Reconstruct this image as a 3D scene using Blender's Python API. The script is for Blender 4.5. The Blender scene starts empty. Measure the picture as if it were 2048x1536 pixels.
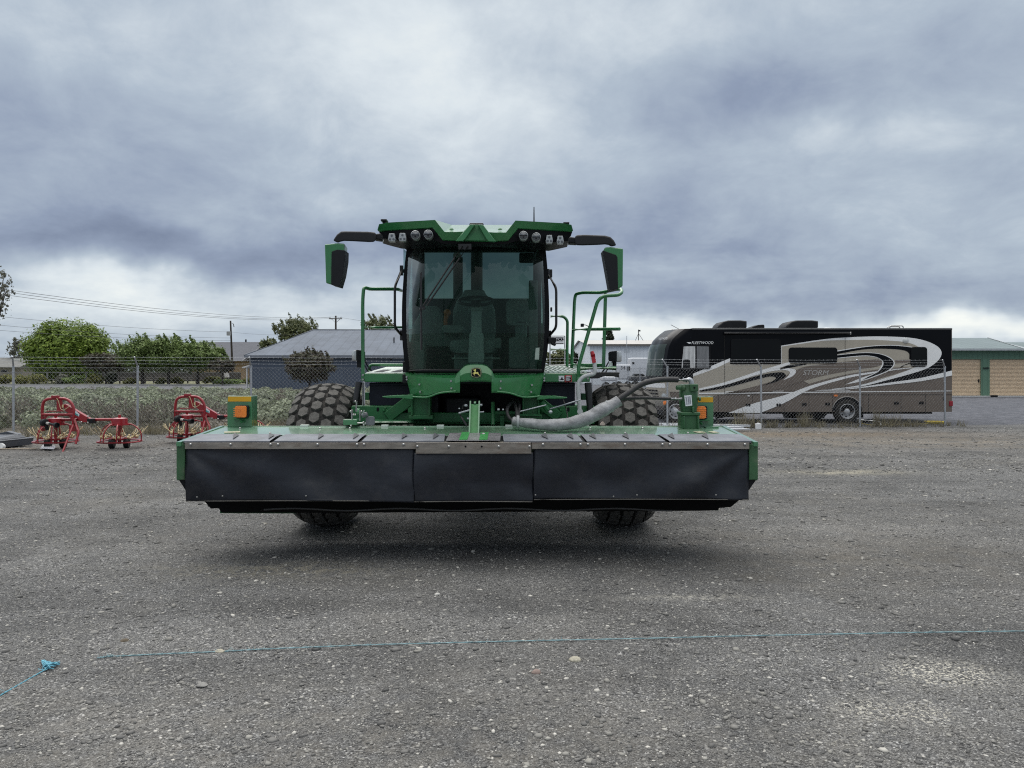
import bpy, math, random
import numpy as np
from mathutils import Vector, Matrix, Euler, noise as mnoise

random.seed(7)
RNG = np.random.default_rng(11)
SC = bpy.context.scene
COL = SC.collection
PI = math.pi
F, HC, HZ, CX = 1500.0, 1.62, 742.0, 1024.0   # focal length in photo pixels, eye height, horizon row, centre column

def P(px, py, Y):
    """point seen at photo pixel (px, py) at distance Y"""
    return Vector(((px - CX) * Y / F, Y, HC - (py - HZ) * Y / F))
def XP(px, Y): return (px - CX) * Y / F
def ZP(py, Y): return HC - (py - HZ) * Y / F

# ------------------------------------------------------------------ materials
def L(r, g, b):
    """8-bit display colour to linear"""
    f = lambda c: (c/255/12.92) if c/255 <= 0.04045 else ((c/255+0.055)/1.055)**2.4
    return (f(r), f(g), f(b), 1.0)

def nmat(name):
    m = bpy.data.materials.new(name); m.use_nodes = True
    nt = m.node_tree
    for n in list(nt.nodes): nt.nodes.remove(n)
    return m, nt
def N(nt, t, **kw):
    n = nt.nodes.new(t)
    for k, v in kw.items():
        if k.startswith('i_'):
            key = k[2:].replace('_', ' ')
            n.inputs[key].default_value = v
        else: setattr(n, k, v)
    return n
def LK(nt, a, b): nt.links.new(a, b)
def ramp(nt, fac, stops, interp='LINEAR'):
    r = nt.nodes.new('ShaderNodeValToRGB'); cr = r.color_ramp; cr.interpolation = interp
    while len(cr.elements) < len(stops): cr.elements.new(0.5)
    for e, (p, c) in zip(cr.elements, stops):
        e.position = p; e.color = c if len(c) == 4 else (*c, 1)
    if fac is not None: LK(nt, fac, r.inputs[0])
    return r
def mixc(nt, fac, a, b, mode='MIX'):
    m = nt.nodes.new('ShaderNodeMix'); m.data_type = 'RGBA'; m.blend_type = mode
    for sock, v in ((m.inputs[0], fac), (m.inputs[6], a), (m.inputs[7], b)):
        if hasattr(v, 'is_output') or isinstance(v, bpy.types.NodeSocket): LK(nt, v, sock)
        else: sock.default_value = v
    return m.outputs[2]
def mathn(nt, op, a, b=None, c=None, clamp=False):
    m = nt.nodes.new('ShaderNodeMath'); m.operation = op; m.use_clamp = clamp
    for i, v in enumerate((a, b, c)):
        if v is None: continue
        if isinstance(v, bpy.types.NodeSocket): LK(nt, v, m.inputs[i])
        else: m.inputs[i].default_value = v
    return m.outputs[0]

MATS = {}
def mat(name, col, rough=0.5, metal=0.0, spec=0.5, coat=0.0, var=0.12, vscale=6.0, bump=0.0, bscale=40.0,
        dirt=0.0, dirtcol=(0.16, 0.13, 0.10, 1), dscale=3.0, rvar=0.12, trans=0.0, stretch=None):
    """a painted / plastic / metal surface with tone variation, dirt and fine bump"""
    if name in MATS: return MATS[name]
    m, nt = nmat(name)
    out = N(nt, 'ShaderNodeOutputMaterial'); b = N(nt, 'ShaderNodeBsdfPrincipled')
    LK(nt, b.outputs[0], out.inputs[0])
    tc = N(nt, 'ShaderNodeTexCoord'); vec = tc.outputs['Object']
    if stretch:
        mp = N(nt, 'ShaderNodeMapping'); mp.inputs['Scale'].default_value = stretch
        LK(nt, vec, mp.inputs[0]); vec = mp.outputs[0]
    n1 = N(nt, 'ShaderNodeTexNoise', i_Scale=vscale, i_Detail=6.0, i_Roughness=0.6); LK(nt, vec, n1.inputs['Vector'])
    c = Vector(col[:3])
    lo = (*[max(0, x*(1-var)) for x in c], 1); hi = (*[min(1, x*(1+var)) for x in c], 1)
    r = ramp(nt, n1.outputs[0], [(0.3, lo), (0.7, hi)])
    colr = r.outputs[0]
    if dirt > 0:
        n2 = N(nt, 'ShaderNodeTexNoise', i_Scale=dscale, i_Detail=9.0, i_Roughness=0.72); LK(nt, vec, n2.inputs['Vector'])
        f = ramp(nt, n2.outputs[0], [(0.5, (0, 0, 0, 1)), (0.72, (dirt, dirt, dirt, 1))])
        colr = mixc(nt, f.outputs[0], colr, dirtcol)
    LK(nt, colr, b.inputs['Base Color'])
    n3 = N(nt, 'ShaderNodeTexNoise', i_Scale=vscale*2.3, i_Detail=4.0); LK(nt, vec, n3.inputs['Vector'])
    mr = N(nt, 'ShaderNodeMapRange'); LK(nt, n3.outputs[0], mr.inputs[0])
    mr.inputs[3].default_value = max(0.03, rough-rvar); mr.inputs[4].default_value = min(1, rough+rvar)
    LK(nt, mr.outputs[0], b.inputs['Roughness'])
    b.inputs['Metallic'].default_value = metal
    b.inputs['Specular IOR Level'].default_value = spec
    if coat: b.inputs['Coat Weight'].default_value = coat; b.inputs['Coat Roughness'].default_value = 0.08
    if bump:
        n4 = N(nt, 'ShaderNodeTexNoise', i_Scale=bscale, i_Detail=5.0); LK(nt, vec, n4.inputs['Vector'])
        bp = N(nt, 'ShaderNodeBump', i_Strength=bump, i_Distance=0.02); LK(nt, n4.outputs[0], bp.inputs['Height'])
        LK(nt, bp.outputs[0], b.inputs['Normal'])
    MATS[name] = m
    return m

def leafmat(name, stops, rough=0.6, transl=0.25):
    """foliage: tone differs leaf by leaf (random per island)"""
    if name in MATS: return MATS[name]
    m, nt = nmat(name)
    out = N(nt, 'ShaderNodeOutputMaterial'); b = N(nt, 'ShaderNodeBsdfPrincipled'); g = N(nt, 'ShaderNodeNewGeometry')
    n = len(stops)
    r = ramp(nt, g.outputs['Random Per Island'], [(i/max(1, n-1), s) for i, s in enumerate(stops)])
    LK(nt, r.outputs[0], b.inputs['Base Color']); b.inputs['Roughness'].default_value = rough
    b.inputs['Specular IOR Level'].default_value = 0.25
    t = N(nt, 'ShaderNodeBsdfTranslucent'); LK(nt, r.outputs[0], t.inputs[0])
    mx = N(nt, 'ShaderNodeMixShader'); mx.inputs[0].default_value = transl
    LK(nt, b.outputs[0], mx.inputs[1]); LK(nt, t.outputs[0], mx.inputs[2]); LK(nt, mx.outputs[0], out.inputs[0])
    MATS[name] = m
    return m

def glassmat(name, tint, rough=0.02, refl=1.0, haze=0.0, hazecol=(0.3, 0.35, 0.33, 1)):
    if name in MATS: return MATS[name]
    m, nt = nmat(name)
    out = N(nt, 'ShaderNodeOutputMaterial')
    t = N(nt, 'ShaderNodeBsdfTransparent'); t.inputs[0].default_value = (*tint, 1)
    g = N(nt, 'ShaderNodeBsdfGlossy'); g.inputs['Roughness'].default_value = rough; g.inputs[0].default_value = (0.9, 0.95, 0.93, 1)
    lw = N(nt, 'ShaderNodeFresnel', i_IOR=1.45)
    k = mathn(nt, 'MULTIPLY', lw.outputs[0], refl)
    base = t.outputs[0]
    if haze:
        d = N(nt, 'ShaderNodeBsdfDiffuse'); d.inputs[0].default_value = hazecol
        mh = N(nt, 'ShaderNodeMixShader'); mh.inputs[0].default_value = haze
        LK(nt, base, mh.inputs[1]); LK(nt, d.outputs[0], mh.inputs[2]); base = mh.outputs[0]
    mx = N(nt, 'ShaderNodeMixShader'); LK(nt, k, mx.inputs[0]); LK(nt, base, mx.inputs[1]); LK(nt, g.outputs[0], mx.inputs[2])
    LK(nt, mx.outputs[0], out.inputs[0])
    MATS[name] = m
    return m

# ------------------------------------------------------------------ mesh building
def fillet(path, r, k=5):
    """round the corners of a polyline"""
    pts = [Vector(p) for p in path]
    if r <= 0 or len(pts) < 3: return pts
    out = [pts[0]]
    for a, b, c in zip(pts, pts[1:], pts[2:]):
        u = (a-b); v = (c-b); lu, lv = u.length, v.length
        d = min(r, lu*0.48, lv*0.48); u.normalize(); v.normalize()
        p0, p1 = b+u*d, b+v*d
        for i in range(k+1):
            t = i/k
            out.append(p0*(1-t)**2 + b*2*t*(1-t) + p1*t*t)
    out.append(pts[-1])
    return out
def spline(pts, n=6, closed=False):
    pts = [Vector(p) for p in pts]; out = []
    m = len(pts); rng = m if closed else m-1
    for i in range(rng):
        if closed: p0, p1, p2, p3 = pts[i-1], pts[i], pts[(i+1) % m], pts[(i+2) % m]
        else: p0, p1, p2, p3 = pts[max(0, i-1)], pts[i], pts[i+1], pts[min(m-1, i+2)]
        for j in range(n):
            t = j/n
            out.append(0.5*((2*p1)+(p2-p0)*t+(2*p0-5*p1+4*p2-p3)*t*t+(3*p1-p0-3*p2+p3)*t**3))
    if not closed: out.append(pts[-1])
    return out
def frame_of(d):
    d = d.normalized(); up = Vector((0, 0, 1)) if abs(d.z) < 0.95 else Vector((0, 1, 0))
    x = d.cross(up).normalized(); y = x.cross(d).normalized()
    return x, y

class MB:
    def __init__(s): s.v = []; s.f = []; s.m = []; s.cur = 0
    def mi(s, i): s.cur = i; return s
    def add(s, vs, fs):
        o = len(s.v); s.v.extend([tuple(v) for v in vs])
        for f in fs: s.f.append(tuple(i+o for i in f)); s.m.append(s.cur)
        return s
    def bx(s, x0, x1, y0, y1, z0, z1, M=None):
        if x0 > x1: x0, x1 = x1, x0
        if y0 > y1: y0, y1 = y1, y0
        if z0 > z1: z0, z1 = z1, z0
        vs = [Vector(p) for p in ((x0,y0,z0),(x1,y0,z0),(x1,y1,z0),(x0,y1,z0),(x0,y0,z1),(x1,y0,z1),(x1,y1,z1),(x0,y1,z1))]
        if M is not None: vs = [M @ v for v in vs]
        return s.add(vs, [(0,3,2,1),(4,5,6,7),(0,1,5,4),(1,2,6,5),(2,3,7,6),(3,0,4,7)])
    def box(s, c, size, rot=(0,0,0)):
        M = Matrix.Translation(Vector(c)) @ Euler(rot).to_matrix().to_4x4()
        a, b, d = [x/2 for x in size]
        return s.bx(-a, a, -b, b, -d, d, M)
    def cyl(s, p0, p1, r0, r1=None, n=12, caps=True):
        p0, p1 = Vector(p0), Vector(p1); r1 = r0 if r1 is None else r1
        x, y = frame_of(p1-p0)
        vs = []
        for p, r in ((p0, r0), (p1, r1)):
            for i in range(n):
                a = 2*PI*i/n; vs.append(p + x*math.cos(a)*r + y*math.sin(a)*r)
        fs = [(i, (i+1) % n, n+(i+1) % n, n+i) for i in range(n)]
        if caps: fs += [tuple(range(n-1, -1, -1)), tuple(range(n, 2*n))]
        return s.add(vs, fs)
    def tube(s, path, r, n=8, corner=0.0, caps=True, flat=None):
        pts = fillet(path, corner); m = len(pts)
        rs = r if isinstance(r, (list, tuple)) else [r]*m
        if len(rs) != m:
            rs = [np.interp(i/(m-1), np.linspace(0, 1, len(rs)), rs) for i in range(m)]
        vs = []; px = None
        for i, p in enumerate(pts):
            d = (pts[min(m-1, i+1)]-pts[max(0, i-1)])
            if d.length < 1e-9: d = Vector((0, 0, 1))
            d.normalize()
            if px is None: x, y = frame_of(d)
            else:
                x = (px - d*px.dot(d))
                if x.length < 1e-6: x, y = frame_of(d)
                x.normalize(); y = d.cross(x)
            px = x
            for k in range(n):
                a = 2*PI*k/n; o = x*math.cos(a)*rs[i] + y*math.sin(a)*rs[i]
                if flat: o.z *= flat
                vs.append(p+o)
        fs = [(i*n+k, i*n+(k+1) % n, (i+1)*n+(k+1) % n, (i+1)*n+k) for i in range(m-1) for k in range(n)]
        if caps: fs += [tuple(range(n-1, -1, -1)), tuple((m-1)*n+k for k in range(n))]
        return s.add(vs, fs)
    def prism(s, poly, vec):
        vec = Vector(vec); n = len(poly); a = [Vector(p) for p in poly]
        vs = a + [p+vec for p in a]
        fs = [tuple(range(n)), tuple(range(2*n-1, n-1, -1))] + [(i, n+i, n+(i+1) % n, (i+1) % n) for i in range(n)]
        return s.add(vs, fs)
    def face(s, poly): return s.add([Vector(p) for p in poly], [tuple(range(len(poly)))])
    def loft(s, rings, closed=True, caps=True):
        n = len(rings[0]); vs = [Vector(p) for r in rings for p in r]; m = len(rings)
        kk = n if closed else n-1
        fs = [(i*n+k, i*n+(k+1) % n, (i+1)*n+(k+1) % n, (i+1)*n+k) for i in range(m-1) for k in range(kk)]
        if caps and closed: fs += [tuple(range(n-1, -1, -1)), tuple((m-1)*n+k for k in range(n))]
        return s.add(vs, fs)
    def lathe(s, prof, c, axis, n=24, caps=True, a0=0.0, a1=2*PI):
        """prof: (radius, height along axis)"""
        c = Vector(c); d = Vector(axis).normalized(); x, y = frame_of(d)
        full = abs(a1-a0-2*PI) < 1e-6; cnt = n if full else n+1
        rings = []
        for r, h in prof:
            rings.append([c + d*h + (x*math.cos(a0+(a1-a0)*i/n)+y*math.sin(a0+(a1-a0)*i/n))*r for i in range(cnt)])
        return s.loft(rings, closed=full, caps=caps)
    def ell(s, c, rad, nu=12, nv=8, M=None):
        c = Vector(c); vs = []; rings = []
        for j in range(nv+1):
            t = PI*j/nv; ring = []
            for i in range(nu):
                p = 2*PI*i/nu
                q = Vector((rad[0]*math.sin(t)*math.cos(p), rad[1]*math.sin(t)*math.sin(p), rad[2]*math.cos(t)))
                if M is not None: q = M @ q
                ring.append(c+q)
            rings.append(ring)
        return s.loft(rings, True, False)
    def rrect(s, c, w, h, r, vec, ux=(1,0,0), uz=(0,0,1), k=4):
        return s.prism(rrect_pts(c, w, h, r, ux, uz, k), vec)
    def text(s, body, size, org, ux=(1,0,0), uz=(0,0,1), shear=0.0, depth=0.0, align='LEFT', sx=1.0):
        cu = bpy.data.curves.new('lettering', 'FONT'); cu.body = body; cu.size = size; cu.shear = shear; cu.align_x = align
        cu.extrude = depth; cu.resolution_u = 3
        ob = bpy.data.objects.new('lettering', cu)
        me = bpy.data.meshes.new_from_object(ob)
        ux, uz, org = Vector(ux), Vector(uz), Vector(org); uy = uz.cross(ux)*-1
        vs = [org + ux*v.co.x*sx + uz*v.co.y + (ux.cross(uz))*v.co.z for v in me.vertices]
        s.add(vs, [tuple(p.vertices) for p in me.polygons])
        bpy.data.objects.remove(ob); bpy.data.curves.remove(cu); bpy.data.meshes.remove(me)
        return s
    def islands(s):
        par = list(range(len(s.v)))
        def fd(a):
            while par[a] != a: par[a] = par[par[a]]; a = par[a]
            return a
        for f in s.f:
            for i in f[1:]: par[fd(i)] = fd(f[0])
        out = {}
        for f, mi in zip(s.f, s.m): out.setdefault(fd(f[0]), []).append((f, mi))
        res = []
        for fl in out.values():
            q = MB(); ids = sorted({i for f, _ in fl for i in f}); mp = {a: k for k, a in enumerate(ids)}
            q.v = [s.v[a] for a in ids]; q.f = [tuple(mp[i] for i in f) for f, _ in fl]; q.m = [mi for _, mi in fl]; res.append(q)
        return res
    def build(s, name, m, parent=None, smooth=None, bevel=0.0, seg=2, org=None, fix=True, **tags):
        if tags.pop('split', False):
            res = [q.build(name, m, parent, smooth, bevel, seg, org, fix, **tags) for q in s.islands()]
            return res[0]
        me = bpy.data.meshes.new(name)
        o = Vector(org) if org is not None else (root_of(parent).location.copy() if parent is not None else Vector((0, 0, 0)))
        vs = np.array(s.v, dtype=np.float64) - np.array(o)
        me.from_pydata([tuple(v) for v in vs], [], s.f)
        ms = m if isinstance(m, (list, tuple)) else [m]
        for x in ms: me.materials.append(x)
        if len(ms) > 1: me.polygons.foreach_set('material_index', s.m)
        me.update()
        if fix:
            import bmesh
            bm = bmesh.new(); bm.from_mesh(me); bmesh.ops.recalc_face_normals(bm, faces=bm.faces); bm.to_mesh(me); bm.free()
        if smooth is not None:
            me.polygons.foreach_set('use_smooth', [True]*len(me.polygons))
            if smooth < 179: me.set_sharp_from_angle(angle=math.radians(smooth))
        ob = bpy.data.objects.new(name, me); COL.objects.link(ob)
        if parent is not None: ob.parent = parent
        else: ob.location = o
        if bevel:
            bv = ob.modifiers.new('edge', 'BEVEL'); bv.width = bevel; bv.segments = seg; bv.limit_method = 'ANGLE'; bv.angle_limit = math.radians(40)
        for k, v in tags.items(): ob[k] = v
        return ob

def rrect_pts(c, w, h, r, ux=(1,0,0), uz=(0,0,1), k=4):
    c, ux, uz = Vector(c), Vector(ux), Vector(uz); out = []
    for (sx, sz, a0) in ((1,1,0), (-1,1,PI/2), (-1,-1,PI), (1,-1,1.5*PI)):
        for i in range(k+1):
            a = a0 + (PI/2)*i/k
            out.append(c + ux*(sx*(w/2-r)+r*math.cos(a)) + uz*(sz*(h/2-r)+r*math.sin(a)))
    return out
def root_of(o):
    while o.parent is not None: o = o.parent
    return o
def thing(name, label, cat, loc, group=None, rz=0.0):
    o = bpy.data.objects.new(name, None); COL.objects.link(o); o.empty_display_size = 0.2
    o.location = loc; o.rotation_euler = (0, 0, rz); o['label'] = label; o['category'] = cat
    if group: o['group'] = group
    return o
def tag(o, label, cat, group=None):
    o['label'] = label; o['category'] = cat
    if group: o['group'] = group
    return o
def dup(root, loc, label, rz=None, scale=None):
    def cp(o, parent):
        c = o.copy(); COL.objects.link(c)
        if parent is not None: c.parent = parent
        for ch in o.children: cp(ch, c)
        return c
    r = cp(root, None); r.location = loc; r['label'] = label
    if rz is not None: r.rotation_euler = (0, 0, rz)
    if scale is not None: r.scale = (scale,)*3 if not isinstance(scale, tuple) else scale
    return r

def mesh_np(name, V, Fq, m, parent=None, midx=None, smooth=False, org=(0, 0, 0)):
    """fast mesh from arrays: V (n,3), Fq (k,4) or (k,3)"""
    me = bpy.data.meshes.new(name); k = Fq.shape[1]
    me.vertices.add(len(V)); me.vertices.foreach_set('co', (V-np.array(org)).astype(np.float32).ravel())
    me.loops.add(Fq.size); me.loops.foreach_set('vertex_index', Fq.astype(np.int32).ravel())
    me.polygons.add(len(Fq)); me.polygons.foreach_set('loop_start', np.arange(0, Fq.size, k, dtype=np.int32))
    ms = m if isinstance(m, (list, tuple)) else [m]
    for x in ms: me.materials.append(x)
    if midx is not None: me.polygons.foreach_set('material_index', midx.astype(np.int32))
    if smooth: me.polygons.foreach_set('use_smooth', np.ones(len(Fq), dtype=bool))
    me.update(calc_edges=True); me.validate()
    o = bpy.data.objects.new(name, me); COL.objects.link(o)
    if parent is not None: o.parent = parent
    else: o.location = org
    return o

# ------------------------------------------------------------------ shared materials
GREEN   = mat('tractor_green', (0.022, 0.172, 0.050, 1), 0.34, spec=0.5, coat=0.7, var=0.10, vscale=3, dirt=0.10, dscale=5)
GREEND  = mat('frame_green', (0.018, 0.135, 0.042, 1), 0.45, var=0.15, vscale=5, dirt=0.25, dscale=6)
GREENH  = mat('faded_green', (0.058, 0.205, 0.095, 1), 0.30, spec=0.6, coat=1.0, var=0.22, vscale=2.6, dirt=0.28, dirtcol=(0.24, 0.24, 0.17, 1), dscale=4)
GREENB  = mat('bright_green', (0.034, 0.215, 0.055, 1), 0.45, var=0.12, vscale=12, dirt=0.15)
BLACKP  = mat('black_plastic', (0.0085, 0.0095, 0.012, 1), 0.5, spec=0.28, var=0.25, vscale=8)
BLACKT  = mat('black_trim', (0.004, 0.004, 0.006, 1), 0.4, spec=0.2, var=0.2)
BLACKM  = mat('black_metal', (0.012, 0.012, 0.013, 1), 0.40, var=0.2)
NAVYP   = mat('dark_panel', (0.009, 0.012, 0.022, 1), 0.5, spec=0.25, var=0.25, vscale=3, dirt=0.12, dirtcol=(0.06, 0.06, 0.07, 1))
RUBBER  = mat('tyre_rubber', (0.026, 0.025, 0.024, 1), 0.85, spec=0.25, var=0.3, vscale=14, bump=0.25, bscale=60, dirt=0.30, dirtcol=(0.115, 0.10, 0.085, 1), dscale=9)
LUGM    = mat('tyre_lug', (0.108, 0.104, 0.098, 1), 0.88, spec=0.2, var=0.35, vscale=22, bump=0.3, bscale=90, dirt=0.6, dirtcol=(0.155, 0.146, 0.132, 1), dscale=14)
YELLOW  = mat('wheel_yellow', (0.62, 0.40, 0.02, 1), 0.4)
STEEL   = mat('bare_steel', (0.45, 0.45, 0.44, 1), 0.32, metal=0.9, var=0.15, vscale=30)
ZINC    = mat('galvanised_steel', (0.42, 0.44, 0.47, 1), 0.45, metal=0.55, var=0.15, vscale=25)
HOSEM   = mat('hose_rubber', (0.022, 0.022, 0.024, 1), 0.55, var=0.25, vscale=40, bump=0.15, bscale=150)
SLEEVE  = mat('grey_sleeve', (0.27, 0.275, 0.285, 1), 0.48, var=0.35, vscale=14, bump=0.5, bscale=22)
WHITEP  = mat('white_paint', (0.75, 0.76, 0.77, 1), 0.4, var=0.06)
WHITET  = mat('antislip_white', (0.66, 0.72, 0.68, 1), 0.5, var=0.12, vscale=18, dirt=0.2)
AMBER   = mat('amber_lens', (0.85, 0.23, 0.035, 1), 0.3, spec=0.6, var=0.12, vscale=90)
GOLD    = mat('yellow_reflector', (0.66, 0.36, 0.015, 1), 0.4, var=0.06)
CHROME  = mat('lamp_reflector', (0.42, 0.44, 0.45, 1), 0.28, metal=0.35, var=0.1, vscale=30)
LENSG   = mat('lamp_lens', (0.10, 0.11, 0.125, 1), 0.12, spec=0.8, var=0.3, vscale=40)
REDG    = mat('red_grip', (0.42, 0.022, 0.035, 1), 0.45)
STICKW  = mat('white_sticker', (0.72, 0.74, 0.78, 1), 0.5, var=0.05)
# ------------------------------------------------------------------ camera, light, sky
cam = bpy.data.cameras.new('camera'); co = bpy.data.objects.new('camera', cam); COL.objects.link(co)
co.location = (0, 0, HC); co.rotation_euler = (PI/2, 0, 0)
cam.sensor_width = 36; cam.lens = F/2048*36; cam.shift_y = -(768-HZ)/2048; cam.shift_x = 0
cam.clip_start = 0.1; cam.clip_end = 3000
SC.camera = co
SC.view_settings.view_transform = 'Standard'; SC.view_settings.look = 'None'; SC.view_settings.gamma = 1
SC.view_settings.exposure = 0.62
SC.cycles.use_denoising = False; SC.cycles.filter_width = 1.15
SC.cycles.max_bounces = 8; SC.cycles.transparent_max_bounces = 24

SUN_EL, SUN_AZ = math.radians(58), math.radians(-25)
sun = bpy.data.lights.new('sun', 'SUN'); so = bpy.data.objects.new('sun', sun); COL.objects.link(so)
sun.energy = 0.9; sun.angle = math.radians(55); sun.color = (1, 0.96, 0.90)
sd = Vector((math.sin(SUN_AZ)*math.cos(SUN_EL), math.cos(SUN_AZ)*math.cos(SUN_EL), math.sin(SUN_EL)))
so.rotation_euler = sd.to_track_quat('Z', 'Y').to_euler(); so.location = (0, 0, 30)

W = bpy.data.worlds.new('World'); SC.world = W; W.use_nodes = True
nt = W.node_tree
for n in list(nt.nodes): nt.nodes.remove(n)
wo = N(nt, 'ShaderNodeOutputWorld')
sky = N(nt, 'ShaderNodeTexSky'); sky.sky_type = 'NISHITA'; sky.sun_disc = False
sky.sun_elevation = SUN_EL; sky.sun_rotation = SUN_AZ
bgs = N(nt, 'ShaderNodeBackground'); LK(nt, sky.outputs[0], bgs.inputs[0]); bgs.inputs[1].default_value = 0.08
tc = N(nt, 'ShaderNodeTexCoord'); D = tc.outputs['Generated']
sep = N(nt, 'ShaderNodeSeparateXYZ'); LK(nt, D, sep.inputs[0])
# cloud deck: a flat layer overhead, seen in perspective
zz = mathn(nt, 'ADD', mathn(nt, 'MAXIMUM', sep.outputs[2], 0.0), 0.13)
cx = mathn(nt, 'DIVIDE', sep.outputs[0], zz); cy = mathn(nt, 'DIVIDE', sep.outputs[1], zz)
comb = N(nt, 'ShaderNodeCombineXYZ'); LK(nt, cx, comb.inputs[0]); LK(nt, cy, comb.inputs[1])
nA = N(nt, 'ShaderNodeTexNoise', i_Scale=0.75, i_Detail=9.0, i_Roughness=0.56, i_Distortion=0.5); LK(nt, comb.outputs[0], nA.inputs['Vector'])
z2 = mathn(nt, 'ADD', mathn(nt, 'MAXIMUM', sep.outputs[2], 0.0), 0.42)
comb2 = N(nt, 'ShaderNodeCombineXYZ'); LK(nt, mathn(nt, 'DIVIDE', sep.outputs[0], z2), comb2.inputs[0]); LK(nt, mathn(nt, 'DIVIDE', sep.outputs[1], z2), comb2.inputs[1])
nB = N(nt, 'ShaderNodeTexNoise', i_Scale=5.0, i_Detail=10.0, i_Roughness=0.62, i_Distortion=0.3); LK(nt, comb2.outputs[0], nB.inputs['Vector'])
nW = N(nt, 'ShaderNodeTexNoise', i_Scale=3.5, i_Detail=5.0, i_Roughness=0.6); LK(nt, D, nW.inputs['Vector'])
# broad light and dark banks, each an elongated patch round its own compass direction
yy = mathn(nt, 'MAXIMUM', sep.outputs[1], 0.15)
u = mathn(nt, 'DIVIDE', sep.outputs[0], yy); v = mathn(nt, 'DIVIDE', sep.outputs[2], yy)
uv = N(nt, 'ShaderNodeCombineXYZ'); LK(nt, u, uv.inputs[0]); LK(nt, v, uv.inputs[1])
wv = N(nt, 'ShaderNodeVectorMath', operation='SUBTRACT'); LK(nt, nW.outputs['Color'], wv.inputs[0]); wv.inputs[1].default_value = (0.5, 0.5, 0.5)
ws = N(nt, 'ShaderNodeVectorMath', operation='MULTIPLY'); LK(nt, wv.outputs[0], ws.inputs[0]); ws.inputs[1].default_value = (0.36, 0.16, 0)
uvd = N(nt, 'ShaderNodeVectorMath', operation='ADD'); LK(nt, uv.outputs[0], uvd.inputs[0]); LK(nt, ws.outputs[0], uvd.inputs[1])
BANKS = [  # px, py, half-width, half-height, amount
    (850, 90, 330, 190, 0.24), (1000, 215, 260, 110, 0.07), (1740, 290, 270, 50, 0.15), (330, 110, 230, 130, 0.05), (1350, 40, 260, 70, 0.07),
    (60, 330, 380, 150, -0.13), (430, 300, 200, 120, -0.06), (1480, 215, 190, 90, -0.24), (1200, 160, 80, 110, -0.10), (1950, 60, 240, 90, -0.06),
    (600, 505, 430, 45, -0.24), (150, 480, 400, 45, -0.14), (1500, 500, 420, 60, -0.16), (1800, 590, 420, 32, -0.24), (1150, 560, 260, 70, -0.06), (1200, 400, 300, 60, -0.04),
    (260, 585, 420, 38, 0.28), (520, 640, 420, 24, 0.06), (150, 655, 260, 18, -0.06), (1930, 662, 330, 24, 0.55), (1240, 680, 260, 34, 0.42), (1560, 540, 160, 26, 0.10), (760, 690, 150, 30, 0.14)]
acc = None
for (bx_, by_, sx_, sy_, am) in BANKS:
    s1 = N(nt, 'ShaderNodeVectorMath', operation='SUBTRACT'); LK(nt, uvd.outputs[0], s1.inputs[0]); s1.inputs[1].default_value = ((bx_-CX)/F, (HZ-by_)/F, 0)
    s2 = N(nt, 'ShaderNodeVectorMath', operation='MULTIPLY'); LK(nt, s1.outputs[0], s2.inputs[0]); s2.inputs[1].default_value = (F/sx_, F/sy_, 0)
    s3 = N(nt, 'ShaderNodeVectorMath', operation='DOT_PRODUCT'); LK(nt, s2.outputs[0], s3.inputs[0]); LK(nt, s2.outputs[0], s3.inputs[1])
    e = mathn(nt, 'MULTIPLY', mathn(nt, 'EXPONENT', mathn(nt, 'MULTIPLY', s3.outputs['Value'], -0.7)), am)
    acc = e if acc is None else mathn(nt, 'ADD', acc, e)
na = mathn(nt, 'MULTIPLY', mathn(nt, 'SUBTRACT', nA.outputs[0], 0.5), 0.50)
nb = mathn(nt, 'MULTIPLY', mathn(nt, 'SUBTRACT', nB.outputs[0], 0.5), 0.50)
br = mathn(nt, 'ADD', mathn(nt, 'ADD', mathn(nt, 'ADD', acc, na), nb), 0.46)
cr = ramp(nt, br, [(0.0, L(106, 117, 140)), (0.22, L(133, 145, 166)), (0.46, L(165, 177, 190)), (0.70, L(205, 213, 218)), (1.0, L(238, 240, 234))])
# overcast sky is brighter towards the zenith (out of frame)
zb = N(nt, 'ShaderNodeMapRange'); zb.interpolation_type = 'SMOOTHSTEP'; LK(nt, sep.outputs[2], zb.inputs[0])
zb.inputs[1].default_value = 0.44; zb.inputs[2].default_value = 0.85; zb.inputs[3].default_value = 1.0; zb.inputs[4].default_value = 4.0
# unseen sky behind the camera is dimmed so that front faces get less light
sb = N(nt, 'ShaderNodeMapRange'); sb.interpolation_type = 'SMOOTHSTEP'; LK(nt, sep.outputs[1], sb.inputs[0])
sb.inputs[1].default_value = -0.75; sb.inputs[2].default_value = 0.35; sb.inputs[3].default_value = 0.80; sb.inputs[4].default_value = 1.0
hi = N(nt, 'ShaderNodeMapRange'); LK(nt, sep.outputs[2], hi.inputs[0]); hi.inputs[1].default_value = 0.44; hi.inputs[2].default_value = 0.7; hi.inputs[4].default_value = 0.85
warm = mixc(nt, hi.outputs[0], cr.outputs[0], (0.50, 0.49, 0.465, 1))
vm = N(nt, 'ShaderNodeVectorMath', operation='SCALE'); LK(nt, warm, vm.inputs[0]); LK(nt, mathn(nt, 'MULTIPLY', zb.outputs[0], sb.outputs[0]), vm.inputs['Scale'])
bgc = N(nt, 'ShaderNodeBackground'); LK(nt, vm.outputs[0], bgc.inputs[0]); bgc.inputs[1].default_value = 0.77
ms = N(nt, 'ShaderNodeMixShader'); ms.inputs[0].default_value = 0.96
LK(nt, bgs.outputs[0], ms.inputs[1]); LK(nt, bgc.outputs[0], ms.inputs[2]); LK(nt, ms.outputs[0], wo.inputs[0])

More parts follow.
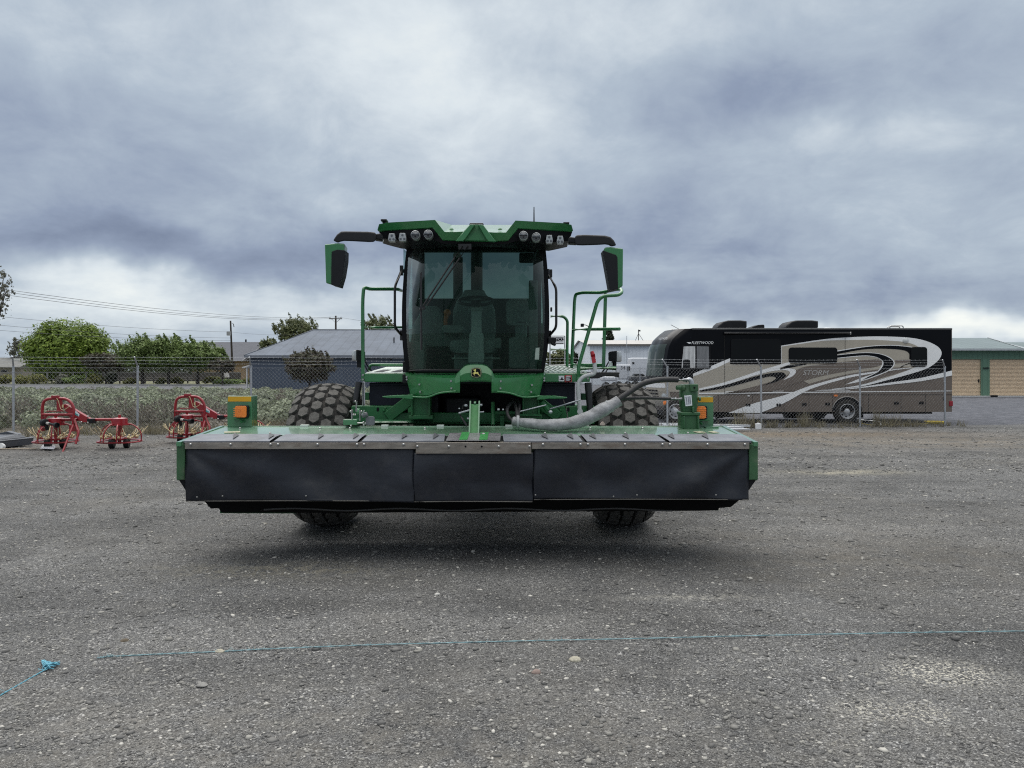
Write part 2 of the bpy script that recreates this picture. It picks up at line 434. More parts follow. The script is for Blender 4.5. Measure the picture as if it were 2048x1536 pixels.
# ------------------------------------------------------------------ ground
FENCE_A = Vector((-20.0, 20.56+0.132*(-20.0), 0)); FSL = 0.132
def fence_y(x): return 20.56 + FSL*x

def ground_mat():
    m, nt = nmat('gravel_ground')
    out = N(nt, 'ShaderNodeOutputMaterial'); b = N(nt, 'ShaderNodeBsdfPrincipled'); LK(nt, b.outputs[0], out.inputs[0])
    g = N(nt, 'ShaderNodeNewGeometry'); pos = g.outputs['Position']
    sp = N(nt, 'ShaderNodeSeparateXYZ'); LK(nt, pos, sp.inputs[0]); X, Y = sp.outputs[0], sp.outputs[1]
    def noise(sc, det=6, rough=0.6, dist=0.0):
        n = N(nt, 'ShaderNodeTexNoise', i_Scale=sc, i_Detail=float(det), i_Roughness=rough, i_Distortion=dist); LK(nt, pos, n.inputs['Vector']); return n
    # stones of three sizes
    v1 = N(nt, 'ShaderNodeTexVoronoi', i_Scale=120.0); LK(nt, pos, v1.inputs['Vector'])
    v2 = N(nt, 'ShaderNodeTexVoronoi', i_Scale=38.0); LK(nt, pos, v2.inputs['Vector'])
    v3 = N(nt, 'ShaderNodeTexVoronoi', i_Scale=210.0); LK(nt, pos, v3.inputs['Vector'])
    def bw(s):
        r = N(nt, 'ShaderNodeSeparateColor'); LK(nt, s, r.inputs[0]); return r.outputs[0]
    c1 = ramp(nt, bw(v1.outputs['Color']), [(0, (0.028, 0.028, 0.028)), (0.5, (0.120, 0.118, 0.115)), (0.86, (0.20, 0.196, 0.186)), (0.95, (0.34, 0.333, 0.31)), (1, (0.55, 0.535, 0.50))])
    c3 = ramp(nt, bw(v3.outputs['Color']), [(0, (0.026, 0.026, 0.026)), (0.55, (0.128, 0.126, 0.122)), (0.9, (0.22, 0.215, 0.20)), (1, (0.45, 0.44, 0.41))])
    c2 = ramp(nt, bw(v2.outputs['Color']), [(0, (0.09, 0.089, 0.087)), (0.7, (0.17, 0.167, 0.16)), (1, (0.33, 0.32, 0.295))])
    nm = noise(7, 4); f1 = ramp(nt, nm.outputs[0], [(0.42, (0, 0, 0)), (0.58, (1, 1, 1))])
    base = mixc(nt, f1.outputs[0], c3.outputs[0], c1.outputs[0])
    # a few large flat stones
    big = ramp(nt, bw(v2.outputs['Color']), [(0.90, (0, 0, 0)), (0.92, (1, 1, 1))], 'CONSTANT')
    rad = ramp(nt, v2.outputs['Distance'], [(0.32, (1, 1, 1)), (0.42, (0, 0, 0))])
    base = mixc(nt, mathn(nt, 'MULTIPLY', big.outputs[0], rad.outputs[0]), base, c2.outputs[0])
    # broad tone: packed fines, brownish dust, dark damp fines
    nt1 = noise(0.35, 7, 0.62, 0.4); nt2 = noise(1.7, 6, 0.65)
    dust = ramp(nt, nt1.outputs[0], [(0.46, (0, 0, 0)), (0.70, (0.6, 0.6, 0.6))])
    d2 = mathn(nt, 'MULTIPLY', dust.outputs[0], ramp(nt, nt2.outputs[0], [(0.35, (0, 0, 0)), (0.65, (1, 1, 1))]).outputs[0])
    base = mixc(nt, d2, base, mixc(nt, 0.6, base, (0.215, 0.195, 0.16, 1)))
    dk = ramp(nt, noise(0.8, 6, 0.6, 0.3).outputs[0], [(0.36, (0.70, 0.70, 0.70)), (0.56, (1, 1, 1))])
    base = mixc(nt, 1.0, base, dk.outputs[0], 'MULTIPLY')
    mpt = N(nt, 'ShaderNodeMapping'); mpt.inputs['Scale'].default_value = (0.16, 0.9, 1); mpt.inputs['Rotation'].default_value = (0, 0, 0.12); LK(nt, pos, mpt.inputs[0])
    ntk = N(nt, 'ShaderNodeTexNoise', i_Scale=1.0, i_Detail=7.0, i_Roughness=0.65, i_Distortion=0.6); LK(nt, mpt.outputs[0], ntk.inputs['Vector'])
    tk = ramp(nt, ntk.outputs[0], [(0.34, (0.72, 0.72, 0.72)), (0.5, (1, 1, 1)), (0.68, (1.26, 1.25, 1.23))]); base = mixc(nt, 1.0, base, tk.outputs[0], 'MULTIPLY')
    # spilt straw / sand patches
    def patch(cx_, cy_, rx, ry, col, amount, thr=(0.35, 0.6), sc=3.0):
        nonlocal base
        a = mathn(nt, 'DIVIDE', mathn(nt, 'SUBTRACT', X, cx_), rx); c = mathn(nt, 'DIVIDE', mathn(nt, 'SUBTRACT', Y, cy_), ry)
        d = mathn(nt, 'EXPONENT', mathn(nt, 'MULTIPLY', mathn(nt, 'ADD', mathn(nt, 'MULTIPLY', a, a), mathn(nt, 'MULTIPLY', c, c)), -1.0))
        k = ramp(nt, noise(sc, 8, 0.75, 0.3).outputs[0], [(thr[0], (0, 0, 0)), (thr[1], (1, 1, 1))])
        f = mathn(nt, 'MULTIPLY', mathn(nt, 'MULTIPLY', d, k.outputs[0]), amount, clamp=True)
        base = mixc(nt, f, base, col)
    straw = (0.58, 0.545, 0.45, 1)
    patch(2.32, 4.03, 0.24, 0.15, straw, 2.0, (0.52, 0.57), 60); patch(2.75, 3.75, 0.4, 0.25, straw, 0.6, (0.54, 0.62), 70)
    patch(1.72, 3.60, 0.14, 0.10, straw, 1.5, (0.53, 0.58), 70); patch(1.45, 3.35, 0.25, 0.12, straw, 0.6, (0.55, 0.62), 70)
    patch(1.95, 3.55, 0.14, 0.12, straw, 1.6, (0.54, 0.59), 70)
    patch(5.3, 12.0, 0.9, 0.26, (0.36, 0.33, 0.25, 1), 0.9, (0.3, 0.6), 3); patch(1.3, 5.35, 0.45, 0.06, straw, 0.6, (0.46, 0.62), 14); patch(-1.9, 6.1, 0.9, 0.25, (0.30, 0.27, 0.20, 1), 0.8, (0.42, 0.62), 8)
    patch(10.0, 17.0, 5.5, 1.6, (0.19, 0.158, 0.115, 1), 0.75, (0.36, 0.62), 1.6); patch(6.5, 19.2, 5.0, 1.0, (0.16, 0.13, 0.095, 1), 1.0, (0.25, 0.5), 2.2)
    patch(-10.5, 16.4, 6.0, 1.6, (0.125, 0.11, 0.09, 1), 0.8, (0.3, 0.6), 2.0); patch(2.6, 6.6, 2.0, 1.2, (0.20, 0.175, 0.135, 1), 0.5, (0.35, 0.7), 2.5); patch(-1.2, 3.2, 3.5, 0.7, (0.22, 0.20, 0.165, 1), 0.55, (0.42, 0.7), 5)
    # beyond the fence: grey soil under the sagebrush on the left, bluish crushed rock on the right
    fd = mathn(nt, 'SUBTRACT', Y, mathn(nt, 'ADD', mathn(nt, 'MULTIPLY', X, FSL), 20.56))
    nf = noise(1.2, 6, 0.7)
    beyond = N(nt, 'ShaderNodeMapRange'); beyond.clamp = True
    LK(nt, mathn(nt, 'ADD', fd, mathn(nt, 'MULTIPLY', mathn(nt, 'SUBTRACT', nf.outputs[0], 0.5), 2.0)), beyond.inputs[0])
    beyond.inputs[1].default_value = -0.3; beyond.inputs[2].default_value = 0.5
    lr = N(nt, 'ShaderNodeMapRange'); lr.clamp = True; LK(nt, X, lr.inputs[0]); lr.inputs[1].default_value = -3.0; lr.inputs[2].default_value = 1.0
    soil = ramp(nt, noise(2.5, 8, 0.7).outputs[0], [(0.3, (0.11, 0.095, 0.075)), (0.6, (0.20, 0.18, 0.15)), (0.8, (0.27, 0.25, 0.20))])
    mpr = N(nt, 'ShaderNodeMapping'); mpr.inputs['Scale'].default_value = (2.4, 0.55, 1); LK(nt, pos, mpr.inputs[0])
    nrk = N(nt, 'ShaderNodeTexNoise', i_Scale=2.0, i_Detail=10.0, i_Roughness=0.85); LK(nt, mpr.outputs[0], nrk.inputs['Vector'])
    rock = ramp(nt, nrk.outputs[0], [(0.32, (0.045, 0.047, 0.055)), (0.5, (0.098, 0.101, 0.112)), (0.70, (0.22, 0.22, 0.235))])
    base = mixc(nt, beyond.outputs[0], base, mixc(nt, lr.outputs[0], soil.outputs[0], rock.outputs[0]))
    # the bed of dry weeds along the fence
    base = mixc(nt, 1.0, base, (0.985, 1.0, 1.045, 1), 'MULTIPLY')
    LK(nt, base, b.inputs['Base Color'])
    b.inputs['Roughness'].default_value = 0.9; b.inputs['Specular IOR Level'].default_value = 0.22
    h1 = mathn(nt, 'SUBTRACT', 1.0, mathn(nt, 'MULTIPLY', v1.outputs['Distance'], 1.0))
    hh = mathn(nt, 'ADD', mathn(nt, 'MULTIPLY', h1, 0.7), mathn(nt, 'MULTIPLY', mathn(nt, 'SUBTRACT', 1.0, v3.outputs['Distance']), 0.4))
    hh = mathn(nt, 'ADD', hh, mathn(nt, 'MULTIPLY', noise(18, 6, 0.7).outputs[0], 1.4))
    bp = N(nt, 'ShaderNodeBump', i_Strength=0.9, i_Distance=0.009); LK(nt, hh, bp.inputs['Height']); LK(nt, bp.outputs[0], b.inputs['Normal'])
    return m

def grid_axis(segs):
    out = []
    for a, b_, st in segs: out += list(np.arange(a, b_, st))
    return np.array(out+[segs[-1][1]])
def vnoise(X, Y, sc, seed):
    r = np.random.default_rng(seed); T = r.random((256, 256))
    x, y = X*sc+1000, Y*sc+1000; xi, yi = np.floor(x).astype(int), np.floor(y).astype(int); fx, fy = x-xi, y-yi
    fx = fx*fx*(3-2*fx); fy = fy*fy*(3-2*fy)
    g = lambda i, j: T[i % 256, j % 256]
    return (g(xi, yi)*(1-fx)+g(xi+1, yi)*fx)*(1-fy) + (g(xi, yi+1)*(1-fx)+g(xi+1, yi+1)*fx)*fy
def ground_h(X, Y):
    h = (vnoise(X, Y, 0.8, 1)-0.5)*0.030 + (vnoise(X, Y, 3.1, 2)-0.5)*0.014 + (vnoise(X, Y, 9, 3)-0.5)*0.007
    k = np.clip((26-Y)/10, 0, 1)*np.clip((16-np.abs(X))/5, 0, 1)
    return h*k
xs = grid_axis([(-700, -60, 64), (-60, -16, 4), (-16, -7, 0.3), (-7, 7, 0.07), (7, 16, 0.3), (16, 60, 4), (60, 700, 64)])
ys = grid_axis([(-30, 2, 2), (2, 9, 0.055), (9, 16, 0.14), (16, 28, 0.4), (28, 100, 6), (100, 1200, 100)])
GX, GY = np.meshgrid(xs, ys); GZ = ground_h(GX, GY)
V = np.stack([GX.ravel(), GY.ravel(), GZ.ravel()], 1); nx, ny = len(xs), len(ys)
I = (np.arange(ny-1)[:, None]*nx + np.arange(nx-1)[None, :]).ravel()
GROUND = mesh_np('ground', V, np.stack([I, I+1, I+nx+1, I+nx], 1), ground_mat(), smooth=True)
GROUND['kind'] = 'structure'

# loose stones lying on the yard
def pebbles():
    t = (1+5**0.5)/2
    ico = np.array([(-1,t,0),(1,t,0),(-1,-t,0),(1,-t,0),(0,-1,t),(0,1,t),(0,-1,-t),(0,1,-t),(t,0,-1),(t,0,1),(-t,0,-1),(-t,0,1)], float); ico /= np.linalg.norm(ico[0])
    fc = np.array([(0,11,5),(0,5,1),(0,1,7),(0,7,10),(0,10,11),(1,5,9),(5,11,4),(11,10,2),(10,7,6),(7,1,8),(3,9,4),(3,4,2),(3,2,6),(3,6,8),(3,8,9),(4,9,5),(2,4,11),(6,2,10),(8,6,7),(9,8,1)])
    n = 90000
    Y = 2.6 + RNG.random(n)**1.7*12.0; X = (RNG.random(n)*2-1)*(0.74*Y+0.3)
    s = 0.0022 + RNG.exponential(0.0026, n); s = np.minimum(s, 0.024)*(0.75+0.07*Y)
    h = ground_h(X, Y)
    keep = (vnoise(X, Y, 0.9, 9)*0.7 + vnoise(X, Y, 4.0, 10)*0.5) > 0.28
    X, Y, s, h = X[keep], Y[keep], s[keep], h[keep]; n = len(X)
    ax = np.stack([0.8+RNG.random(n)*0.9, 0.7+RNG.random(n)*0.6, 0.35+RNG.random(n)*0.35], 1)*s[:, None]
    a = RNG.random(n)*2*PI; ca, sa = np.cos(a), np.sin(a)
    jit = 0.62+RNG.random((n, 12))*0.6
    p = ico[None]*jit[..., None]*ax[:, None, :]
    V = np.stack([p[..., 0]*ca[:, None]-p[..., 1]*sa[:, None]+X[:, None], p[..., 0]*sa[:, None]+p[..., 1]*ca[:, None]+Y[:, None], p[..., 2]+h[:, None]+ax[:, 2:3]*0.2], 2).reshape(-1, 3)
    n2 = 14000; Y2 = 12+RNG.random(n2)*9.5; X2 = (RNG.random(n2)*2-1)*(0.72*Y2); k2 = Y2 < fence_y(X2)+0.6; X2, Y2 = X2[k2], Y2[k2]; n2 = len(X2)
    s2 = 0.005+RNG.exponential(0.0055, n2); ax2 = np.stack([0.8+RNG.random(n2)*0.9, 0.7+RNG.random(n2)*0.6, 0.4+RNG.random(n2)*0.4], 1)*np.minimum(s2, 0.035)[:, None]
    p2 = ico[None]*(0.62+RNG.random((n2, 12))*0.6)[..., None]*ax2[:, None, :]+np.stack([X2, Y2, ground_h(X2, Y2)+ax2[:, 2]*0.3], 1)[:, None, :]
    V = np.concatenate([V, p2.reshape(-1, 3)]); n += n2
    Fq = (fc[None]+(np.arange(n)*12)[:, None, None]).reshape(-1, 3)
    m = leafmat('loose_stone', [(0.09, 0.089, 0.088, 1), (0.12, 0.118, 0.115, 1), (0.14, 0.137, 0.132, 1), (0.155, 0.151, 0.145, 1), (0.17, 0.166, 0.158, 1), (0.19, 0.185, 0.175, 1), (0.22, 0.213, 0.198, 1), (0.27, 0.262, 0.24, 1), (0.52, 0.50, 0.46, 1)], 0.85, 0.0)
    o = mesh_np('gravel', V, Fq, m); o['kind'] = 'stuff'
pebbles()
# ------------------------------------------------------------------ the self-propelled windrower with its mowing header
XM = -0.39           # centre line of the machine
AX = 7.94            # front axle distance
WR = thing('windrower', 'green self-propelled windrower with glazed cab and raised black-curtained mowing header', 'windrower', (XM, AX, 0))

# ---- wheels
def tyre_r(w):  # tread radius across the width
    return 0.715 - 0.55*w*w - 6.0*abs(w)**4
def make_wheel(cx, cy, R=0.745, k=1.0, side=1):
    t = MB(); prof = []
    hw = 0.272*k
    for i in range(-8, 9):
        w = hw*i/8; prof.append((tyre_r(w/k)*k, w))
    prof = [(0.36*k, -hw*0.80), (0.46*k, -hw*1.02), (0.55*k, -hw*1.08), (0.61*k, -hw*1.05)] + prof + [(0.61*k, hw*1.05), (0.55*k, hw*1.08), (0.46*k, hw*1.02), (0.36*k, hw*0.80)]
    ctr = Vector((cx, cy, R*k))
    t.lathe(prof, ctr, (1, 0, 0), 72, caps=False)
    tyre = t.build('wheel', RUBBER, WR, smooth=60)
    # diamond tread blocks
    lug = MB(); nrow = 31
    for j in range(nrow):
        for ci, w0 in enumerate((-0.244, -0.122, 0.0, 0.122, 0.244)):
            th = 2*PI*(j + (0.5 if ci % 2 else 0.0))/nrow
            def pt(du, dv, dr):
                w = w0+du; r = (tyre_r(w)+dr)*k; a = th + dv/0.735
                return ctr + Vector((w*k, math.cos(a)*r*-1, math.sin(a)*r))
            hexo = [(0, 0.066), (0.050, 0.036), (0.050, -0.036), (0, -0.066), (-0.050, -0.036), (-0.050, 0.036)]
            lug.loft([[pt(a*1.06, b*1.06, -0.012) for a, b in hexo], [pt(a*0.95, b*0.95, 0.029) for a, b in hexo], [pt(a*0.90, b*0.90, 0.031) for a, b in hexo]], True, True)
    lug.build('tread', LUGM, tyre)
    r = MB()
    r.lathe([(0.36*k, -hw*0.8), (0.33*k, -hw*0.8), (0.31*k, -hw*0.1), (0.14*k, 0.03*side), (0.12*k, 0.09*side), (0.0, 0.09*side)], ctr, (1, 0, 0), 36, caps=False)
    r.lathe([(0.36*k, hw*0.8), (0.33*k, hw*0.8), (0.31*k, hw*0.1)], ctr, (1, 0, 0), 36, caps=False)
    for i in range(8):
        a = 2*PI*i/8; r.cyl(ctr+Vector((0.05*side, math.cos(a)*0.10*k, math.sin(a)*0.10*k)), ctr+Vector((0.115*side, math.cos(a)*0.10*k, math.sin(a)*0.10*k)), 0.014, n=6)
    r.build('rim', YELLOW, tyre, smooth=40)
make_wheel(XM-1.545, AX, side=-1); make_wheel(XM+1.545, AX, side=1)
make_wheel(XM-1.30, AX+3.7, k=0.66, side=-1); make_wheel(XM+1.30, AX+3.7, k=0.66, side=1)

# ---- chassis
f = MB()
f.bx(XM-1.22, XM-0.80, 7.52, 7.62, ZP(849, 7.5), ZP(812, 7.5)); f.bx(XM+0.80, XM+1.22, 7.52, 7.62, ZP(849, 7.5), ZP(812, 7.5))
f.bx(XM-0.80, XM+0.80, 7.52, 7.60, ZP(849, 7.5), ZP(826, 7.5))
f.bx(XM-1.2, XM+1.2, 7.75, 8.10, 0.62, 0.95)
for s in (-1, 1):
    f.bx(XM+s*1.05, XM+s*1.2, 7.8, 8.1, 0.6, 1.0); f.cyl((XM+s*1.1, AX, 0.745), (XM+s*1.46, AX, 0.745), 0.17, n=20)
    f.bx(XM+s*0.45, XM+s*0.62, 7.6, 11.4, 0.75, 1.05)
    f.bx(XM+s*1.2, XM+s*1.4, 11.5, 11.8, 0.6, 1.1); f.cyl((XM+s*1.3, AX+3.7, 0.49), (XM+s*1.0, AX+3.7, 0.75), 0.07)
f.bx(XM-1.3, XM+1.3, 11.5, 11.75, 0.8, 1.1)
# diagonal braces up to the cab feet
for s in (-1, 1):
    a = Vector((XM+s*0.86, 7.49, ZP(835, 7.5))); b = Vector((XM+s*0.60, 7.49, ZP(795, 7.5)))
    d = (b-a).normalized(); q = Vector((d.z, 0, -d.x))*0.055
    f.prism([a-q, a+q, b+q, b-q], (0, 0.05, 0))
    for px, py in ((771, 816), (768, 821), (774, 821), (771, 826)):
        p = P(px if s < 0 else 1889-px, py, 7.515); f.cyl(p, p+Vector((0, -0.018, 0)), 0.014, n=6)
f.build('chassis', GREEND, WR, bevel=0.008, smooth=40)
h = MB()
for s in (-1, 1): h.rrect((XM+s*0.955 - 0.0, 7.517, ZP(819, 7.5)), 0.024, 0.042, 0.011, (0, 0.002, 0))
h.build('slot', BLACKT, WR, split=True)
t = MB(); t.tube([(XM-0.97, 7.42, ZP(845, 7.4)), (XM+1.1, 7.42, ZP(845, 7.4))], 0.032, 14); t.build('cross_tube', GREENH, WR, smooth=50)
# feet under the cab (cab mounts) and the dark crawl space behind them
for s in (-1, 1):
    m_ = MB(); x0, x1 = (XP(824, 7.35), XP(860, 7.35)) if s < 0 else (XP(1046, 7.35), XP(1078, 7.35))
    m_.bx(x0, x1, 7.36, 7.5, ZP(831, 7.35), ZP(794, 7.35)); m_.bx(x0-0.03, x1+0.03, 7.33, 7.5, ZP(838, 7.35), ZP(830, 7.35))
    m_.bx(x0-0.006, x0+0.012, 7.31, 7.36, ZP(831, 7.35), ZP(794, 7.35)); m_.bx(x1-0.012, x1+0.006, 7.31, 7.36, ZP(831, 7.35), ZP(794, 7.35))
    m_.build('cab_mount', GREEND, WR, bevel=0.006)
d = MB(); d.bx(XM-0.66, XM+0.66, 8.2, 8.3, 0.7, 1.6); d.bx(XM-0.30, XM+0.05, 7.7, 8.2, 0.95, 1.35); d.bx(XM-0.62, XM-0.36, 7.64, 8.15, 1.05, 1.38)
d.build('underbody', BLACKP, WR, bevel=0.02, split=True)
# side tanks (dark moulded panels)
for s in (-1, 1):
    t = MB(); x0, x1 = (XP(739, 7.6), XP(822, 7.6)) if s < 0 else (XP(1080, 7.6), XP(1150, 7.6))
    t.bx(x0, x1, 7.60, 8.9, ZP(812, 7.6), ZP(765.5, 7.6)); t.bx(x0, x1, 7.585, 7.6, ZP(772, 7.6), ZP(766, 7.6))
    t.build('side_tank', NAVYP, WR, bevel=0.02, seg=3)
# hood and engine house behind the cab
e = MB(); e.loft([[(XM-0.78, 9.05, z0), (XM+0.78, 9.05, z0), (XM+0.78, 9.05, z1-0.1), (XM+0.66, 9.05, z1), (XM-0.66, 9.05, z1), (XM-0.78, 9.05, z1-0.1)] if i == 0 else
   [(XM-0.74, 11.9, z0), (XM+0.74, 11.9, z0), (XM+0.74, 11.9, z1-0.25), (XM+0.6, 11.9, z1-0.14), (XM-0.6, 11.9, z1-0.14), (XM-0.74, 11.9, z1-0.25)] for i, (z0, z1) in enumerate(((1.0, 2.28), (1.0, 2.28)))])
hood = e.build('engine_hood', GREEN, WR, bevel=0.03)
g = MB(); g.bx(XM-0.60, XM+0.60, 11.905, 11.93, 1.15, 1.95)
for i in range(12): g.bx(XM-0.58, XM+0.58, 11.93, 11.94, 1.18+i*0.062, 1.21+i*0.062)
g.build('grille', BLACKP, hood)
ex = MB(); ex.cyl((XP(916, 9.6), 9.6, 2.2), (XP(916, 9.6), 9.6, ZP(515, 9.6)), 0.062, n=16); ex.cyl((XP(916, 9.6), 9.6, ZP(522, 9.6)), (XP(915, 9.6), 9.5, ZP(512, 9.6)), 0.05, n=12)
ex.build('exhaust_pipe', BLACKM, WR, smooth=40)
ex = MB(); ex.cyl((XP(953.5, 9.6), 9.6, 2.2), (XP(953.5, 9.6), 9.6, ZP(500, 9.6)), 0.075, n=16); ex.build('air_intake', BLACKM, WR, smooth=40)

# ---- cab
CAB = MB()
FY = lambda px: 7.14 + 0.30*abs((px-951)/143.0)**2.0       # windscreen bulge in plan
cw, zb, zt = 0.715, ZP(742, 7.3), ZP(492, 7.25)
CAB.bx(XM-0.70, XM+0.70, 7.45, 8.85, zb-0.13, zb-0.03)                                   # floor
CAB.bx(XM-0.70, XM+0.70, 8.78, 8.86, zb-0.03, ZP(597, 8.8))                               # rear wall below glass
CAB.bx(XM-0.70, XM+0.70, 8.78, 8.86, ZP(504, 8.8), zt+0.25)                               # rear header
for s in (-1, 1): CAB.bx(XM+s*0.64, XM+s*0.705, 8.78, 8.86, ZP(597, 8.8), ZP(504, 8.8))
for s in (-1, 1):                                                                          # B-pillars and sills
    CAB.bx(XM+s*0.655, XM+s*0.715, 8.30, 8.44, zb-0.03, zt+0.2)
    CAB.bx(XM+s*0.66, XM+s*0.712, 7.55, 8.86, zb-0.05, zb+0.10)
    CAB.prism([(XM+s*0.655, 7.5, zt+0.03), (XM+s*0.655, 8.86, zt+0.10), (XM+s*0.655, 8.86, 3.10), (XM+s*0.655, 7.5, 2.98)], (s*0.055, 0, 0))
CAB.prism([(XM-0.68, 7.35, 2.93), (XM-0.68, 8.85, 3.08), (XM-0.68, 8.85, 3.12), (XM-0.68, 7.35, 2.98)], (1.36, 0, 0))                                     # headliner
cab = CAB.build('cab', BLACKP, WR, bevel=0.012)
# front pillars follow the curved edge of the windscreen
for s in (-1, 1):
    edge = [(815, 497), (810, 540), (806, 600), (805.5, 650), (807, 690), (811, 722), (817, 744)]
    if s > 0: edge = [(1090, 497), (1094, 540), (1097, 600), (1097.5, 650), (1095, 690), (1091, 722), (1087, 744)]
    pth = spline([P(x, y, 7.52) for x, y in edge], 4)
    p = MB(); p.loft([[q+Vector((-s*0.065, -0.05, 0)), q+Vector((s*0.004, -0.03, 0)), q+Vector((s*0.0, 0.075, 0)), q+Vector((-s*0.045, 0.06, 0))] for q in pth])
    p.build('front_pillar', BLACKT, cab, smooth=30)
# windscreen: one bulged pane
gl = MB(); rows = []
for py in np.linspace(490, 741, 14):
    t_ = (py-490)/251; half = np.interp(py, [490, 540, 600, 660, 700, 741], [133, 136, 138.5, 138, 136, 131])
    rows.append([P(951+half*k, py, FY(951+half*k)+0.12*(1-t_)-0.10*math.sin(PI*t_)) for k in np.linspace(-1, 1, 25)])
gl.loft(rows, closed=False, caps=False)
WG = glassmat('cab_glass_front', (0.38, 0.50, 0.46), 0.02, 0.32, 0.05, (0.13, 0.25, 0.20, 1))  # green haze mixed into the windscreen colour stands for the dash reflection
SG = glassmat('cab_glass_side', (0.58, 0.76, 0.72), 0.02, 0.5)
RG = glassmat('cab_glass_rear', (0.21, 0.27, 0.255), 0.03, 0.5)
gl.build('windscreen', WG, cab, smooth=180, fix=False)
fr = MB()
fr.tube([P(951+131*k, 742, FY(951+131*k)+0.01) for k in np.linspace(-1, 1, 21)], 0.022, 8); fr.build('windscreen_seal', BLACKT, cab, smooth=60)
for s in (-1, 1):
    d = MB(); x = XM+s*0.705
    d.face([(x, 7.58, zb+0.05), (x, 8.34, zb+0.05), (x, 8.34, zt+0.03), (x, 7.56, zt+0.03)]); dd = d.build('door_glass', SG, cab)
    d = MB(); d.face([(x, 8.42, zb+0.10), (x, 8.80, zb+0.10), (x, 8.80, zt+0.03), (x, 8.42, zt+0.03)]); d.build('quarter_glass', SG, cab)
d = MB(); d.face([(XM-0.64, 8.82, ZP(597, 8.8)), (XM+0.64, 8.82, ZP(597, 8.8)), (XM+0.64, 8.82, ZP(504, 8.8)), (XM-0.64, 8.82, ZP(504, 8.8))]); d.build('rear_glass', RG, cab)
# interior
INT = mat('cab_interior', (0.19, 0.22, 0.205, 1), 0.6, var=0.15, vscale=12); INTL = mat('cab_interior_light', (0.38, 0.42, 0.40, 1), 0.55, var=0.12, vscale=15)
SEATM = mat('seat_fabric', (0.24, 0.28, 0.265, 1), 0.85, var=0.2, vscale=60)
st = MB()
st.loft([rrect_pts((XP(948, 8.25), 8.30, ZP(y, 8.25)), w, 0.16, 0.06, (1, 0, 0), (0, 1, 0)) for y, w in ((688, 0.44), (660, 0.48), (620, 0.46), (600, 0.38), (588, 0.26), (580, 0.22))])
st.loft([rrect_pts((XP(948, 8.0), 8.02, z), w, 0.50, 0.10, (1, 0, 0), (0, 1, 0)) for z, w in ((ZP(708, 8), 0.42), (ZP(700, 8), 0.5), (ZP(686, 8), 0.5), (ZP(681, 8), 0.44))])
st.bx(XP(948, 8)-0.2, XP(948, 8)+0.2, 7.85, 8.2, zb-0.03, ZP(708, 8))
st.build('operator_seat', SEATM, cab, smooth=50, bevel=0.01)
st = MB()  # folding instructor seat, right
st.loft([rrect_pts((XP(1042, 8.1), 8.1+dy, ZP(625, 8.1)), w, hgt, 0.07, (1, 0, 0), (0, 0, 1)) for dy, w, hgt in ((0.0, 0.26, 0.24), (-0.03, 0.31, 0.28), (0.04, 0.33, 0.30), (0.09, 0.30, 0.28))])
st.rrect((XP(1043, 7.9), 7.85, ZP(706, 7.9)), 0.27, 0.33, 0.04, (0, 0.22, 0))
st.bx(XP(1030, 8.1), XP(1054, 8.1), 8.1, 8.16, ZP(690, 8), ZP(640, 8))
st.build('instructor_seat', SEATM, cab, smooth=50, bevel=0.012)
sw = MB()
c0 = P(952, 602, 7.72); ring = []
sw.lathe([(0.175+0.016*math.cos(a), 0.016*math.sin(a)) for a in np.linspace(0, 2*PI, 9)], c0, (0, -0.35, 1), 28, caps=False)
for a in (0.4, 2.7, 4.7): sw.cyl(c0, c0+Vector((math.cos(a)*0.17, math.sin(a)*0.165, math.sin(a)*0.06)), 0.012, n=6)
sw.cyl(c0, c0+Vector((0, 0.02, -0.06)), 0.05, n=14)
sw.build('steering_wheel', BLACKP, cab, smooth=60)
sc_ = MB(); sc_.loft([rrect_pts(P(953, y, 7.66), w, dp, 0.02, (1, 0, 0), (0, 1, 0)) for y, w, dp in ((726, 0.165, 0.16), (690, 0.15, 0.14), (668, 0.145, 0.12), (666, 0.11, 0.1), (634, 0.10, 0.09), (612, 0.11, 0.09))])
sc_.rrect(P(953, 616, 7.60), 0.12, 0.05, 0.012, (0, 0.03, 0))
sc_.build('steering_column', INTL, cab, smooth=40, bevel=0.006)
cn = MB()
cn.prism([P(x, y, 7.95) for x, y in ((820, 690), (826, 650), (848, 612), (874, 612), (893, 655), (930, 662), (932, 690), (880, 694))], (0, 0.35, 0))
cn.loft([rrect_pts(P(836, y, 7.7), w, 0.25, 0.03, (1, 0, 0), (0, 1, 0)) for y, w in ((742, 0.14), (690, 0.17), (684, 0.16))])
cn.loft([rrect_pts(P(908, y, 7.9), w, 0.36, 0.04, (1, 0, 0), (0, 1, 0)) for y, w in ((668, 0.20), (658, 0.23), (652, 0.2))])
cn.bx(XP(920, 7.8), XP(1002, 7.8), 7.8, 8.1, ZP(697, 7.8), ZP(676, 7.8)); cn.bx(XP(903, 7.6), XP(1000, 7.6), 7.6, 7.63, ZP(719, 7.6), ZP(715, 7.6))
cn.bx(XP(1058, 7.75), XP(1075, 7.75), 7.72, 7.9, ZP(742, 7.7), ZP(560, 7.7))
cn.build('console', INT, cab, bevel=0.012, smooth=40)
j = MB(); j.tube([P(891, 656, 7.75), P(891, 640, 7.75), P(894, 627, 7.73)], [0.022, 0.020, 0.026], 10, 0.03); j.ell(P(895, 625, 7.73), (0.04, 0.03, 0.035), 12, 8); j.build('joystick', mat('orange_grip', (0.42, 0.11, 0.02, 1), 0.5), cab, smooth=60)
mo = MB(); mo.rrect(P(1053, 515, 7.75), 0.15, 0.10, 0.015, (0, 0.06, 0)); mo.build('monitor', BLACKP, cab, bevel=0.006)
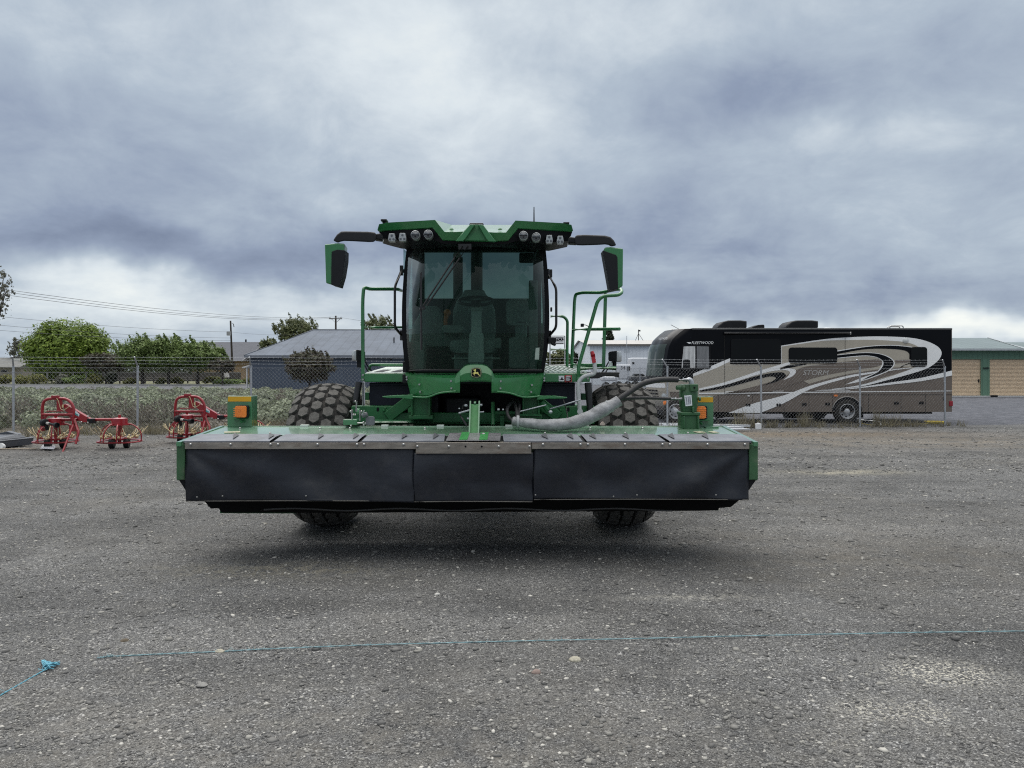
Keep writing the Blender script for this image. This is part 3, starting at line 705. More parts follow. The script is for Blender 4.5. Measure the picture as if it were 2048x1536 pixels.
stk = MB(); stk.prism([P(x, y, 7.30) for x, y in ((1071.5, 696), (1079, 695), (1078, 719), (1069.5, 719))], (0, 0.002, 0)); stk.build('sticker', mat('pale_sticker', (0.35, 0.42, 0.38, 1), 0.5), cab)
# wiper with twin arms
wp = MB()
for (a, b) in (((925, 492), (846, 612)), ((936, 492), (853, 612))):
    pts = [P(a[0]+(b[0]-a[0])*t_, a[1]+(b[1]-a[1])*t_, 6.93+0.02*t_) for t_ in np.linspace(0, 1, 6)]; wp.tube(pts, 0.008, 6)
wp.box(P(845, 616, 6.96), (0.05, 0.02, 0.03)); wp.box(P(930, 494, 6.97), (0.12, 0.05, 0.05))
wp.tube([P(842, 545, 7.0), P(842, 610, 6.97), P(843, 700, 7.0)], 0.010, 6)
for px in (840, 845): wp.ell(P(px, 619, 6.94), (0.008, 0.008, 0.008), 8, 6)
wp.build('wiper', BLACKM, cab, smooth=50)

# ---- roof
RF = MB()
ry = lambda px: 6.98 + 0.20*abs((px-950)/195.0)**2
topL = [(754.8, 460), (758, 448.4), (776, 445), (870, 439.8), (889, 463.8), (913, 463.8), (926, 463)]
botL = [(757, 462.5), (759, 461.5), (776, 460), (865, 454.7), (884.5, 479), (913, 480.5), (926, 481)]
tp = topL+[(951, 463)]+[(1901-x, y+1.2) for x, y in reversed(topL)]
bt = botL+[(951, 481)]+[(1901-x, y+1.2) for x, y in reversed(botL)]
rt = [P(x, y, ry(x)) for x, y in tp]; rb = [P(x, y, ry(x)+0.03) for x, y in bt]
back = lambda q: Vector((XM+(q.x-XM)*0.93, 8.95, 0))
zr = max(q.z for q in rt)
rrow = []
for q, (x, y) in zip(rt, tp):
    k = abs(x-950)/195
    rrow.append(Vector((XM+(q.x-XM)*0.97, 7.75, (min(q.z+0.10, 3.135) if k > 0.42 else 3.13))))
bkrow = [Vector((XM+(q.x-XM)*0.90, 8.9, 3.23)) for q in rrow]
lip = [q+Vector((0, 0.02, -0.005)) for q in rb]
under = [Vector((XM+(q.x-XM)*0.90, 8.9, 3.12)) for q in rrow]
RF.loft([lip, rb, rt, rrow, bkrow, under], closed=False, caps=False)
roof = RF.build('roof', GREEN, WR, smooth=28)
cp = MB()  # raised wedge in the middle of the roof front
cp.loft([[P(913, 481, 6.955), P(990, 482, 6.955), P(988, 478, 6.95), P(966, 449.5, 6.97), P(940, 449, 6.97), P(915, 477, 6.95)], [P(913, 481, 7.0), P(990, 482, 7.0), P(990, 478, 7.1), P(966, 449.5, 7.55), P(940, 449, 7.55), P(913, 477, 7.1)]])
wg = cp.build('roof_wedge', GREEND, roof, bevel=0.004)
for pts in (((940, 449), (950, 449), (930, 478), (926, 482), (911, 482)), ((966, 449.5), (992, 483), (977, 482.5), (973, 478), (956, 449))):
    cp = MB(); cp.prism([P(x, y, 6.925) for x, y in pts], (0, 0.05, 0)); cp.build('roof_wedge_rib', GREEN, roof, bevel=0.004)
bk = MB(); bk.tube([P(940, 450, 7.0), P(940, 447.5, 7.0), P(966, 447.5, 7.0), P(966, 450, 7.0)], 0.008, 6); bk.build('roof_bracket', BLACKM, roof)
for px in (903, 1000):
    b = MB(); b.lathe([(0.022, 0), (0.014, 0.010), (0, 0.014)], P(px, 459, 7.18)+Vector((0, 0, 0.0)), (0, -0.5, 1), 12); b.build('roof_plug', GREEND, roof, smooth=40)
# black visor with the work lights
vis = MB()
vt = [(757, 460), (776, 459), (865, 453), (885, 477), (951, 479), (1016, 478), (1038, 456), (1120, 461), (1144.5, 464)]
vb = [(766, 487), (779, 491), (806, 498), (860, 497), (900, 494), (951, 493), (1010, 495), (1098, 502), (1134, 494)]
n_ = 41
def along(lst, t_): 
    xs_ = [p[0] for p in lst]; ys_ = [p[1] for p in lst]; x = xs_[0]+(xs_[-1]-xs_[0])*t_; return x, np.interp(x, xs_, ys_)
A = [along(vt, i/(n_-1)) for i in range(n_)]; B = [along(vb, i/(n_-1)) for i in range(n_)]
vis.loft([[P(x, y, ry(x)+0.06) for x, y in A], [P(x*0.4+x2*0.6, y*0.4+y2*0.6, ry(x)+0.07) for (x, y), (x2, y2) in zip(A, B)], [P(x, y, ry(x)+0.30) for x, y in B],
          [Vector((XM+(XP(x, 7.2)-XM)*0.97, 7.8, 2.99)) for x, y in B], [Vector((XM+(XP(x, 7.2)-XM)*0.90, 8.9, 3.13)) for x, y in B]], closed=False, caps=False)
visor = vis.build('visor', BLACKT, roof, smooth=35, fix=True)
def lamp_rect(px, py, w, h_):
    Y = ry(px)-0.005; b = MB(); tx, tz = w/230., h_/230.
    b.mi(0); b.prism([P(px, py, Y)+Vector((a*w*0.0045, 0, c*h_*0.0045)) for a, c in ((-0.35, 0.5), (0.35, 0.5), (0.5, -0.2), (0.42, -0.5), (-0.42, -0.5), (-0.5, -0.2))], (0, 0.07, 0))
    b.mi(1)
    for a, c in ((0, 0.24), (-0.24, -0.22), (0.24, -0.22)): b.lathe([(0.013, -0.003), (0.008, 0.004), (0, 0.006)], P(px, py, Y-0.002)+Vector((a*w*0.0045, 0, c*h_*0.0045)), (0, 1, 0), 10)
    b.build('work_light', [CHROME, LENSG], roof, smooth=30, bevel=0.004)
def lamp_round(px, py):
    Y = ry(px)-0.02; b = MB()
    b.mi(0); b.lathe([(0.042, 0.09), (0.042, 0.0), (0.038, -0.004), (0.037, 0.004)], P(px, py, Y), (0, 1, 0), 24, caps=False)
    b.mi(1); b.lathe([(0.037, 0.0), (0.028, -0.008), (0.0, -0.013)], P(px, py, Y), (0, 1, 0), 24, caps=False)
    b.mi(2); b.box(P(px, py, Y-0.008), (0.076, 0.010, 0.008)); b.ell(P(px, py+2.5, Y-0.010), (0.010, 0.006, 0.008), 8, 6)
    b.build('headlight', [CHROME, LENSG, BLACKP], roof, smooth=40)
for x, y in ((783.5, 474.7), (804.8, 474)): lamp_rect(x, y, 16, 17)
for x, y in ((1098.6, 478), (1120.5, 479.5)): lamp_rect(x, y, 15, 17)
for x, y in ((830.6, 469.8), (856.4, 468.6), (1047, 471), (1072.5, 474)): lamp_round(x, y)
for s, pts in ((-1, ((757.5, 468), (761, 467), (767.5, 482), (765, 484.5))), (1, ((1141, 472), (1144, 474), (1139, 489), (1134.5, 490)))):
    b = MB(); b.prism([P(x, y, ry(950+195*s)-0.01) for x, y in pts], (0, 0.03, 0)); b.build('corner_lamp', mat('pale_lens', (0.55, 0.58, 0.60, 1), 0.25), roof, bevel=0.004)
for px, py in ((769, 443.6), (1132, 449.5)):
    b = MB(); b.box(P(px, py, 7.25)+Vector((0, 0, 0.008)), (0.058, 0.10, 0.018)); b.box(P(px, py, 7.25)+Vector((0, 0, -0.008)), (0.03, 0.05, 0.03)); b.build('roof_marker', BLACKP, roof, bevel=0.004)
a_ = MB(); a_.tube([P(1068, 446, 8.2), P(1068, 414, 8.2)], [0.008, 0.005], 6); a_.build('antenna', BLACKM, roof)

# ---- mirrors
def mirror(s):
    my = 6.95
    if s < 0:
        top = [(752, 466), (748, 464.5), (735, 463.2), (690, 462.5), (682, 463), (674, 469), (666, 481)]; bot = [(752, 480), (748, 484), (738, 484.3), (705, 482.5), (688, 482), (681, 483.5), (676, 486)]
        out = [(649, 488.5), (675, 486), (688.6, 487), (688, 519), (683, 550), (676, 573), (651.7, 566)]
        blk = [(663, 503), (674, 499), (688.3, 500.5), (687.8, 520), (683, 550), (676, 572.3), (662, 568)]
        ridge = [(674.5, 486.2), (674, 499), (670, 571)]; root_ = [(762, 466), (762, 480), (746, 478), (746, 468)]
    else:
        top = [(1150, 472), (1154, 470.3), (1168, 469.4), (1210, 471), (1221, 474), (1228, 481), (1233, 491)]; bot = [(1150, 487), (1154, 490.6), (1165, 491), (1195, 490), (1210, 489), (1217, 490), (1222, 493.5)]
        out = [(1210, 494.6), (1221, 493.6), (1246.5, 497), (1245.7, 572), (1238, 576.8), (1221.5, 580), (1207, 501)]
        blk = [(1207.3, 500.5), (1224, 507), (1232, 509.5), (1235, 514), (1236.3, 576.6), (1221.6, 579.6)]
        ridge = [(1223, 494), (1225.5, 508), (1230, 578)]; root_ = [(1138, 473), (1138, 486), (1156, 487), (1156, 475)]
    a = MB()
    n = len(top)
    a.loft([[P(x, y, my), P(x, y, my+0.10), P(x2, y2, my+0.11), P(x2, y2, my-0.01)] for (x, y), (x2, y2) in zip(top, bot)])
    a.prism([P(x, y, my+0.02) for x, y in root_], (0, 0.12, 0)); arm = a.build('mirror_arm', BLACKP, WR, bevel=0.014, seg=3, smooth=40)
    m_ = MB(); c = Vector((sum(XP(x, my) for x, _ in out)/len(out), my, sum(ZP(y, my) for _, y in out)/len(out)))
    fr_ = [P(x, y, my) for x, y in out]; bkp = [c+(q-c)*0.93+Vector((0, 0.16, 0)) for q in fr_]
    mid = [c+(q-c)*1.0+Vector((0, 0.05, 0)) for q in fr_]
    m_.loft([fr_, mid, bkp]); hs = m_.build('mirror_housing', GREEN, arm, bevel=0.010, seg=3, smooth=35)
    b = MB(); b.prism([P(x-s*(1.6 if (x-667)*s*-1 > 8 and s < 0 or (1232-x) > 8 and s > 0 else 0), y+(1.2 if y > 560 else 0), my-0.006) for x, y in blk], (0, 0.168, 0)); b.build('mirror_shell', BLACKP, arm, bevel=0.004)
    g_ = MB(); g_.prism([c+(q-c)*0.82+Vector((0, 0.161, 0)) for q in fr_], (0, 0.004, 0)); g_.build('mirror_glass', mat('mirror_glass', (0.7, 0.7, 0.7, 1), 0.05, metal=1.0), arm)
mirror(-1); mirror(1)

# ---- front fascia with the emblem
tops = [(809, 745), (830, 746), (870, 747), (905, 747.5), (914, 746), (921, 738), (929, 730.5), (938, 728), (951, 727.2), (965, 728), (974, 730.5), (982, 738), (989, 746), (998, 747.5), (1030, 747), (1070, 746), (1091, 745)]
bots = [(822, 792), (838, 793.5), (855, 793.5), (880, 786), (919.9, 785.5), (920, 764.5), (935, 763), (968, 763), (983, 764.5), (983.1, 786), (1000, 786), (1020, 788), (1048, 795), (1065, 794.5), (1082, 792)]
FYf = lambda px: 6.98 + 0.34*abs((px-951)/140.0)**2.2
xs_ = sorted(set(list(np.linspace(811, 1089, 57)) + [920, 919.8, 983, 983.2]))
tpx = lambda x: np.interp(x, *zip(*tops)); btx = lambda x: np.interp(x, *zip(*bots))
def fx(x, k):  # ends lean inward towards the bottom
    return 951+(x-951)*(1-0.075*k)
r0 = []; r1 = []; r2 = []; r3 = []; r4 = []; r5 = []
for x in xs_:
    ty, by = tpx(x), btx(fx(x, 0.0) if True else x); Yq = FYf(x)
    hump = 1 if 915 < x < 987 else 0
    r0.append(P(x, ty, Yq+0.26)+Vector((0, 0, 0.004))); r1.append(P(x, ty+(2.2 if hump else 9.5*(1-0.5*abs((x-951)/140)**2)), Yq+(0.03 if hump else 0.0)))
    xb = 951+(x-951)*(1-0.07*min(1, max(0, (abs(x-951)-60)/80)))
    by = btx(xb)
    r2.append(P(x*0.5+xb*0.5, ty*0.5+by*0.5, Yq-0.004)); r3.append(P(xb, by-3, Yq+0.005)); r4.append(P(xb, by, Yq+0.02)); r5.append(P(xb, by, Yq+0.22))
fa = MB(); fa.loft([r0, r1, r2, r3, r4, r5], closed=False, caps=False)
fascia = fa.build('front_fascia', GREEN, WR, smooth=24)
li = MB()
for seq in ([(822, 793), (838, 794.5), (856, 794), (880, 786), (912, 782.5)], [(990, 782.5), (1020, 786.5), (1048, 794.5), (1078, 792.5)]):
    li.tube(spline([P(x, y, FYf(x)-0.008) for x, y in seq], 5), 0.009, 8)
li.build('fascia_lip', GREEN, fascia, smooth=60, split=True)
bo = MB()
for x, y in ((902, 762), (902.5, 776.5), (1001.5, 762.5), (1001, 776.5), (838.5, 769), (840, 783.5), (1064, 770), (1062.5, 784), (813, 754), (813.3, 759), (1088.7, 756), (1088.5, 761)):
    p = P(x, y, FYf(x)-0.012); bo.cyl(p, p+Vector((0, 0.03, 0)), 0.009, 0.011, 8)
bo.build('bolt', STEEL, fascia, smooth=40, split=True)
sh = MB()   # leaping deer shield
ey = 6.965; ec = Vector((XP(952.3, ey), ey, ZP(745.3, ey)))
def shield(k): return [ec+Vector((a*0.0475*k, 0, b*0.0455*k)) for a, b in ((-0.72, 0.86), (-0.35, 0.97), (0.35, 0.97), (0.72, 0.86), (0.90, 0.62), (1.0, 0.1), (0.96, -0.5), (0.84, -0.80), (0.4, -0.93), (0, -0.98), (-0.4, -0.93), (-0.84, -0.80), (-0.96, -0.5), (-1.0, 0.1), (-0.90, 0.62))]
sh.mi(0); sh.prism(shield(1.06), (0, 0.03, 0)); sh.mi(1); sh.prism([q+Vector((0, -0.002, 0)) for q in shield(1.0)], (0, 0.01, 0)); sh.mi(0); sh.prism([q+Vector((0, -0.004, 0)) for q in shield(0.91)], (0, 0.01, 0))
deer = [(-0.76, -0.10), (-0.40, 0.05), (-0.30, 0.30), (-0.48, 0.42), (-0.62, 0.42), (-0.42, 0.58), (-0.62, 0.80), (-0.30, 0.66), (-0.02, 0.86), (-0.10, 0.60), (-0.04, 0.42), (-0.12, 0.20), (0.10, 0.06), (0.32, 0.16), (0.46, 0.10), (0.48, -0.12), (0.62, -0.36), (0.84, -0.62), (0.78, -0.70), (0.44, -0.44), (0.22, -0.22), (0.0, -0.20), (-0.24, -0.24), (-0.42, -0.34), (-0.20, -0.56), (-0.30, -0.58), (-0.60, -0.32), (-0.42, -0.12), (-0.72, -0.20)]
sh.mi(2); sh.prism([ec+Vector((a*0.043, -0.0055, b*0.043)) for a, b in deer], (0, 0.005, 0))
sh.build('emblem', [BLACKT, mat('emblem_edge', (0.50, 0.52, 0.30, 1), 0.4), mat('emblem_deer', (0.80, 0.72, 0.22, 1), 0.4)], fascia)
# ledges either side of the fascia
for s in (-1, 1):
    l = MB(); pts = ((764.5, 792.5), (790, 790.5), (815, 790), (826, 789), (826, 799), (800, 796), (775, 796), (764.5, 794.5)) if s < 0 else ((1134.5, 794.5), (1110, 791.5), (1085, 791.5), (1074, 790), (1074, 800), (1098, 797.5), (1124, 797.5), (1134.5, 796.5))
    l.prism([P(x, y, 7.24) for x, y in pts], (0, 0.11, 0.0)); l.build('step_ledge', GREEN, WR, bevel=0.008, seg=3)

# ---- walkways
def wz(Y): return ZP(747, 7.5) + (Y-7.5)*0.052
for s in (-1, 1):
    x0, x1 = (XP(728.5, 7.5), XP(816, 7.5)) if s < 0 else (XP(1087, 7.5), XP(1180, 7.5))
    b = MB()
    b.prism([(x0, 7.5, wz(7.5)-0.085), (x0, 7.5, wz(7.5)), (x0, 8.9, wz(8.9)), (x0, 8.9, wz(8.9)-0.085)], (x1-x0, 0, 0))
    wk = b.build('walkway', GREEN, WR, bevel=0.006)
    t = MB()
    if s < 0:
        t.prism([(x0+0.01, 7.53, wz(7.53)+0.003), (x1-0.01, 7.53, wz(7.53)+0.003), (x1-0.01, 8.75, wz(8.75)+0.003), (x0+0.01, 8.75, wz(8.75)+0.003)], (0, 0, 0.004)); t.build('walkway_plate', WHITET, wk)
        t = MB()
        for ax_, w in ((XP(747, 7.6), 0.085), (XP(781, 7.6), 0.085)):
            t.prism([(ax_, 7.62, wz(7.62)+0.0085), (ax_+w, 7.62, wz(7.62)+0.0085), (ax_+w+0.02, 8.05, wz(8.05)+0.0085), (ax_+0.02, 8.05, wz(8.05)+0.0085)], (0, 0, 0.003))
        t.build('antislip_pad', BLACKP, wk)
    else:
        for i in range(9):
            a = x0+0.01+i*0.050
            t.prism([(a, 7.53+0.0, wz(7.53)+0.004), (a+0.026, 7.53, wz(7.53)+0.004), (a+0.026-0.10, 8.85, wz(8.85)+0.004), (a-0.10, 8.85, wz(8.85)+0.004)], (0, 0, 0.014))
        for i in range(4): t.bx(x0, x1-0.02, 7.56+i*0.40, 7.59+i*0.40, wz(7.56+i*0.40)+0.004, wz(7.57+i*0.40)+0.021)
        t.build('grating', WHITET, wk)
    bo = MB()
    for x, y in (((725.5, 750), (725.5, 759)) if s < 0 else ((1159, 757), (1176, 757))):
        p = P(x, y, 7.485); bo.cyl(p, p+Vector((0, 0.03, 0)), 0.010, n=8)
    bo.build('bolt', STEEL, wk, smooth=40, split=True)
# safety decals on the right walkway
dc = MB(); Yd = 7.493
dc.mi(0); dc.bx(XP(1117.5, Yd), XP(1128.5, Yd), Yd, Yd+0.004, ZP(762.5, Yd), ZP(751.5, Yd))
dc.mi(1); dc.prism([P(x, y, Yd-0.001) for x, y in ((1119, 759), (1122, 758), (1123, 754.5), (1125, 754.5), (1125.5, 758), (1128, 759), (1128, 760), (1119, 760))], (0, 0.002, 0))
dc.mi(2); dc.bx(XP(1129.5, Yd), XP(1143.5, Yd), Yd, Yd+0.004, ZP(764, Yd), ZP(750, Yd))
dc.mi(1); dc.bx(XP(1131, Yd), XP(1142, Yd), Yd-0.001, Yd+0.001, ZP(763, Yd), ZP(754, Yd))
dc.mi(0)
for i in range(6): dc.bx(XP(1131.5, Yd), XP(1141-(i % 3)*1.2, Yd), Yd-0.002, Yd, ZP(755.6+i*1.2, Yd), ZP(755.0+i*1.2, Yd))
dc.bx(XP(1132, Yd), XP(1141, Yd), Yd-0.002, Yd, ZP(753.2, Yd), ZP(751.6, Yd))
dc.build('warning_decal', [STICKW, BLACKT, mat('decal_red', (0.42, 0.03, 0.03, 1), 0.4)], WR)

# ---- hand rails
def rail(name, pts, r=0.018, corner=0.08, m=GREEN): 
    b = MB(); b.tube([P(*p) for p in pts], r, 10, corner); return b.build(name, m, WR, smooth=60)
rail('handrail', [(726, 762, 7.55), (725.3, 600, 7.55), (727.5, 574, 7.55), (738, 578, 7.62), (795, 578, 7.9), (803, 581, 8.2)])
rail('handrail', [(727, 654.5, 7.55), (760, 655, 7.7), (806, 654.5, 8.1)], 0.014)
rail('handrail', [(738.5, 744, 8.3), (739, 729.5, 8.3), (812, 730, 8.3)], 0.016)
rail('handrail', [(1158, 762, 7.47), (1156.5, 735, 7.47), (1195, 602, 7.47), (1206, 592, 7.47), (1237, 590, 7.47), (1244, 585, 7.5), (1242.5, 578.5, 7.56), (1235, 578, 7.65), (1202, 585, 7.9), (1165, 585, 8.2), (1151, 588, 8.3), (1149, 602, 8.3), (1143, 742, 8.3)], 0.018, 0.05)
rail('handrail', [(1211, 587, 7.85), (1207, 735, 7.85)])
rail('handrail', [(1146, 659.5, 8.3), (1180, 658.5, 7.9), (1239, 658, 7.5)], 0.017)
rail('handrail', [(1101, 632.5, 8.6), (1127, 632.5, 8.6), (1135, 641, 8.6), (1134, 742, 8.6)], 0.017, 0.12)
rail('handrail', [(1101, 699, 8.6), (1134, 699.5, 8.6)], 0.015)
rail('handrail', [(1144, 729, 8.3), (1170, 731, 8.1), (1207, 730, 7.85)], 0.022)
rail('handrail', [(1160, 737, 7.6), (1232, 736.5, 7.6)], 0.022)
for pts in ([(803, 541, 7.6), (789.7, 573, 7.45), (789.7, 655, 7.45), (803.5, 671, 7.6)], [(1096, 548, 7.6), (1112.5, 576, 7.45), (1112.5, 655, 7.45), (1099, 671, 7.6)]):
    b = MB(); b.tube([P(*p) for p in pts], 0.013, 8, 0.05)
    for p in (pts[0], pts[-1]): q = P(*p); b.box(q, (0.032, 0.03, 0.10)); b.cyl(q, q+Vector((0.03 if p[0] < 900 else -0.03, 0.06, 0)), 0.02, n=8)
    b.build('grab_handle', BLACKM, WR, smooth=50)
kb = MB(); kb.box(P(1093.5, 546, 7.55), (0.035, 0.04, 0.075)); kb.box(P(1102, 547, 7.5), (0.025, 0.04, 0.08)); kb.box(P(1102.5, 619, 7.55), (0.02, 0.03, 0.045)); kb.build('door_hinge', BLACKM, WR, bevel=0.006, split=True)
cm = MB(); cm.bx(XP(1096, 7.5), XP(1112, 7.5), 7.46, 7.56, ZP(686, 7.5), ZP(675, 7.5)); cm.box(P(1107, 688, 7.48), (0.05, 0.05, 0.03), (0, 0.4, 0)); cm.build('door_latch', BLACKP, WR, bevel=0.01)
fl = MB(); fl.tube([P(1178, 655, 7.7), P(1174, 650.5, 7.68), P(1168, 649.5, 7.66)], 0.004, 5, 0.02); fl.build('probe_cable', BLACKP, WR)
fl = MB(); fl.box(P(1164.5, 650.5, 7.66), (0.034, 0.03, 0.034)); fl.build('probe', BLACKP, WR, bevel=0.006)
# lift lever with red grip
lv = MB(); lv.tube([P(1187.5, 718, 7.35), P(1189, 726, 7.35), P(1190, 742, 7.35), P(1188, 748, 7.35), P(1166, 753, 7.35), P(1157, 764, 7.35), P(1156, 780, 7.35), P(1159.5, 822, 7.35)], 0.020, 10, 0.06)
lv.cyl(P(1160, 823, 7.33), P(1160, 823, 7.40), 0.028, n=12)
lever = lv.build('lever', mat('pale_grey_paint', (0.50, 0.51, 0.52, 1), 0.4, var=0.1), WR, smooth=50)
lv = MB(); lv.box(P(1187.3, 720, 7.34), (0.035, 0.03, 0.055), (0, -0.2, 0)); lv.tube([P(1187, 716, 7.35), P(1185.5, 709, 7.35), P(1183.5, 702.5, 7.35)], [0.020, 0.022, 0.016], 10); lv.build('lever_grip', REDG, lever, smooth=50)
# side work lights on brackets
def side_light(px, py, s, Y):
    b = MB(); c = P(px, py, Y)
    ax_ = Vector((s*0.86, -0.5, 0)).normalized(); sd_ = Vector((0.5*s, 0.86, 0)).normalized(); V3 = lambda dx, a, e: c+ax_*dx+sd_*a+Vector((0, 0, e))
    b.mi(0); b.loft([[V3(dx, a, e) for a, e in ((-w, -w), (w, -w), (w, w), (-w, w))] for dx, w in ((-0.055, 0.035), (-0.035, 0.05), (0.03, 0.056), (0.045, 0.056))])
    b.mi(1); b.loft([[V3(dx, a, e) for a, e in ((-w, -w), (w, -w), (w, w), (-w, w))] for dx, w in ((0.046, 0.054), (0.058, 0.050), (0.066, 0.03))])
    b.mi(0); b.box(c+Vector((-s*0.005, 0, -0.085)), (0.045, 0.05, 0.08)); b.tube([c+Vector((-s*0.05, 0, -0.03)), c+Vector((-s*0.08, 0.02, -0.10)), c+Vector((-s*0.13, 0.02, -0.17))], 0.008, 6, 0.04)
    b.tube([c+Vector((-s*0.03, 0.02, -0.06)), c+Vector((-s*0.06, 0.03, -0.12)), c+Vector((-s*0.10, 0.02, -0.18))], 0.007, 6, 0.04)
    b.build('side_light', [BLACKP, CHROME], WR, smooth=30, bevel=0.006)
side_light(718, 711, -1, 7.75); side_light(1229, 713, 1, 7.75)
b = MB(); b.bx(XP(1163, 7.6), XP(1238, 7.6), 7.55, 7.95, ZP(748, 7.6), ZP(744.5, 7.6)); b.prism([P(x, y, 7.55) for x, y in ((1158, 747), (1238, 747), (1239, 755.5), (1222, 752), (1210, 752), (1196, 757), (1180, 757), (1175, 764), (1158, 764))], (0, 0.03, 0)); b.build('fender_bracket', BLACKM, WR, bevel=0.006)
b = MB(); b.box(P(1223, 729.5, 7.75), (0.05, 0.05, 0.045)); b.box(P(1223, 734, 7.75), (0.07, 0.07, 0.02)); b.build('light_mount', WHITET, WR)
# struts left of the frame
b = MB(); b.cyl(P(717.5, 765, 7.5), P(711.5, 806, 7.45), 0.036, 0.030, 10); b.cyl(P(1176, 766, 7.5), P(1181, 830, 7.45), 0.036, 0.03, 10); b.build('ladder_strut', BLACKM, WR, smooth=50, split=True)
b = MB(); b.cyl(P(725.7, 765, 7.55), P(725.7, 812, 7.55), 0.010, n=8); b.build('strut_rod', STEEL, WR, smooth=50)
b = MB(); b.bx(XP(730, 7.8), XP(738, 7.8), 7.8, 7.9, ZP(800, 7.8), ZP(785, 7.8)); b.bx(XP(1163, 7.8), XP(1172, 7.8), 7.8, 7.9, ZP(800, 7.8), ZP(787, 7.8)); b.build('tank_bracket', GREEND, WR, split=True)

# ---- hydraulic clutter under the cab
b = MB()
b.tube([P(1034, 800, 7.3), P(1021, 806, 7.2), P(1013, 818, 7.1), P(1016, 834, 7.05), P(1028, 843, 7.0)], 0.016, 8, 0.08)
b.tube([P(1025, 798, 7.3), P(1030, 806, 7.2), P(1033, 822, 7.1), P(1034, 838, 7.0)], 0.015, 8, 0.05); b.tube([P(1036, 799, 7.3), P(1039, 812, 7.2), P(1036, 832, 7.05), P(1036, 840, 6.98)], 0.015, 8, 0.05)
b.tube([P(919, 828, 7.05), P(925, 838, 7.02), P(934, 852, 6.98)], 0.010, 6, 0.03); b.tube([P(925, 817, 7.05), P(926, 811, 7.05), P(932, 808, 7.05)], 0.007, 6, 0.02)
b.tube([P(1127, 800, 7.4), P(1132, 815, 7.35), P(1136, 838, 7.2)], 0.006, 6, 0.05)
b.build('hydraulic_line', HOSEM, WR, smooth=60, split=True)
b = MB(); b.cyl(P(1036, 824, 7.15), P(1092, 810, 7.25), 0.007, n=8); b.cyl(P(1096, 819, 7.3), P(1160, 800, 7.3), 0.008, n=8); b.cyl(P(919, 826, 7.02), P(940, 820, 7.0), 0.009, n=8)
b.cyl(P(960, 824.5, 7.0), P(968, 823.5, 7.0), 0.007, n=6)
for x, y, r in ((918.5, 817, 0.009), (932, 811, 0.018), (962, 810, 0.016), (997, 819, 0.014), (1006, 819, 0.010), (919.5, 826, 0.014), (936, 837, 0.012), (1101, 824, 0.02)): b.ell(P(x, y, 7.02), (r, r, r*0.8), 8, 6)
b.build('fitting', ZINC, WR, smooth=60, split=True)
b = MB(); b.cyl(P(986, 805, 7.3), P(986, 850, 7.2), 0.020, n=10); b.bx(XP(990, 7.4), XP(1040, 7.4), 7.4, 7.5, ZP(828, 7.4), ZP(823, 7.4)); b.bx(XP(1000, 7.35), XP(1008, 7.35), 7.35, 7.4, ZP(852, 7.35), ZP(832, 7.35)); b.prism([P(x, y, 7.3) for x, y in ((1040, 828), (1082, 829), (1082, 832), (1040, 832))], (0, 0.1, 0))
b.tube([P(1080, 801, 7.3), P(1087, 806, 7.3), P(1096, 820, 7.3)], 0.03, 8, 0.1)
b.build('lift_linkage', GREEND, WR, smooth=40, split=True)
b = MB()
b.bx(XP(686, 7.0), XP(714, 7.0), 7.0, 7.12, ZP(850.5, 7.0), ZP(839, 7.0)); b.cyl(P(714, 823, 7.1), P(720, 823, 7.1), 0.03, n=12)
b.build('latch_block', GREENH, WR, bevel=0.006)
b = MB(); b.rrect(P(740, 842, 7.0), 0.085, 0.085, 0.02, (0, 0.02, 0)); b.cyl(P(724, 832, 7.0), P(735, 828, 7.0), 0.024, n=8); b.build('latch_plate', mat('grey_plate', (0.13, 0.135, 0.15, 1), 0.55, var=0.2), WR, bevel=0.004)
b = MB()
b.cyl(P(713.5, 803, 7.02), P(712.5, 823, 7.02), 0.008, n=6); b.cyl(P(704, 819, 7.02), P(704, 839, 7.02), 0.010, n=6); b.cyl(P(724.5, 830, 6.98), P(729, 820, 6.98), 0.007, n=6); b.cyl(P(715, 846, 6.98), P(728, 846, 6.98), 0.008, n=6); b.cyl(P(720, 820, 7.0), P(720, 842, 7.0), 0.007, n=6)
for x, y in ((701, 823), (707, 829.5), (710.5, 829.5), (723, 823), (711, 803), (727, 844), (730.5, 847), (727.5, 850), (702, 851.5)): b.ell(P(x, y, 6.98), (0.010, 0.010, 0.010), 8, 6)
b.build('latch_rod', STEEL, WR, smooth=50, split=True)

# ---- mowing header
YF, YB = 6.2, 7.10
xl, xr = XP(357, YF), XP(1513, YF); xcl, xcr = XP(371, YF), XP(1497, YF)
def zt_(Y): return np.interp(Y, [6.2, 6.56, 7.10], [ZP(884.5, 6.2), ZP(870, 6.56), ZP(853, 7.10)])
hd = MB()
hd.prism([(xl+0.01, 6.56, zt_(6.56)), (xl+0.01, YB, zt_(YB)), (xl+0.01, YB, zt_(YB)-0.05), (xl+0.01, 6.56, zt_(6.56)-0.03)], (xr-xl-0.02, 0, 0))
hd.bx(xl+0.05, xr-0.05, YB-0.05, YB-0.01, 0.50, zt_(YB)-0.05)
hd.bx(xl+0.012, xr-0.012, YB-0.02, YB+0.012, zt_(YB)-0.05, zt_(YB)+0.006)
DECKM = mat('dusty_deck', (0.125, 0.255, 0.16, 1), 0.36, spec=0.6, coat=0.9, var=0.25, vscale=2.2, dirt=0.55, dirtcol=(0.30, 0.33, 0.25, 1), dscale=3.2)
deck = hd.build('header_deck', DECKM, WR, bevel=0.005)
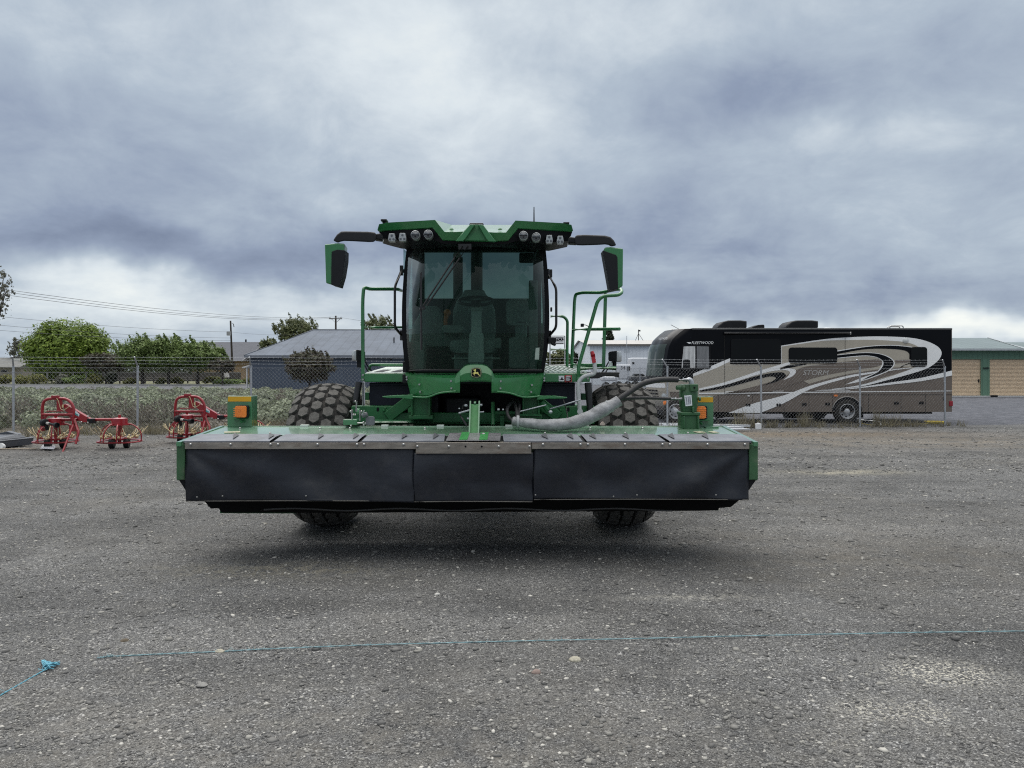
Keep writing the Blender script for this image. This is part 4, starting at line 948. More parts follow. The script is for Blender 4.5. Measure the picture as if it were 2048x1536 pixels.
# end flanges of the deck (pale edges)
for s in (-1, 1):
    x0 = xl if s < 0 else xr
    fl = MB(); fl.prism([(x0, 6.16, zt_(6.2)+0.006), (x0, YB, zt_(YB)+0.008), (x0, YB, zt_(YB)-0.03), (x0, 6.16, zt_(6.2)-0.03)], (-s*0.035, 0, 0)); fl.build('deck_flange', GREENH, deck)
# side shields
for s in (-1, 1):
    b = MB()
    x0, x1 = (xl, xcl-0.004) if s < 0 else (xr, xcr+0.004)
    b.prism([(x0, 6.17, zt_(6.2)-0.012), (x0, YB, zt_(YB)-0.02), (x0, YB, 0.62), (x0, 6.17, ZP(960, 6.2))], ((x1-x0)*0.3, 0, 0))
    b.prism([(x0, 6.16, zt_(6.2)-0.012), (x1, 6.20, zt_(6.2)-0.012), (x1, 6.20, ZP(960, 6.2)), (x0, 6.16, ZP(958, 6.2))], (0, 0.012, 0))
    b.build('side_shield', mat('worn_shield', (0.045, 0.125, 0.055, 1), 0.42, spec=0.5, var=0.25, vscale=4, dirt=0.55, dirtcol=(0.20, 0.21, 0.16, 1), dscale=5), deck, bevel=0.006)
    b = MB()
    z0, z1 = ZP(960, 6.2), ZP(983, 6.2)
    b.prism([(x0+s*-0.004, 6.2, z0), (x1, 6.22, z0), (x1, 6.22, z1)], (0, 0.85, 0)); b.build('shield_skid', BLACKP, deck)
# folded rubber strips on the front slope with triangular kinks
RST = mat('weathered_rubber', (0.165, 0.175, 0.20, 1), 0.5, spec=0.3, coat=0.0, var=0.25, vscale=5, dirt=0.3, dirtcol=(0.26, 0.25, 0.24, 1), dscale=9)
RSD = mat('rubber_kink', (0.055, 0.058, 0.066, 1), 0.6, var=0.2)
cuts = [(xl+0.045, xl+0.045), (XP(552, 6.2)-0.03, XP(568, 6.56)), (XP(725, 6.2)-0.02, XP(737, 6.56)), (XP(893, 6.2), XP(894, 6.56)), (XP(1003, 6.2), XP(1001, 6.56)), (XP(1169, 6.2), XP(1157, 6.56)), (XP(1334, 6.2), XP(1311, 6.56)), (xr-0.045, xr-0.045)]
segs_ = [(0, 1), (1, 2), (2, 3), (4, 5), (5, 6), (6, 7)]
for i, j_ in segs_:
    a0, a1 = cuts[i]; b0, b1 = cuts[j_]
    gp = 0.018
    a0 += gp*(i > 0); a1 += gp*(i > 0); b0 -= gp*(j_ < 7); b1 -= gp*(j_ < 7)
    b = MB(); nn = 16; ra = []; rb_ = []; rc = []
    for k in range(nn+1):
        t_ = k/nn; w_ = 0.004*math.sin(k*1.7+i)
        ra.append(Vector((a0+(b0-a0)*t_, YF-0.012, zt_(YF)+0.012))); rc.append(Vector((a1+(b1-a1)*t_, 6.57, zt_(6.57)+0.008)))
        rb_.append((ra[-1]+rc[-1])/2+Vector((0, 0, 0.004+w_)))
    b.loft([[q-Vector((0, 0, 0.012)) for q in ra], ra, rb_, rc], closed=False, caps=False)
    b.build('rubber_strip', RST, deck, smooth=40, label='weathered grey rubber strip along the sloping front edge of the header')
b = MB()
for px in (468, 539, 638, 708, 805, 868, 1092, 1143, 1188, 1254, 1345, 1413):
    s = -1 if px < 950 else 1
    q = [(XP(px+w_, yy_), yy_, zt_(yy_)) for w_, yy_ in (((0, 6.54), (-2, 6.24), (10, 6.42)) if s < 0 else ((0, 6.54), (4, 6.24), (-10, 6.40)))]
    b.prism([Vector(p)+Vector((0, 0, 0.022)) for p in q], (0, 0, 0.003))
b.build('strip_kink', RSD, deck, split=True)
b = MB(); b.bx(xl+0.04, xr-0.04, 6.3, 6.56, zt_(6.45)-0.07, zt_(6.45)-0.05); b.prism([(xl+0.04, 6.20, zt_(6.2)-0.006), (xl+0.04, 6.57, zt_(6.57)-0.006), (xl+0.04, 6.57, zt_(6.57)-0.03), (xl+0.04, 6.20, zt_(6.2)-0.03)], (xr-xl-0.08, 0, 0)); b.build('strip_backing', BLACKP, deck)
# middle deck plates
b = MB(); b.mi(0); x0, x1 = XP(896, 6.4), XP(1001, 6.4)
def slope(xa, xb, ya, yb, lift, t_=0.004): b.prism([(xa, ya, zt_(ya)+lift), (xb, ya, zt_(ya)+lift), (xb, yb, zt_(yb)+lift), (xa, yb, zt_(yb)+lift)], (0, 0, t_))
slope(x0, x1, 6.19, 6.58, 0.012); b.mi(1); slope(XP(921, 6.4), XP(937, 6.4), 6.21, 6.60, 0.017); slope(XP(960, 6.4), XP(976, 6.4), 6.21, 6.60, 0.017)
b.build('deck_plate', [mat('worn_zinc', (0.30, 0.29, 0.31, 1), 0.38, metal=0.6, var=0.3, vscale=6), GREENB], deck)
b = MB()
for px, py in ((966, 868), (966, 872), (967, 863)): p = P(px, py, 6.5); b.ell(Vector((p.x, p.y, zt_(6.5)+0.02)), (0.016, 0.02, 0.012), 10, 6)
for px in (480, 700, 850, 1085, 1285, 640, 1180): x = XP(px, 6.95); b.ell((x, 6.95, zt_(6.95)+0.004), (0.012, 0.012, 0.010), 8, 6)
for px in (540, 1090, 1250, 1376): x = XP(px, 6.66); b.ell((x, 6.66, zt_(6.66)+0.004), (0.010, 0.010, 0.009), 8, 6)
b.build('deck_bolt', STEEL, deck, smooth=60, split=True)
b = MB()
for px, w in ((770, 13), (881, 14), (1018, 14), (610, 16)): b.bx(XP(px-w/2, 7.1), XP(px+w/2, 7.1), 7.07, 7.12, ZP(853, 7.1), ZP(849.5, 7.1))
b.build('deck_hinge', WHITET, deck, split=True)
# steel trim strips and curtains
TRIM = mat('rusty_trim', (0.235, 0.215, 0.19, 1), 0.45, metal=0.15, var=0.35, vscale=9, dirt=0.75, dirtcol=(0.12, 0.075, 0.05, 1), dscale=7, stretch=(0.6, 1, 2.5))
b = MB(); b.bx(XP(372, YF), XP(833, YF)-0.002, YF-0.024, YF-0.012, ZP(897.5, YF), ZP(885, YF)); b.bx(XP(1063, YF)+0.002, XP(1497, YF), YF-0.024, YF-0.012, ZP(897.5, YF), ZP(885, YF))
b.build('trim_strip', TRIM, deck, bevel=0.002, split=True)
b = MB(); b.bx(XP(832, 6.17), XP(1062.5, 6.17), 6.155, 6.172, ZP(907, 6.17), ZP(886.5, 6.17)); b.bx(XP(832, 6.17), XP(1062.5, 6.17), 6.155, 6.25, ZP(886.5, 6.17), ZP(885, 6.17)+0.0)
b.build('trim_strip', TRIM, deck, bevel=0.002, split=True)
b = MB()
for px, py, Y in [(x, 889, 6.17) for x in (381, 461, 541, 556, 635, 714, 728, 807, 1086, 1161, 1176, 1250, 1325, 1340, 1415, 1490)] + [(x, 893, 6.15) for x in (834.8, 897.5, 997.5, 1059)]:
    p = P(px, py, Y); b.cyl(p+Vector((0, 0.012, 0)), p, 0.012, 0.012, 10); b.ell(p, (0.011, 0.008, 0.011), 10, 6)
b.build('trim_bolt', STEEL, deck, smooth=50)
b = MB()
for px in (931, 963.5): p = P(px, 893, 6.153); b.cyl(p, p+Vector((0, 0.004, 0)), 0.008, n=10)
b.build('trim_hole', BLACKT, deck, split=True)
CURT = mat('black_curtain', (0.012, 0.0145, 0.022, 1), 0.42, spec=0.45, var=0.3, vscale=2.6, bump=0.15, bscale=18, dirt=0.2, dirtcol=(0.09, 0.085, 0.08, 1), dscale=5)
def curtain(x0, x1, py0, py1, Y, seed, sag, corner=None, lean=0.0):
    nx_, nz = 72, 26; z0, z1 = ZP(py0, Y), ZP(py1, Y); vs = []; fs = []
    for j in range(nz+1):
        for i in range(nx_+1):
            u_, w_ = i/nx_, j/nz; x = x0+(x1-x0)*u_; z = z0+(z1-z0)*w_
            y = Y + (mnoise.noise((x*1.5+seed, z*1.9, seed))*0.085 + mnoise.noise((x*3.4+z*2+seed, z*3, 3.1))*0.018)*min(1, w_*1.6)
            if corner is not None:   # diagonal pull folds from the upper outer corner
                d = abs(x-corner); e_ = math.atan2(w_*0.66, d+0.02); y += 0.030*math.sin(e_*9+0.6*seed)*math.exp(-d*1.2)*w_
            y += lean*w_ - 0.008*math.sin(PI*w_)
            z -= 0 if j == 0 else 0
            if j == nz: z += 0.011*mnoise.noise((x*3, seed, 0.3)) - sag*math.sin(PI*u_)
            vs.append((x+0.004*mnoise.noise((z*5, seed, 1.0))*(i in (0, nx_)), y, z))
    for j in range(nz):
        for i in range(nx_): a = j*(nx_+1)+i; fs.append((a, a+1, a+nx_+2, a+nx_+1))
    c = MB(); c.add(vs, fs)
    ob = c.build('rubber_curtain', CURT, deck, smooth=180)
    sm = ob.modifiers.new('thickness', 'SOLIDIFY'); sm.thickness = 0.006
    return ob
c1 = curtain(XP(372, 6.2), XP(829, 6.2), 896, 1002.5, 6.205, 1.3, -0.008, XP(372, 6.2), -0.02); c1['label'] = 'left black rubber curtain of the header, pulled into a fold at its outer corner'
c2 = curtain(XP(828, 6.17), XP(1066, 6.17), 905, 1003.5, 6.178, 4.7, 0.004, None, -0.01); c2['label'] = 'narrow middle black rubber curtain under the deeper steel strip'
c3 = curtain(XP(1067, 6.2), XP(1497, 6.2), 896, 999, 6.205, 7.9, -0.006, XP(1497, 6.2), -0.015); c3['label'] = 'right black rubber curtain of the header with diagonal creases'
b = MB()
for x, y in ((394, 994), (445, 992), (612, 992), (822, 990), (1071, 990), (1227, 993), (1274, 990), (1432, 990)): p = P(x, y, 6.16); b.ell(p, (0.007, 0.006, 0.007), 8, 6)
b.build('rivet', mat('dull_rivet', (0.25, 0.25, 0.24, 1), 0.5), deck, smooth=60, split=True)
b = MB()   # pale worn hem of the curtains
for (a, c, y, Y) in ((373, 828, 1002.5, 6.172), (829, 1065, 1003.8, 6.155), (1068, 1496, 999.4, 6.178)):
    b.tube([P(a+(c-a)*t_, y-0.9*math.sin(PI*t_), Y) for t_ in np.linspace(0, 1, 12)], 0.004, 6)
b.build('curtain_hem', mat('worn_hem', (0.11, 0.105, 0.095, 1), 0.7, var=0.3), deck, split=True)
# cutterbar under the curtains
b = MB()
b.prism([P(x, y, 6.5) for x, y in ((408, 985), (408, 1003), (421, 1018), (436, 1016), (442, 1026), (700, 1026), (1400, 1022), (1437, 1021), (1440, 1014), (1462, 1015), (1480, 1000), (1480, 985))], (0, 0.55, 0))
cb = b.build('cutterbar', mat('cutterbar_black', (0.006, 0.006, 0.006, 1), 0.7, spec=0.1), WR, bevel=0.01)  # the cutterbar's own black, one even matte tone
b = MB()
pts = [P(x, 1019+2.2*math.sin(x/34.0), 6.44) for x in range(520, 1345, 8)]; b.tube(pts, 0.008, 6); b.build('skirt_edge', mat('skirt_edge', (0.05, 0.05, 0.05, 1), 0.5), cb, smooth=60)
for i in range(8):
    b = MB(); x = XP(470+i*134, 6.75); b.lathe([(0.0, 0.03), (0.12, 0.025), (0.22, 0.0), (0.22, -0.02), (0.0, -0.03)], (x, 6.72, ZP(1022, 6.6)+0.06), (0, 0, 1), 20); b.build('cutting_disc', BLACKM, cb, smooth=40)
b = MB(); b.prism([P(x, y, 6.55) for x, y in ((1300, 1021), (1437, 1021), (1437, 1015), (1340, 1016))], (0, 0.1, 0)); b.prism([P(x, y, 6.55) for x, y in ((440, 1026.5), (590, 1027), (590, 1023), (440, 1020))], (0, 0.1, 0)); b.build('skid_shoe', GREEND, cb, split=True)
# upright post in the middle of the deck
b = MB()
x0, x1 = XP(939, 6.72), XP(959.5, 6.72); z0, z1 = ZP(867, 6.62), ZP(808, 6.8)
b.prism([(x0+0.012, 6.60, z0), (x1-0.012, 6.60, z0), (x1-0.012, 6.78, z1), (x0+0.012, 6.78, z1)], (0, 0.012, 0.0)); up = b.build('upright_post', GREENB, WR)
b = MB()
for xa in (x0, x1-0.012): b.prism([(xa, 6.575, z0), (xa, 6.755, z1+0.03), (xa, 6.83, z1+0.03), (xa, 6.83, zt_(6.8))], (0.012, 0, 0))
b.build('post_flange', GREENH, up, split=True); b = MB(); b.cyl(P(948, 807, 6.79), P(952, 807, 6.79), 0.02, n=12); b.build('post_pin', GREENH, up, smooth=50)
# marker boxes with amber lamps
def marker(px0, px1, py0, py1, Y, lamp, half=False):
    b = MB(); b.mi(0); b.bx(XP(px0, Y), XP(px1, Y), Y, Y+0.05, ZP(py1, Y), ZP(py0, Y)); b.bx(XP(px0, Y), XP(px0, Y)+0.012, Y+0.05, Y+0.16, ZP(py1, Y), ZP(py0, Y)); b.bx(XP(px1, Y)-0.012, XP(px1, Y), Y+0.05, Y+0.16, ZP(py1, Y), ZP(py0, Y))
    mk = b.build('marker_box', GREENH, WR, bevel=0.005)
    b = MB(); b.bx(XP(px0+1.5, Y), XP(px1-1, Y), Y-0.003, Y-0.0005, ZP(py0+11, Y), ZP(py0+1, Y)); b.build('reflector', GOLD, mk)
    lx, ly, lw, lh = lamp
    b = MB(); b.rrect(P(lx+1.5, ly, Y-0.055), lw*Y/F*1.06, lh*Y/F*1.04, 0.02, (0, 0.055, 0)); lb = b.build('amber_lamp', BLACKP, mk, bevel=0.004)
    b = MB(); b.rrect(P(lx, ly, Y-0.068), lw*Y/F*0.94, lh*Y/F*0.94, 0.018, (0, 0.014, 0))
    for i in range(5): b.bx(XP(lx-lw*0.36, Y), XP(lx+lw*0.36, Y), Y-0.071, Y-0.067, ZP(ly-lh*0.33+i*lh*0.16, Y), ZP(ly-lh*0.27+i*lh*0.16, Y))
    b.build('amber_lens', AMBER, mk, bevel=0.003)
    b = MB(); b.bx(XP(lx-lw*0.55, Y), XP(lx+lw*0.65, Y), Y-0.06, Y, ZP(ly+lh*0.60, Y), ZP(ly+lh*0.55, Y)); b.tube([P(lx, ly+lh*0.6, Y-0.03), P(lx+1, ly+lh*0.75, Y-0.04), P(lx+3.5, ly+lh*0.88, Y-0.03)], 0.013, 8, 0.02); b.build('lamp_bracket', GREEND, mk)
marker(454.5, 503.5, 792, 854, 7.06, (481, 823.5), ) if False else marker(454.5, 503.5, 792, 854, 7.06, (481, 823.5, 24, 24))
marker(1379, 1427, 793.5, 857, 7.06, (1400, 825, 25, 26))
b = MB(); b.prism([P(x, y, 6.98) for x, y in ((1411, 854), (1437, 853), (1439, 859.5), (1416, 860.5))], (0, 0.08, 0)); b.build('marker_foot', GREENH, WR, bevel=0.004)
# drive motor
b = MB(); my = 6.93; mc = lambda px, py: P(px, py, my)
mx_ = 1380.0; mz = lambda py: ZP(py, my); cxm = XP(mx_, my)
def ring(py, hw_, dp, r=0.02): return rrect_pts((cxm, my+0.06, mz(py)), hw_*2*my/F, dp, r, (1, 0, 0), (0, 1, 0))
b.loft([ring(858, 18.5, 0.17), ring(830, 18.5, 0.17)]); b.loft([ring(861, 24, 0.24), ring(857, 24, 0.24)]); b.loft([ring(830.5, 19.5, 0.20), ring(824, 19.5, 0.20)])
b.loft([ring(824, 15.5, 0.15, 0.05), ring(817, 15.5, 0.15, 0.05), ring(814, 17.5, 0.17, 0.06), ring(782, 17.5, 0.17, 0.06), ring(779, 16, 0.16, 0.05), ring(769, 15, 0.15, 0.03)])
b.bx(XP(1378, my), XP(1394, my), my-0.05, my+0.05, mz(782), mz(768)); b.cyl(mc(1363, 775), mc(1352, 775), 0.026, 0.022, 10); b.cyl(mc(1363, 775), mc(1370, 776), 0.03, n=10); b.cyl(mc(1397, 798), mc(1401.5, 798), 0.02, n=10)
for x in (1366, 1394): b.bx(XP(x-1.5, my), XP(x+1.5, my), my-0.05, my-0.02, mz(857), mz(831))
b.bx(XP(1382, my), XP(1386, my), my-0.055, my-0.02, mz(824), mz(813))
motor = b.build('drive_motor', mat('motor_green', (0.036, 0.112, 0.047, 1), 0.4, var=0.15, vscale=9, dirt=0.2), WR, bevel=0.006, smooth=40)
b = MB(); b.cyl(mc(1386, 775.2)+Vector((0, -0.051, 0)), mc(1386, 775.2)+Vector((0, -0.056, 0)), 0.009, n=12); b.build('port', BLACKT, motor)
b = MB(); b.mi(0); pl = [P(x, y, 6.885) for x, y in ((1369, 791.5), (1383, 790), (1384.5, 811), (1371.5, 812.5))]; b.prism(pl, (0, 0.016, 0)); b.mi(1)
for k in (0.2, 0.5, 0.75): 
    for t_ in range(7):
        a = pl[0]*(1-k)+pl[1]*k; c = pl[3]*(1-k)+pl[2]*k; q0 = a+(c-a)*(0.12+t_*0.11); q1 = a+(c-a)*(0.19+t_*0.11); e_ = Vector((0.006, 0, 0)); b.prism([q0-e_+Vector((0,-.001,0)), q0+e_+Vector((0,-.001,0)), q1+e_+Vector((0,-.001,0)), q1-e_+Vector((0,-.001,0))], (0, 0.001, 0))
b.build('data_label', [STICKW, mat('print_grey', (0.15, 0.16, 0.20, 1), 0.6)], motor)
b = MB(); b.tube([mc(1353, 759.5), mc(1372, 760.5)], 0.020, 10); b.tube([mc(1368, 761.5), mc(1374, 763)], 0.013, 8); b.tube([mc(1366, 759), mc(1382, 759), mc(1383.5, 770)], 0.022, 10, 0.03); b.tube([mc(1340, 797.5), mc(1364, 798)], 0.014, 8); b.tube([mc(1346, 797.5), mc(1352, 797.6)], 0.019, 8); b.build('hose_coupling', ZINC, motor, smooth=50)
# hoses and their grey sleeve across the deck
b = MB(); b.tube(spline([P(1226, 806, 6.8), P(1244, 794, 6.82), P(1262, 782, 6.85), P(1284, 768, 6.88), P(1310, 761, 6.9), P(1334, 759, 6.92), P(1356, 759.5, 6.93)], 6), 0.026, 12); b.build('hydraulic_hose', HOSEM, WR, smooth=60)
b = MB(); b.tube(spline([P(1222, 810, 6.84), P(1236, 801, 6.88), P(1252, 797, 6.9), P(1290, 796, 6.92), P(1342, 797.5, 6.93)], 6), 0.014, 10); b.build('hydraulic_hose', HOSEM, WR, smooth=60)
b = MB(); pts = spline([(1024, 842, 6.86), (1040, 844.5, 6.84), (1065, 847.5, 6.78), (1100, 850, 6.74), (1140, 847, 6.74), (1176, 836, 6.76), (1205, 820, 6.78), (1222, 811, 6.79), (1238, 801.5, 6.8)], 5)
pts = [P(*p) for p in pts]; rr = [np.interp(i/(len(pts)-1), [0, .04, .12, .25, .4, .6, .78, .86, .9, 1], [.040, .048, .044, .052, .058, .066, .067, .062, .052, .056])*(1+0.015*math.sin(i*2.1)+0.03*math.sin(i*0.9)) for i in range(len(pts))]
b.tube(pts, rr, 16, flat=0.9); b.build('hose_sleeve', SLEEVE, WR, smooth=70)
b = MB()
for px, py, Y in ((1219, 812.5, 6.79), (1036, 843.5, 6.845)): b.lathe([(0.058, -0.012), (0.060, 0), (0.058, 0.012)], P(px, py, Y), (1, 0, 0.7 if px > 1100 else 0), 16)
b.build('sleeve_strap', mat('strap_grey', (0.36, 0.37, 0.38, 1), 0.6), WR, smooth=60, split=True)
b = MB(); b.prism([P(x, y, 6.95) for x, y in ((1201, 847), (1206, 843), (1210, 847), (1209, 851), (1200, 850))], (0, 0.02, 0)); b.build('tag', mat('pale_tag', (0.72, 0.55, 0.50, 1), 0.6), WR)
b = MB()
for px, w in ((1394, 17), (1424, 14), (452, 30)):
    x = XP(px, 6.7); b.prism([(x, 6.66, zt_(6.66)+0.004), (x+w*0.0045, 6.68, zt_(6.68)+0.004), (x+w*0.0045-0.03, 6.76, zt_(6.76)+0.004), (x-0.03, 6.73, zt_(6.73)+0.004)], (0, 0, 0.002))
b.build('deck_decal', mat('peeling_decal', (0.36, 0.36, 0.25, 1), 0.6, var=0.3, vscale=40), deck, split=True)
# ------------------------------------------------------------------ motorhome behind the fence
YR = 23.1; WID = 2.45
MH = thing('motorhome', 'black, beige and brown motorhome with swoosh graphics parked behind the fence', 'motorhome', (XP(1640, YR), YR+1.2, 0))
r = lambda px, py, d=0.0: P(px, py, YR)+Vector((0, -d, 0))   # point on the near side, d = stand-off
BROWN = mat('motorhome_taupe', (0.165, 0.136, 0.117, 1), 0.3, spec=0.3, coat=0.0, var=0.05, vscale=2, dirt=0.12, dirtcol=(0.14, 0.125, 0.11, 1))
BLK   = mat('motorhome_black', (0.0035, 0.004, 0.006, 1), 0.22, spec=0.12, var=0.15, vscale=1.5)
BEIGE = mat('motorhome_beige', (0.42, 0.385, 0.325, 1), 0.3, spec=0.3, coat=0.0, var=0.04, vscale=2)
WHT   = mat('motorhome_white', (0.86, 0.87, 0.88, 1), 0.25, spec=0.4, var=0.03)
CAPM  = mat('motorhome_cap', (0.010, 0.011, 0.014, 1), 0.28, spec=0.25, var=0.15)
DKGL  = mat('dark_window', (0.002, 0.0025, 0.003, 1), 0.04, spec=0.2, var=0.2, rvar=0.02)
SEAM  = mat('panel_seam', (0.02, 0.018, 0.017, 1), 0.6)
xr_ = XP(1904, YR); xs_side = XP(1384, YR)
def front_x(z):   # side profile of the nose
    return np.interp(z, [0.35, 0.62, 0.95, 1.30, 1.42, 1.9, 2.35, 2.62, 2.80, 2.93], [4.75, 4.50, 4.40, 4.36, 4.36, 4.40, 4.47, 4.60, 4.80, 4.98])
XLEAD = XP(1388, YR)
def plan(z, inset=0.0):
    """outline of the coach at height z: near side, rounded corner, bowed front, far corner, tail (30 points)"""
    xf = front_x(z); rx_, ry_ = 0.55, 0.72; pts = [(XLEAD, YR)]; h = WID/2-ry_; yc = YR+WID/2
    for i in range(9):
        a = PI/2*i/9; pts.append((xf+0.10+rx_-rx_*math.sin(a), YR+ry_-ry_*math.cos(a)))
    for i in range(9):
        k = -1+2*i/8; pts.append((xf+0.10*k*k, yc+h*k))
    for i in range(8, -1, -1):
        a = PI/2*i/9; pts.append((xf+0.10+rx_-rx_*math.sin(a), YR+WID-ry_+ry_*math.cos(a)))
    pts += [(XLEAD, YR+WID), (xr_, YR+WID), (xr_, YR)]
    return [Vector((x, y, z)) for x, y in pts]
zs = [0.36, 0.62, 0.95, 1.30, 1.6, 1.9, 2.2, 2.5, 2.7, 2.84, ZP(657.5, YR)]
b = MB(); b.loft([plan(z) for z in zs]); body = b.build('body', BROWN, MH, smooth=35)
# black front mask and cap
b = MB()
def band(z0, z1, i0, i1, off, nz=6):
    rows_ = []
    for k in range(nz+1):
        z = z0+(z1-z0)*k/nz; pl_ = plan(z)[i0:i1]; rows_.append(pl_)
    c = Vector((xs_side+1.5, YR+WID/2, 0)); out = []
    for row in rows_:
        rr_ = []
        for i, q in enumerate(row):
            a = row[max(0, i-1)]; e_ = row[min(len(row)-1, i+1)]; t_ = e_-a; n_ = Vector((t_.y, -t_.x, 0)).normalized()
            if n_.dot(q-c) < 0: n_ = -n_
            rr_.append(q+n_*off)
        out.append(rr_)
    return out
b.loft(band(1.36, 2.925, 4, 25, 0.004, 14), closed=False, caps=False); b.build('front_mask', CAPM, MH, smooth=40)
for i0, i1 in ((0, 5), (24, 29)):
    b = MB(); b.loft(band(1.36, 2.925, i0, i1, 0.0045, 14), closed=False, caps=False); b.build('corner_mask', BLK, MH, smooth=40)
b = MB(); b.loft(band(1.47, 2.46, 5, 24, 0.010, 12), closed=False, caps=False)
b.build('windscreen', mat('coach_glass', (0.050, 0.068, 0.064, 1), 0.05, spec=0.2, var=0.55, vscale=1.1, stretch=(1, 1.8, 0.5)), MH, smooth=60)
b = MB(); b.loft(band(0.98, 1.355, 0, 28, 0.012, 6), closed=False, caps=False); b.build('front_panel', BEIGE, MH, smooth=40)
b = MB(); b.loft(band(1.10, 1.24, 4, 24, 0.018, 4), closed=False, caps=False); b.build('front_stripe', WHT, MH, smooth=40)
for k in range(3):
    b = MB(); b.loft(band(0.78+k*0.10, 0.83+k*0.10, 7, 21, 0.024, 2), closed=False, caps=False); b.build('front_grille', BLACKT if k != 1 else BLK, MH, smooth=40)
b = MB(); b.loft(band(0.5, 0.98, 3, 26, 0.008, 4), closed=False, caps=False); b.build('bumper', BEIGE, MH, smooth=40)
for i in (5, 23):
    q = plan(0.83)[i]; n_ = Vector((-0.8, -0.6 if i < 12 else 0.6, 0)).normalized()
    b = MB(); b.mi(0); b.lathe([(0.10, -0.03), (0.10, 0.03), (0.085, 0.035), (0, 0.045)], q, n_, 18); b.mi(1); b.lathe([(0.07, 0.02), (0.06, 0.05), (0, 0.06)], q+Vector((0.03, 0, -0.2)), n_, 14); b.build('headlight', [CHROME, AMBER], MH, smooth=40)
# side graphics, each layer a hair proud of the one below
G = MB()
def lay(k, d, pts, sm=0):
    q = [r(x, y, d) for x, y in pts]
    G.mi(k).prism([p+Vector((0, 0.0, 0)) for p in (spline(q, sm, True) if sm else q)], (0, 0.0015, 0))
def curve(pts, n=6):
    return [(v.x, v.y) for v in spline([Vector((x, y, 0)) for x, y in pts], n)]
KB, KE, KW, KT = 0, 1, 2, 3
lay(KB, 0.0035, [(1386, 658.5), (1903, 658.5), (1903, 742)] + curve([(1903, 742), (1840, 757), (1783, 766), (1724, 774)]) + [(1724, 760), (1700, 735), (1580, 745), (1480, 728), (1440, 735)] + [(1386, 752)])
lay(KE, 0.0055, [(1386, 747), (1460, 722), (1460, 728), (1579, 728), (1620, 720), (1620, 745)] + curve([(1560, 762), (1500, 778), (1449, 789)]) + [(1386, 795)])
lay(KW, 0.0075, curve([(1386, 747.5), (1425, 731), (1445, 722.5), (1460, 716.5)]) + [(1460, 722.5)] + curve([(1445, 730), (1425, 739), (1386, 753)]))
# big rear swoosh
U = curve([(1562, 691.5), (1580, 688.5), (1648, 678.5), (1690, 675), (1749, 672.8), (1800, 674), (1834, 677.5), (1859, 684.5), (1876, 693.8), (1883, 704.6), (1879.5, 716.5), (1868, 728), (1851, 738), (1820, 748), (1783, 758), (1724, 772.5), (1664, 779)])
lay(KW, 0.0055, U + curve([(1664, 778), (1720, 770), (1783, 752), (1822, 738)]) + [(1836, 730), (1562, 728)])
U2 = curve([(1563, 693), (1604, 687.2), (1648, 681.5), (1700, 680), (1749, 679.8), (1800, 682.8), (1825, 688), (1840, 696)])
lay(KE, 0.0075, U2 + [(1840, 731), (1822, 738)] + curve([(1822, 738), (1783, 752), (1724, 769)]) + [(1620, 769), (1563, 738)])
# taupe fields
lay(KT, 0.0095, curve([(1449, 787), (1500, 775), (1545, 762), (1578, 748), (1591, 741), (1612, 733), (1675, 725), (1745, 719), (1760, 720), (1765, 726), (1760, 731), (1745, 735), (1700, 741.5), (1650, 751), (1600, 764), (1540, 784)]))
lay(KT, 0.0095, curve([(1560, 784), (1610, 770), (1650, 758.5), (1700, 747.5), (1745, 740.5), (1790, 735), (1822, 736.5), (1800, 745), (1760, 757), (1724, 768.5), (1664, 777.5), (1610, 784)]))
lay(KT, 0.0095, curve([(1790, 720), (1810, 719.5), (1824, 720)]) + [(1824, 724)] + curve([(1810, 726), (1790, 727)]))
# pale streak and long white stripe
lay(KW, 0.0125, curve([(1456, 826), (1510, 806), (1568, 790.5), (1620, 771.5), (1680, 755), (1720, 747), (1790, 738.3), (1822, 735.2)]) + curve([(1822, 736.5), (1790, 740), (1720, 751), (1680, 760), (1620, 778.5), (1568, 806), (1520, 826)]))
# black swooshes
lay(KW, 0.0105, curve([(1674, 701), (1732, 692.5), (1783, 690), (1824, 693.5)]) + curve([(1824, 695), (1783, 692), (1732, 695), (1674, 704)]))
lay(KB, 0.0125, curve([(1674, 703), (1732, 693.8), (1783, 691.2), (1824, 694.8)]) + [(1824, 718), (1818, 718)] + curve([(1818.5, 712), (1817, 706), (1808, 701), (1783, 698), (1732, 698.3), (1674, 708)]))
lay(KW, 0.0115, curve([(1674, 709.5), (1724, 705), (1757.7, 707), (1781, 715.5), (1789, 726.6), (1782, 738), (1766, 747), (1724, 762), (1690, 769)]) + curve([(1724, 755), (1745, 748), (1757, 740), (1764, 728), (1762, 720), (1749, 714), (1724, 712.5), (1674, 717)]))
lay(KB, 0.0140, curve([(1674, 710.5), (1724, 706), (1757.7, 708), (1779.7, 716.5), (1787, 726.6), (1780, 737), (1766, 745), (1724, 760.5)]) + curve([(1735, 754), (1748, 748), (1760, 740), (1766.5, 728), (1763.5, 720), (1749, 713), (1724, 711), (1674, 715.6)]))
lay(KB, 0.0125, curve([(1822, 724.5), (1805, 731), (1795, 738), (1768, 747)]) + curve([(1780, 744), (1800, 736), (1812, 729.5), (1822, 727)]))
# tail: black wedge between two white stripes
lay(KB, 0.0125, curve([(1870, 730), (1850, 739.5), (1783, 759.5), (1724, 773.5), (1690, 777.5)]) + curve([(1690, 778), (1724, 775), (1783, 766), (1840, 757), (1890, 745)]) + [(1890, 730)])
lay(KW, 0.0140, curve([(1903.5, 741), (1840, 756), (1783, 764.5), (1700, 776.5), (1640, 780)]) + curve([(1640, 780.5), (1700, 778), (1783, 769), (1840, 762.5), (1903.5, 751)]))
